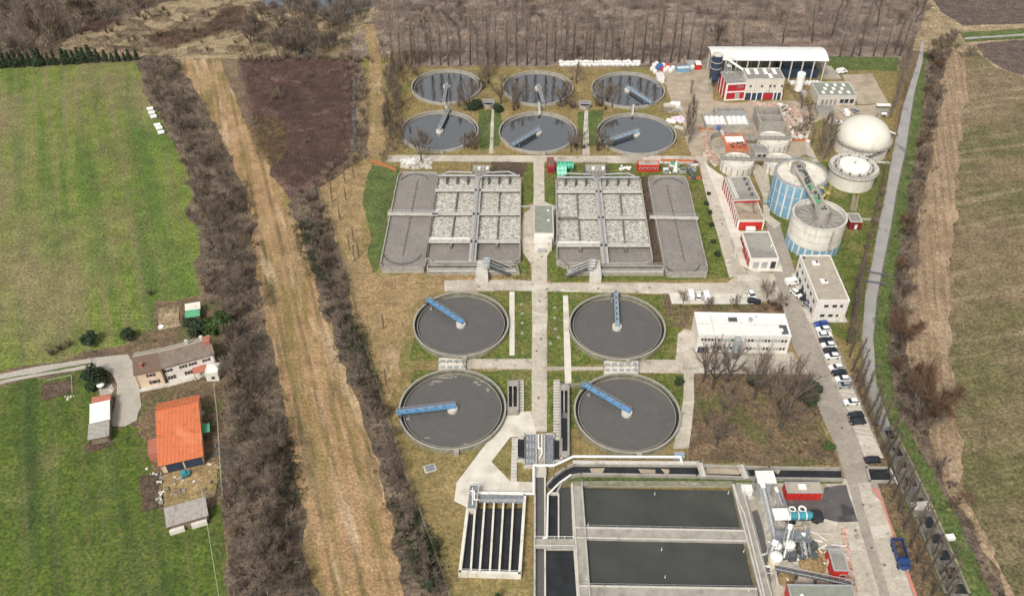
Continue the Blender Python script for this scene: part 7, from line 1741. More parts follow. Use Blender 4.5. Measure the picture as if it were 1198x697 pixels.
def crowns(name, label, px, cd, rlo, rhi, probs, bpc=90, sz=1.0, lift=.45, seed=1, cat='brush', wr=(.07, .16), gap=.3, trunks=True):
    """leafless crowns of many sizes, each a dome of twigs on a few stems"""
    n = int(area(px) * cd); x, y = sample(px, n); x = x + rng.normal(size=n) * 1.3; y = y + rng.normal(size=n) * 1.3; k = vnoise(x, y, 9, seed) * .6 + .4 * rng.random(n) > gap; x, y = x[k], y[k]; n = len(x)
    r = rlo + (rhi - rlo) * rng.random(n) ** 1.8 * (.5 + vnoise(x, y, 16, seed + 2)); mi = rng.choice(len(THK_M), n, p=probs)
    nb = np.maximum(18, (bpc * (r / rhi) ** 1.6).astype(int)); idx = np.repeat(np.arange(n), nb); m_ = len(idx)
    v = rng.normal(size=(m_, 3)); v[:, 2] = np.abs(v[:, 2]) + .15; v /= np.linalg.norm(v, axis=1)[:, None]
    R_ = r[idx]; st = rng.uniform(.25, .8, m_) * R_
    c = np.stack([x[idx], y[idx], R_ * lift * sz], 1); sc = np.array([1, 1, sz]); base = c + v * st[:, None] * sc
    d = v * sc + rng.normal(size=(m_, 3)) * .28; d[:, 2] += .25; d /= np.linalg.norm(d, axis=1)[:, None]
    V, F = blades(base, d, R_ * rng.uniform(.3, .6, m_) + .2, rng.uniform(*wr, m_)); M = mi[idx]
    if trunks:
        q = np.repeat(np.arange(n), 4); b = np.stack([x[q], y[q], np.zeros(len(q))], 1); d = rng.normal(size=(len(q), 3)) * .35; d[:, 2] = 1; d /= np.linalg.norm(d, axis=1)[:, None]
        V2, F2 = blades(b, d, r[q] * (1 + lift) * sz, rng.uniform(.12, .26, len(q))); F2 = F2 + len(V); V = np.concatenate([V, V2]); F = np.concatenate([F, F2]); M = np.concatenate([M, np.where(rng.random(len(q)) < .5, 2, 0)])
    o = bpy.data.objects.new(name, raw_mesh(name, V, F, THK_M, M)); COL.objects.link(o)
    return tag(o, label, cat, None, 'stuff')
# generic bare tree ---------------------------------------------------------
class TB:
    def __init__(s, seed): s.r = random.Random(seed); s.tv, s.tf, s.cv, s.cf = [], [], [], []
    def seg(s, V, F, a, b, r0, r1, n):
        d = (b - a); q = d.normalized().to_track_quat('Z', 'Y'); k = len(V)
        for p, r in ((a, r0), (b, r1)):
            for i in range(n): t = 2 * math.pi * i / n; V.append(tuple(p + q @ Vector((r * math.cos(t), r * math.sin(t), 0))))
        for i in range(n):
            j = (i + 1) % n; F.append((k + i, k + j, k + n + j)); F.append((k + i, k + n + j, k + n + i))
    def twig(s, a, d, L, w):
        sd = d.cross(Vector((s.r.gauss(0, 1), s.r.gauss(0, 1), s.r.gauss(0, 1)))).normalized() * w / 2; k = len(s.cv); s.cv += [tuple(a - sd), tuple(a + sd), tuple(a + d * L)]; s.cf.append((k, k + 1, k + 2))
    def grow(s, a, d, L, r, lv, lim, spread, upb, nt, tw, tl):
        rr = s.r; segs = 3; p = a; dd = d
        for i in range(segs):
            dd = (dd + Vector((rr.gauss(0, .12), rr.gauss(0, .12), rr.gauss(0, .06) + upb * .12))).normalized(); q = p + dd * L / segs
            V, F = (s.tv, s.tf) if lv <= 1 else (s.cv, s.cf)
            s.seg(V, F, p, q, r * (1 - i / segs * .45), r * (1 - (i + 1) / segs * .45), 6 if lv == 0 else (4 if lv == 1 else 3))
            nb = (1 if i == 0 else 2) if lv < lim else 0
            for _ in range(nb + (1 if lv < lim and i == segs - 1 else 0)):
                az = rr.uniform(0, 6.283); ax = dd.cross(Vector((math.cos(az), math.sin(az), .3))).normalized(); ang = spread * rr.uniform(.7, 1.25)
                nd = (dd * math.cos(ang) + ax * math.sin(ang)); nd.z += upb * .35; nd.normalize(); s.grow(q, nd, L * rr.uniform(.55, .8), r * .55, lv + 1, lim, spread, upb, nt, tw, tl)
            if lv >= lim - 1:
                for _ in range(nt):
                    t = rr.random(); v = Vector((rr.gauss(0, 1), rr.gauss(0, 1), rr.gauss(0, .8) + .6 + upb)).normalized(); v = (v + dd * .8).normalized(); s.twig(p.lerp(q, t), v, rr.uniform(*tl), rr.uniform(*tw))
            p = q
    def meshes(s, nm, bark, twig):
        t = raw_mesh(nm + '_trunk', np.array(s.tv), np.array(s.tf), bark) if s.tv else None
        return t, raw_mesh(nm + '_crown', np.array(s.cv), np.array(s.cf), twig)
def round_tree(seed, H=9, nt=7, lim=3, spread=.62, bark=BARK, twig=TWIG):
    t = TB(seed); h0 = H * .24; t.seg(t.tv, t.tf, Vector((0, 0, -.2)), Vector((0, 0, h0)), H * .028, H * .022, 7)
    for i in range(4): a = i * 1.57 + t.r.uniform(-.4, .4); t.grow(Vector((0, 0, h0 * (.85 + .08 * i))), Vector((math.cos(a) * .6, math.sin(a) * .6, 1)).normalized(), H * .34, H * .014, 1, lim, spread, .35, nt, (.035, .075), (.5, 1.3))
    return t.meshes('round', bark, twig)
def poplar_tree(seed, H=20, n=34, w=.12, bark=BARKP, twig=TWIGG, dense=14, clear=.12, tw=(.06, .13), rk=.011):
    t = TB(seed); p = Vector((0, 0, -.2)); K = 8
    for i in range(K):
        q = Vector((t.r.gauss(0, .12), t.r.gauss(0, .12), H * (i + 1) / K)); t.seg(t.tv, t.tf, p, q, H * rk * (1 - i / K) + .03, H * rk * (1 - (i + 1) / K) + .02, 5); p = q
    for i in range(n):
        z = H * (clear + (.93 - clear) * (i / n)); a = t.r.uniform(0, 6.283); L = H * w * 1.9 * (1 - .65 * abs(z / H - .42) - .3 * z / H) * t.r.uniform(.7, 1.3)
        d = Vector((math.cos(a) * .38, math.sin(a) * .38, 1)).normalized(); s0 = Vector((0, 0, z)); e = s0 + d * L
        t.seg(t.cv, t.cf, s0, e, .07, .03, 3)
        for _ in range(dense):
            u = t.r.uniform(.15, 1); v = (d + Vector((t.r.gauss(0, .3), t.r.gauss(0, .3), t.r.gauss(.2, .3)))).normalized(); t.twig(s0.lerp(e, u), v, t.r.uniform(.8, 2.0), t.r.uniform(*tw))
    return t.meshes('poplar', bark, twig)
def shrub_bush(seed, H=3.2, n=16, m=SCRUB, dense=26):
    t = TB(seed)
    for i in range(n):
        a = t.r.uniform(0, 6.283); d = Vector((math.cos(a) * t.r.uniform(.1, .8), math.sin(a) * t.r.uniform(.1, .8), 1)).normalized(); e = d * H * t.r.uniform(.6, 1); t.seg(t.cv, t.cf, Vector((d.x * .2, d.y * .2, -.1)), e, .06, .02, 3)
        for _ in range(dense):
            v = (d + Vector((t.r.gauss(0, .5), t.r.gauss(0, .5), t.r.gauss(.1, .4)))).normalized(); t.twig(e * t.r.uniform(.2, 1), v, t.r.uniform(.4, 1.1), t.r.uniform(.04, .09))
    return t.meshes('bush', BARK, m)
def leafy(seed, R0, H, m, n=3000, size=(.16, .42), conic=False, lobes=22):
    r = np.random.default_rng(seed); c = r.normal(size=(lobes, 3)); c /= np.linalg.norm(c, axis=1)[:, None]
    cz = r.random(lobes)
    if conic:
        lob = np.stack([c[:, 0] * R0 * .5 * (1.05 - cz), c[:, 1] * R0 * .5 * (1.05 - cz), H * (.08 + .86 * cz)], 1); rad = R0 * (1.0 - .8 * cz) * .75 + .15
    else:
        lob = np.stack([c[:, 0] * R0 * r.uniform(.3, .95, lobes), c[:, 1] * R0 * r.uniform(.3, .95, lobes), H * (.5 + .33 * c[:, 2])], 1); rad = R0 * r.uniform(.16, .55, lobes)
    k = r.integers(0, lobes, n); v = r.normal(size=(n, 3)); v /= np.linalg.norm(v, axis=1)[:, None]
    p = lob[k] + v * (rad[k] * r.uniform(.6, 1.1, n))[:, None] * np.array([1, 1, 1.15 if conic else .85]); p[:, 2] = np.maximum(p[:, 2], .1)
    s = r.uniform(*size, n); a = r.normal(size=(n, 3)); a /= np.linalg.norm(a, axis=1)[:, None]; b = np.cross(a, v + .3 * r.normal(size=(n, 3))); b /= np.linalg.norm(b, axis=1)[:, None] + 1e-9
    V = np.stack([p - a * s[:, None], p + a * s[:, None] * .8 - b * s[:, None] * .5, p + b * s[:, None]], 1).reshape(-1, 3)
    t = TB(seed); t.seg(t.tv, t.tf, Vector((0, 0, -.1)), Vector((0, 0, H * .6)), .16 + H * .012, .06, 6)
    tr = raw_mesh('leafy_trunk', np.array(t.tv), np.array(t.tf), BARK)
    return tr, raw_mesh('leafy_crown', V, np.arange(n * 3).reshape(-1, 3), m)
def plant(name, label, cat, meshes, x, y, s=1.0, group=None, lean=0.0, xy=None, sz=None):
    p = P(x, y) if xy is None else Vector((xy[0], xy[1], 0))
    T = thing(name, label, cat, p, group); T.rotation_euler = (random.gauss(0, lean), random.gauss(0, lean), random.uniform(0, 6.283)); T.scale = (s, s, s * (sz or 1))
    for nm, me in zip(('trunk', 'crown'), meshes):
        if me is None: continue
        o = bpy.data.objects.new(nm, me); COL.objects.link(o); o.parent = T
    return T
RT = [round_tree(s, 9, 3, spread=.50) for s in (1, 2, 3, 4)]
RH = [round_tree(s, 15, 3, spread=.36, bark=BARKD) for s in (71, 72, 73, 74)]
RB = [round_tree(s, 9, 12, bark=BARK, twig=SCRUBR) for s in (11, 12)]
PT = [poplar_tree(s) for s in (5, 6, 7, 8)]
PF = [poplar_tree(s, 22, 40, .10, bark=BARKD, dense=18, clear=.20, tw=(.07, .15), rk=.020) for s in (61, 62, 63)]
PN = [poplar_tree(s, 15, 44, .055, bark=BARKD, twig=TWIG, dense=10, clear=.12, tw=(.05, .10), rk=.021) for s in (15, 16, 17)]
PB = [poplar_tree(s, 13, 34, .16, twig=TWIG, dense=22, clear=.05, tw=(.05, .10)) for s in (25, 26)]
SB = [shrub_bush(s) for s in (31, 32, 33)]; SR = [shrub_bush(s, 3.0, 16, SCRUBR) for s in (34, 35)]
EV = [leafy(s, 2.6, 4.6, EVER) for s in (41, 42, 43)]; EL = [leafy(s, 2.6, 4.2, EVERL) for s in (44, 45)]
CN = [leafy(s, 1.9, 7.5, EVER, 1500, conic=True) for s in (51, 52, 53)]
ordw = ['first', 'second', 'third', 'fourth', 'fifth', 'sixth', 'seventh', 'eighth', 'ninth', 'tenth', 'eleventh', 'twelfth', 'thirteenth', 'fourteenth', 'fifteenth', 'sixteenth', 'seventeenth', 'eighteenth', 'nineteenth', 'twentieth', 'twenty-first', 'twenty-second', 'twenty-third', 'twenty-fourth', 'twenty-fifth', 'twenty-sixth', 'twenty-seventh', 'twenty-eighth']
pick = random.choice
# park by the office
for i, (x, y, s, lb) in enumerate(((822, 447, 1.0, 'bare tree at the left end below the office'), (834, 455, 1.15, 'bare tree with wide pale crown, second from the left below the office'), (851, 447, 1.05, 'bare tree in front of the office entrance'), (882, 467, 1.15, 'bare tree standing in the middle of the park'),
        (913, 500, 1.5, 'tallest bare tree of the park, near the service road'), (925, 477, 1.2, 'bare tree leaning toward the service road'), (846, 484, .7, 'small dark bare tree alone in the park grass'), (900, 462, .8, 'slim bare tree right of the park middle'), (838, 522, .8, 'low bare tree at the bottom of the park'), (936, 470, .75, 'small bare tree at the park edge beside the road'), (826, 500, .5, 'tiny bare sapling at the left park edge'))):
    plant('bare_tree', lb, 'tree', pick(RH), x, y, s * .9, 'bare trees in the park', .04, sz=1.1)
for i, (x, y, s, m, lb) in enumerate(((947, 461, 1.0, EV, 'dark evergreen bush at the right edge of the park'), (947, 473, .8, EV, 'dark round bush below the evergreen at the park edge'), (968, 525, .6, EL, 'green shrub at the lower right park corner'), (878, 449, .5, EV, 'small dark bush below the office'), (794, 449, .5, EV, 'small dark shrub right of the lower right tank'))):
    plant('evergreen_bush', lb, 'bush', pick(m), x, y, s)
for i in range(26):
    x, y = random.uniform(820, 965), random.uniform(450, 538); plant('bare_bush', 'low bare brown bush scattered in the park', 'bush', pick(SR + SB), x, y, random.uniform(.35, .7), 'low bushes of the park')
for (x, y, s, lb) in ((799, 355, .55, 'small bare tree with dark crown left of the office'), (828, 362, .55, 'dark bare tree behind the office roof'), (897, 349, .8, 'bare tree on the bed by the service road corner'), (858, 361, .6, 'bare tree behind the middle of the office'), (911, 362, .7, 'bare reddish tree behind the right office corner')):
    plant('bare_tree', lb, 'tree', pick(RT), x, y, s)
for i in range(14): plant('bare_bush', 'low bare bush in the bed behind the office', 'bush', pick(SR), random.uniform(880, 925), random.uniform(352, 365), .5, 'bushes behind the office')
# canal poplars (lower)
bases = [(994, 418), (996, 434), (1001, 447), (1005, 459), (1010, 473), (1016, 486), (1022, 497), (1026, 512), (1033, 528), (1038, 553), (1038.5, 567), (1045, 582), (1051, 599), (1058, 619), (1065, 639), (1073, 658), (1080, 679), (1090, 697), (1099, 716)]
for i, (x, y) in enumerate(bases):
    plant('bare_poplar', ordw[i] + ' bare poplar from the top in the bank row left of the canal', 'tree', pick(PN), x, y, random.uniform(.85, 1.1), 'poplar row beside the lower canal', .03)
b2 = [(1030, 500), (1043, 533), (1056, 556), (1064, 572), (1072, 588), (1082, 612), (1090, 633), (1097, 652), (1106, 672), (1113, 692)]
for i, (x, y) in enumerate(b2):
    plant('bare_poplar', ordw[i] + ' thin poplar from the top growing along the canal walls', 'tree', pick(PN), x - 6, y, random.uniform(.6, .85), 'thin poplars between the canal walls', .03)
b3 = [(1004, 330), (1002, 345), (1000, 360), (998, 375), (996, 390), (994, 402), (1008, 318), (1010, 305), (1014, 292), (1017, 280), (1022, 262), (1026, 246), (1031, 230)]
for i in range(34):
    x, y = lerp((991, 404), (1004, 325), i / 17) if i < 18 else lerp((1004, 325), (1036, 195), (i - 18) / 16)
    plant('bare_poplar', ('slender' if i < 18 else 'small') + ' bare poplar in the row left of the grey canal, ' + ('beside the parking' if i < 18 else 'beside the digesters'), 'tree', pick(PN), x + random.uniform(-1.5, 1.5), y, random.uniform(.55, .85) * (1 if i < 18 else .6), 'poplars left of the canal beside the ' + ('parking' if i < 18 else 'digesters'), .04)
for i, (x, y) in enumerate(b3):
    plant('bare_bush', ordw[i] + ' straggly bare shrub in the row left of the upper canal', 'bush', pick(SB), x, y, random.uniform(.9, 1.3), 'straggly shrubs left of the canal')
b4 = [(1046, 128), (1049, 118), (1050, 108), (1054, 100), (1052, 92), (1056, 84), (1056, 76), (1062, 68), (1040, 140)]
for i, (x, y) in enumerate(b4):
    plant('bare_poplar', ordw[i] + ' brown bare poplar in the clump where the canal starts', 'tree', pick(PB), x, y, random.uniform(.8, 1.1), 'poplar clump at the canal head', .03)
for (x, y, s, lb) in ((956, 182, 1.35, 'brown fastigiate poplar left of the dome'), (962, 189, 1.5, 'tall brown fastigiate poplar beside the dome'), (970, 181, 1.1, 'slender brown poplar almost touching the dome'), (806, 168, 1.5, 'feathery bare tree at the right of the far tanks'), (802, 160, 1.1, 'smaller feathery bare tree beside the far tank edge'), (808, 112, .55, 'small bare tree in the dusty yard'), (948, 174, .7, 'low bare poplar above the blue digester')):
    plant('bare_poplar', lb, 'tree', pick(PB), x, y, s)
for (x, y, s, lb) in ((942, 152, .9, 'dark bare tree among the rubble'), (936, 158, .6, 'small dark tree by the orange barrier'), (937, 128, .75, 'pale bare tree behind the rubble heap'), (946, 132, .6, 'pale bare tree left of the low shed'), (838, 56, 1.6, 'very large pale bare tree above the long canopy'), (1071, 27, 1.4, 'large dark bare tree at the end of the side canal track'), (1133, 68, .7, 'round bare bush tree at the curved track'), (493, 190, 1.5, 'dark bare tree on the rubble north of the left lagoon'), (325, 66, 1.3, 'large bare tree at the north edge of the red heath'), (448, 190, .6, 'small bare tree at the end of the sandy track')):
    plant('bare_tree', lb, 'tree', pick(RT), x, y, s)
# trees between the far tanks
for i in range(60):
    x, y = pick([(545, 124), (603, 124), (660, 125), (705, 124), (575, 88), (672, 96), (552, 174), (704, 173), (678, 172), (466, 150), (566, 100)]); plant('bare_bush', 'low brown bush beneath the small trees between the far tanks', 'bush', pick(SB + SR), x + random.gauss(0, 5), y + random.gauss(0, 2.5), random.uniform(.5, 1.0), 'bushes between the far tanks')
k = 0
for (x, y, s) in [(537, 122, .6), (543, 125, .55), (549, 122, .6), (586, 122, .6), (600, 124, .7), (606, 124, .7), (612, 122, .55), (655, 125, .55), (662, 123, .6), (668, 128, .55), (697, 125, .55), (704, 124, .65), (711, 122, .7), (716, 126, .6), (543, 174, .6), (552, 171, .6), (558, 175, .5), (674, 98, .55), (676, 92, .5), (566, 92, .6), (572, 96, .55), (576, 84, .7), (572, 78, .8), (704, 172, .5), (698, 176, .55), (711, 176, .45), (674, 174, .5), (680, 166, .4), (668, 178, .5), (565, 105, .5), (590, 100, .5)]:
    plant('bare_tree', 'small bare brown tree growing between the far round tanks', 'tree', pick(PB + RT + RH), x, y, s * (1.05 + .3 * random.random()), 'small trees between the far tanks'); k += 1
for (x, y, s, lb) in ((557, 128, .95, 'dark green bushy tree between the two left far tanks'), (552, 129, .7, 'smaller dark green bush beside the bushy tree'), (583, 131, .75, 'dark green bush right of the round valve chamber')):
    plant('evergreen_bush', lb, 'bush', pick(EV), x, y, s)
# thin saplings on the tan land
for i, (x, y) in enumerate(((404, 215), (414, 209), (388, 225), (389, 237), (398, 258), (409, 292), (414, 283), (452, 450), (449, 385), (420, 300), (405, 235), (415, 305))):
    plant('bare_sapling', 'thin dark sapling planted in the tan land left of the basins', 'tree', pick(PN), x, y, .42, 'saplings on the tan land')
for (x, y, s) in ((838, 265, .5), (832, 240, .5), (845, 300, .6), (840, 285, .5), (836, 250, .45), (835, 228, .4)):
    plant('evergreen_bush', 'small dark bush on the strip beside the right lagoon', 'bush', pick(EV), x - 6, y, s * .7, 'bushes right of the lagoon')
# farm greens
for (x, y, s, m, lb) in ((105, 403, 1.0, EV, 'dark round bush in the meadow beside the farm track'), (152, 397, .8, EV, 'dark upright bush in the meadow nearest the farmhouse'), (113, 446, 1.15, EV, 'dark evergreen tree in the farm garden'), (119, 452, .7, EV, 'smaller evergreen beside the gravel ring'), (109, 456, .6, EV, 'low hedge bush behind the red tiled shed'),
        (231, 391, 1.2, EV, 'dark evergreen tree behind the farmhouse'), (223, 381, .7, EV, 'dark bush below the green roofed shed'), (254, 388, 1.3, EL, 'large light green bush behind the farmhouse'), (262, 380, 1.1, EL, 'light green bush at the thicket edge'), (247, 384, .8, EL, 'light green bush between the two larger ones')):
    plant('evergreen_bush', lb, 'bush', pick(m), x, y, s)
for (x, y, s, lb) in ((62, 415, 1.2, 'dark leafless bush in the meadow above the farm track'), (72, 409, 1.3, 'pale leafless bush in the meadow above the farm track'), (82, 404, .9, 'smallest leafless bush in the meadow above the farm track'), (177, 345, 1.1, 'dark leafless bush at the foot of the dry patch'), (180, 400, .5, 'little bush by the track corner')):
    plant('bare_bush', lb, 'bush', pick(SB), x, y, s)
# big hedge trees on the east side
for (x, y, s, m, lb) in ((1078, 492, 1.9, RB, 'very large russet bare tree in the hedge beside the tilled margin'), (1070, 500, 1.5, RT, 'bare tree just left of the very large hedge tree'), (1090, 497, 1.2, RB, 'bare russet tree right below the very large hedge tree'), (1052, 405, 1.3, RB, 'russet hedge tree by the bend of the canal'), (1048, 380, 1.1, RT, 'bare hedge tree above the canal bend'), (1056, 350, .9, RT, 'bare hedge tree level with the two canal pipes'),
        (1066, 240, 1.0, RT, 'fallen looking bare tree reaching over the tilled margin'), (1100, 62, 1.1, RT, 'dark bare tree at the top of the hedge'), (1092, 74, 1.0, RT, 'bare tree near the top of the hedge'), (1110, 52, .9, RT, 'bare tree at the upper right end of the hedge')):
    plant('bare_tree', lb, 'tree', pick(m), x, y, s)
# conifer row at the far edge of the meadow
cx_ = [0, 7, 14, 21, 28, 36, 43, 50, 58, 66, 76, 82, 88, 94, 101, 108, 116, 124, 131, 138, 146, 153, 160]
for i, x in enumerate(cx_):
    plant('dark_conifer', ordw[i] + ' dark conifer from the left in the row closing the meadow', 'tree', pick(CN), x + random.uniform(-1, 1), 79 - x * .052, random.uniform(.7, 1.15) * (1 if x < 110 else .75), 'conifer row beyond the meadow')
for i in range(40):
    x = 282 + (435 - 282) * i / 39; plant('bare_bush', 'dark bare bush in the hedge line north of the red heath', 'bush', pick(SB), x, 71 + random.uniform(-3, 3), random.uniform(.6, 1.3), 'hedge line north of the red heath')
# poplar plantation -----------------------------------------------------------
front = []
x = 470
while x < 835:
    if not (826 < x < 990): front.append((x, 79.5 if x < 640 else 76.5))
    x += 11.2
for i, (x, y) in enumerate(front):
    plant('bare_poplar', 'tall pale bare poplar in the front row behind the far tanks', 'tree', pick(PF), x + random.uniform(-2, 2), y - 3 + random.uniform(-.6, .6), random.uniform(.8, 1.15), 'front row of plantation poplars', .015)
rows = [(68, 460, 860, 12), (58, 450, 850, 13), (48, 445, 1045, 13), (38, 450, 1050, 14), (28, 450, 1060, 15), (17, 460, 1060, 16), (5, 470, 1065, 18)]
for ri, (y, xa, xb, st) in enumerate(rows):
    x = xa
    while x < xb:
        if random.random() < .55 and not (800 < x < 870 and 30 < y < 62):
            plant('bare_poplar', 'bare plantation poplar in the ' + ordw[ri] + ' row behind the front row', 'tree', pick(PT + PT + RT), x + random.uniform(-4, 4), y + random.uniform(-3, 3), random.uniform(.5, 1.05), ordw[ri] + ' rear row of plantation poplars', .03)
        x += st
for (x, y) in ((868, 66), (915, 52), (982, 67), (996, 67), (1005, 66), (1022, 66), (1034, 67), (1046, 64), (950, 50), (1010, 40), (1025, 38), (1052, 66), (1055, 58), (972, 44)):
    plant('bare_poplar', 'dark trunked poplar leaning behind the long canopy', 'tree', pick(PF), x, y, random.uniform(.8, .95), 'poplars behind the long canopy', .05)
scrub('dark_brush', 'dark low brush patches in the rough grass', [(172, 42), (200, 38), (240, 30), (262, 12), (285, 8), (292, 30), (262, 38), (225, 50), (200, 58), (178, 52)], 16, .2, 1.6, REDTW, .7, (.5, 1.3), (.1, .2), 6, .36, 40, 'brush', 0)
scrub('dark_brush', 'small dark brush patch in the rough grass', [(93, 32), (118, 22), (132, 25), (120, 38), (98, 40)], 16, .2, 1.4, REDTW, .7, (.5, 1.3), (.1, .2), 5, .38, 41, 'brush', 0)
scrub('straw_tufts', 'straw coloured tufts at the edge of the red heath', [(286, 136), (330, 140), (338, 172), (322, 202), (300, 180)], 26, .05, .7, MATS_DW, .6, (.4, 1.0), (.1, .2), 4, .40, 42, 'grass', 0)
scrub('rough_brush', 'broken brown brush through the rough grass at the top', [(75, 60), (150, 22), (230, -5), (260, -45), (440, -45), (430, 20), (390, 55), (280, 66), (170, 64)], 9, .2, 2.2, SCRUB, .8, (.5, 1.4), (.08, .16), 9, .62, 45, 'brush', .03)
for i in range(46):
    plant('bare_bush', 'bare brown bush scattered over the rough grass at the top', 'bush', pick(SB + SR), random.uniform(95, 300), random.uniform(12, 66), random.uniform(.5, 1.3), 'bushes of the rough grass')
scrub('straw_streaks', 'straw coloured worn streaks down the middle of the meadow', [(92, 92), (150, 88), (158, 140), (170, 220), (182, 290), (172, 345), (130, 335), (112, 240), (88, 160)], 7, 0, .12, mat('straw', (.34, .28, .16), (.24, .20, .11), .6, rough=.95), .3, (.25, .6), (.10, .24), 7, .54, 47, 'grass', 0)
# masses of brush (nobody could count them)
for i in range(85):
    x, y = random.uniform(-10, 200), random.uniform(4, 76)
    if y > 78 - max(0, x - 60) * .62 and x > 60: continue
    plant('bare_tree', 'tall grey leafless tree of the woodland at the upper left', 'tree', pick(PT + RT), x, y, random.uniform(.8, 1.15), 'trees of the upper left woodland')
crowns('woodland', 'grey brown leafless woodland at the upper left', [(-140, -45), (250, -45), (210, 0), (170, 18), (90, 36), (72, 56), (66, 74), (0, 78), (-140, 88)], .07, 1.5, 3.4, [.42, .36, .16, .06, 0], 120, 2.0, .9, 3, 'woodland', (.12, .26), .25)
crowns('riverside_wood', 'brown leafless riverside wood at the top', [(262, 68), (330, 64), (420, 55), (440, 20), (455, -45), (300, -45), (290, 10), (325, 40), (290, 55)], .07, 1.0, 3.0, [.32, .40, .18, .08, .02], 110, 1.6, .7, 5, 'woodland', (.12, .24), .38)
crowns('woodland', 'brown brushwood west of the far settling tanks', [(447, 70), (490, 68), (495, 80), (476, 100), (480, 122), (466, 142), (462, 165), (468, 180), (450, 182), (447, 130)], .20, 1.0, 2.6, [.26, .44, .16, .14, 0], 100, 1.5, .6, 6, 'brushwood', gap=.3)
scrub('heath_scrub', 'mauve scrub covering the ground between the poplars', [(430, -45), (1085, -45), (1085, 10), (1060, 60), (1055, 66), (830, 66), (820, 72), (640, 70), (480, 74), (440, 62)], 5, .3, 1.9, HEATHT, .8, (.5, 1.5), (.10, .22), 5, .5, 7, 'scrub', 0)
for (x, y, s, lb) in ((326, 114, 1.6, 'dark low bush clump in the middle of the red heath'), (331, 117, 1.3, 'smaller dark bush beside the clump in the red heath'), (320, 118, 1.2, 'dark bush left of the clump in the red heath'), (362, 92, 1.3, 'pale round bush in the upper red heath'), (360, 168, .9, 'pale bush low in the red heath')):
    plant('bare_bush', lb, 'bush', pick(SB), x, y, s)
scrub('heath_scrub', 'dark red brown scrub on the heath field', [(282, 72), (410, 74), (412, 130), (408, 178), (372, 206), (345, 222), (318, 200), (302, 160)], 16, .15, 1.3, REDTW, .7, (.4, 1.0), (.08, .16), 4, .30, 8, 'scrub', 0)
crowns('hedge_brush', 'thick grey brown thicket between meadow and dry strip', [(162, 64), (204, 68), (230, 112), (262, 172), (289, 226), (299, 262), (296, 300), (300, 345), (306, 385), (270, 420), (262, 350), (240, 345), (236, 300), (232, 228), (215, 190), (197, 152), (180, 122), (168, 92)], .26, .7, 2.3, [.18, .32, .34, .10, .06], 85, 1.25, .5, 10, 'thicket', gap=.40)
crowns('hedge_brush', 'dark thicket right of the farm down to the bottom edge', [(272, 395), (308, 385), (320, 430), (330, 470), (338, 540), (350, 580), (353, 630), (362, 680), (385, 740), (290, 740), (270, 697), (266, 560), (268, 470)], .30, .7, 2.2, [.14, .28, .42, .08, .08], 85, 1.2, .5, 12, 'thicket', gap=.38)
crowns('hedge_brush', 'dark brush in the ditch between dry strip and plant', [(342, 236), (360, 224), (374, 228), (390, 272), (405, 332), (422, 402), (445, 472), (466, 540), (488, 600), (520, 697), (535, 740), (486, 740), (472, 665), (463, 620), (450, 570), (436, 520), (421, 470), (407, 430), (392, 390), (377, 345), (364, 300), (351, 262)], .32, .6, 1.9, [.10, .22, .50, .10, .08], 80, 1.15, .5, 14, 'thicket', gap=.34)
crowns('ditch_brush', 'brushy hedge along the water filled ditch', [(405, 80), (426, 78), (430, 130), (432, 180), (415, 196), (395, 205), (372, 222), (350, 232), (370, 210), (402, 180), (405, 130)], .24, .7, 1.9, [.24, .40, .24, .10, .02], 80, 1.3, .5, 15, 'thicket', gap=.34)
crowns('east_hedge', 'long brown hedge between canal bank and tilled margin', [(a[0] + 2, a[1]) for a in HL] + [(a[0] - 1, a[1]) for a in HR[::-1]], .30, .7, 1.9, [.14, .34, .32, .18, .02], 80, 1.2, .5, 16, 'hedge', gap=.26)
scrub('canal_scrub', 'thin scrub on the left bank of the canal', [(1072, 72), (1056, 122), (1044, 175), (1034, 225), (1026, 263), (1017, 313), (1010, 345), (1006, 400), (994, 405), (1002, 345), (1012, 300), (1026, 240), (1036, 190), (1046, 140), (1060, 90)], 10, .2, 1.8, SCRUBR, .8, (.5, 1.4), (.05, .10), 3, .25, 17, 'scrub', .02)
scrub('strip_weeds', 'dry weeds and tufts over the cleared strip', [(205, 74), (256, 74), (300, 165), (340, 235), (375, 345), (420, 470), (450, 570), (470, 665), (480, 740), (370, 740), (355, 630), (340, 540), (325, 430), (303, 340), (302, 262), (262, 172)], 4, .0, .45, MATS_DW, .4, (.25, .7), (.06, .14), 2.5, .45, 18, 'weeds', 0)
scrub('meadow_tufts', 'coarse grass tufts of the meadows', [(0, 90), (160, 80), (215, 200), (229, 330), (100, 405), (0, 430), (-40, 430), (-40, 90)], 1.6, 0, .18, mat('tufts', (.12, .14, .04), (.20, .19, .09), .4, rough=.95), .35, (.2, .45), (.08, .2), 3, .4, 19, 'grass', 0)
scrub('tan_weeds', 'dry tufts on the tan land and around the tanks', [(376, 226), (430, 200), (440, 320), (480, 345), (465, 470), (500, 600), (560, 697), (530, 697), (492, 600), (448, 470), (410, 330)], 3, 0, .3, MATS['dry_weeds'], .4, (.2, .5), (.05, .12), 3, .42, 20, 'weeds', 0)
scrub('tilled_clods', 'clods and stubble on the tilled margin and crop field', [(1120, 70), (1200, 100), (1240, 400), (1240, 740), (1186, 697), (1130, 590), (1086, 480), (1066, 400), (1070, 310), (1090, 200), (1108, 100)], 3, 0, .16, mat('stubble', (.30, .22, .13), (.15, .11, .06), .6, rough=.95), .2, (.2, .5), (.06, .15), 3, .35, 22, 'stubble', 0)
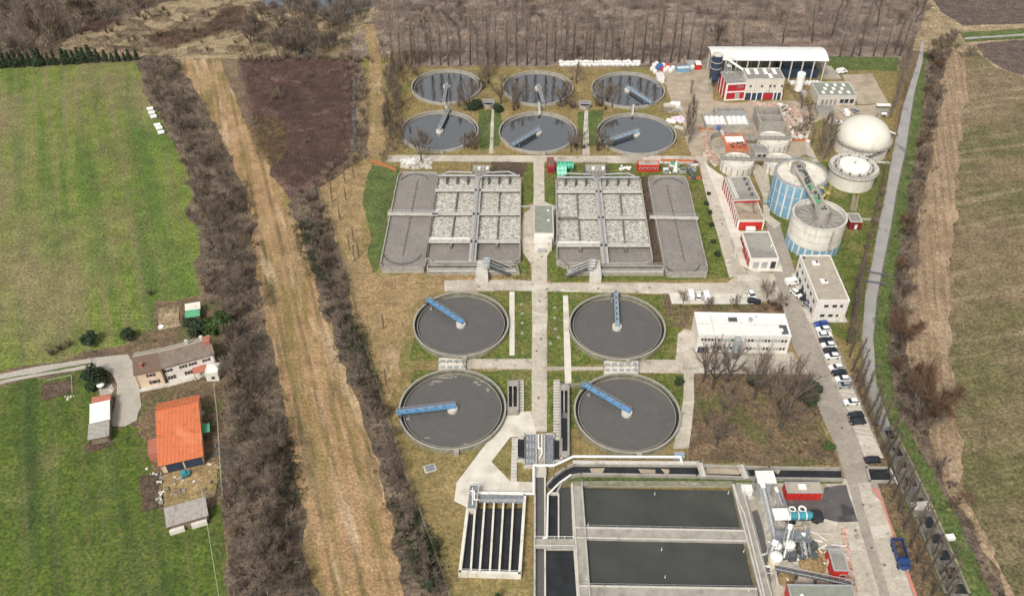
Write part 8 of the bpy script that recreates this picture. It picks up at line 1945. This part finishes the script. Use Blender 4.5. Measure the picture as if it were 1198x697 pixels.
for k, (pts, h, lb) in enumerate((([(322, 515), (342, 520), (352, 560), (354, 585), (338, 590), (328, 560)], 5.5, 'dark evergreen mass in the thicket edge level with the barn'), ([(404, 372), (420, 380), (432, 425), (418, 430), (406, 400)], 4.0, 'dark evergreen growth in the upper ditch'), ([(425, 435), (440, 440), (448, 470), (434, 468)], 4.0, 'dark evergreen growth in the middle of the ditch'), ([(468, 590), (492, 600), (512, 640), (518, 690), (490, 690), (474, 640)], 5.0, 'large dark evergreen growth at the bottom of the ditch'), ([(345, 260), (366, 262), (376, 300), (388, 340), (370, 330), (352, 290)], 3.0, 'dark evergreen undergrowth at the top of the ditch'))):
    scrub('evergreen_thicket', lb, pts, 22, .3, h, EVER, .5, (.3, .8), (.15, .34), 4, .36, 60 + k, 'evergreens', 0, 1.5)
for i, (x, y, s) in enumerate(((502, 660, .6), (509, 642, .6), (572, 712, .55), (582, 705, .55), (506, 690, .55))):
    plant('dark_conifer', ('small dark conifer at the edge of the ochre grass below the filter basin' if x > 550 else 'small dark conifer at the ditch edge left of the filter basin'), 'tree', pick(CN), x, y, s, 'little conifers below the filter basin' if x > 550 else 'little conifers left of the filter basin')
for i in range(80):
    t = i / 80; A_ = [(185, 90), (225, 170), (262, 250), (280, 330), (290, 400), (300, 470), (310, 560), (325, 650), (335, 700)]; k = t * 8; j = int(k); f = k - j
    x, y = lerp(A_[j], A_[min(j + 1, 8)], f); plant('bare_tree', 'grey leafless tree rising from the thicket west of the dry strip', 'tree', pick(RT), x + random.uniform(-24, 20), y + random.uniform(-6, 6), random.uniform(.6, 1.05), 'leafless trees of the west thicket')
for i in range(50):
    t = i / 50; A_ = [(420, 100), (425, 160), (365, 240), (375, 290), (395, 350), (412, 400), (435, 460), (455, 520), (475, 590), (500, 670), (510, 700)]; k = t * 10; j = int(k); f = k - j
    x, y = lerp(A_[j], A_[min(j + 1, 10)], f); plant('bare_tree', 'leafless tree rising from the brushy ditch beside the plant', 'tree', pick(RT), x + random.uniform(-8, 8), y + random.uniform(-6, 6), random.uniform(.4, .7), 'leafless trees of the ditch')
for i in range(26):
    t = i / 26; k = t * 11; j = int(k); f = k - j
    a, b = lerp(HL[j], HL[j + 1], f), lerp(HR[min(j, len(HR) - 2)], HR[min(j + 1, len(HR) - 1)], f)
    x, y = lerp(a, b, random.random()); plant('bare_tree', 'leafless brown tree standing in the long east hedge', 'tree', pick(RT + RB), x, y, random.uniform(.45, .8), 'leafless trees of the east hedge')
for i in range(26):
    plant('bare_tree', 'brown leafless tree in the brushwood west of the far tanks', 'tree', pick(PB), random.uniform(450, 474), random.uniform(82, 178), random.uniform(.55, .85), 'trees west of the far tanks')
for i in range(45):
    plant('bare_tree', 'leafless tree of the riverside wood at the top', 'tree', pick(RT), random.uniform(290, 420), random.uniform(12, 66), random.uniform(.8, 1.2), 'trees of the riverside wood')
for o in bpy.data.objects:
    if '_o' in o: del o['_o']
bpy.context.view_layer.update()
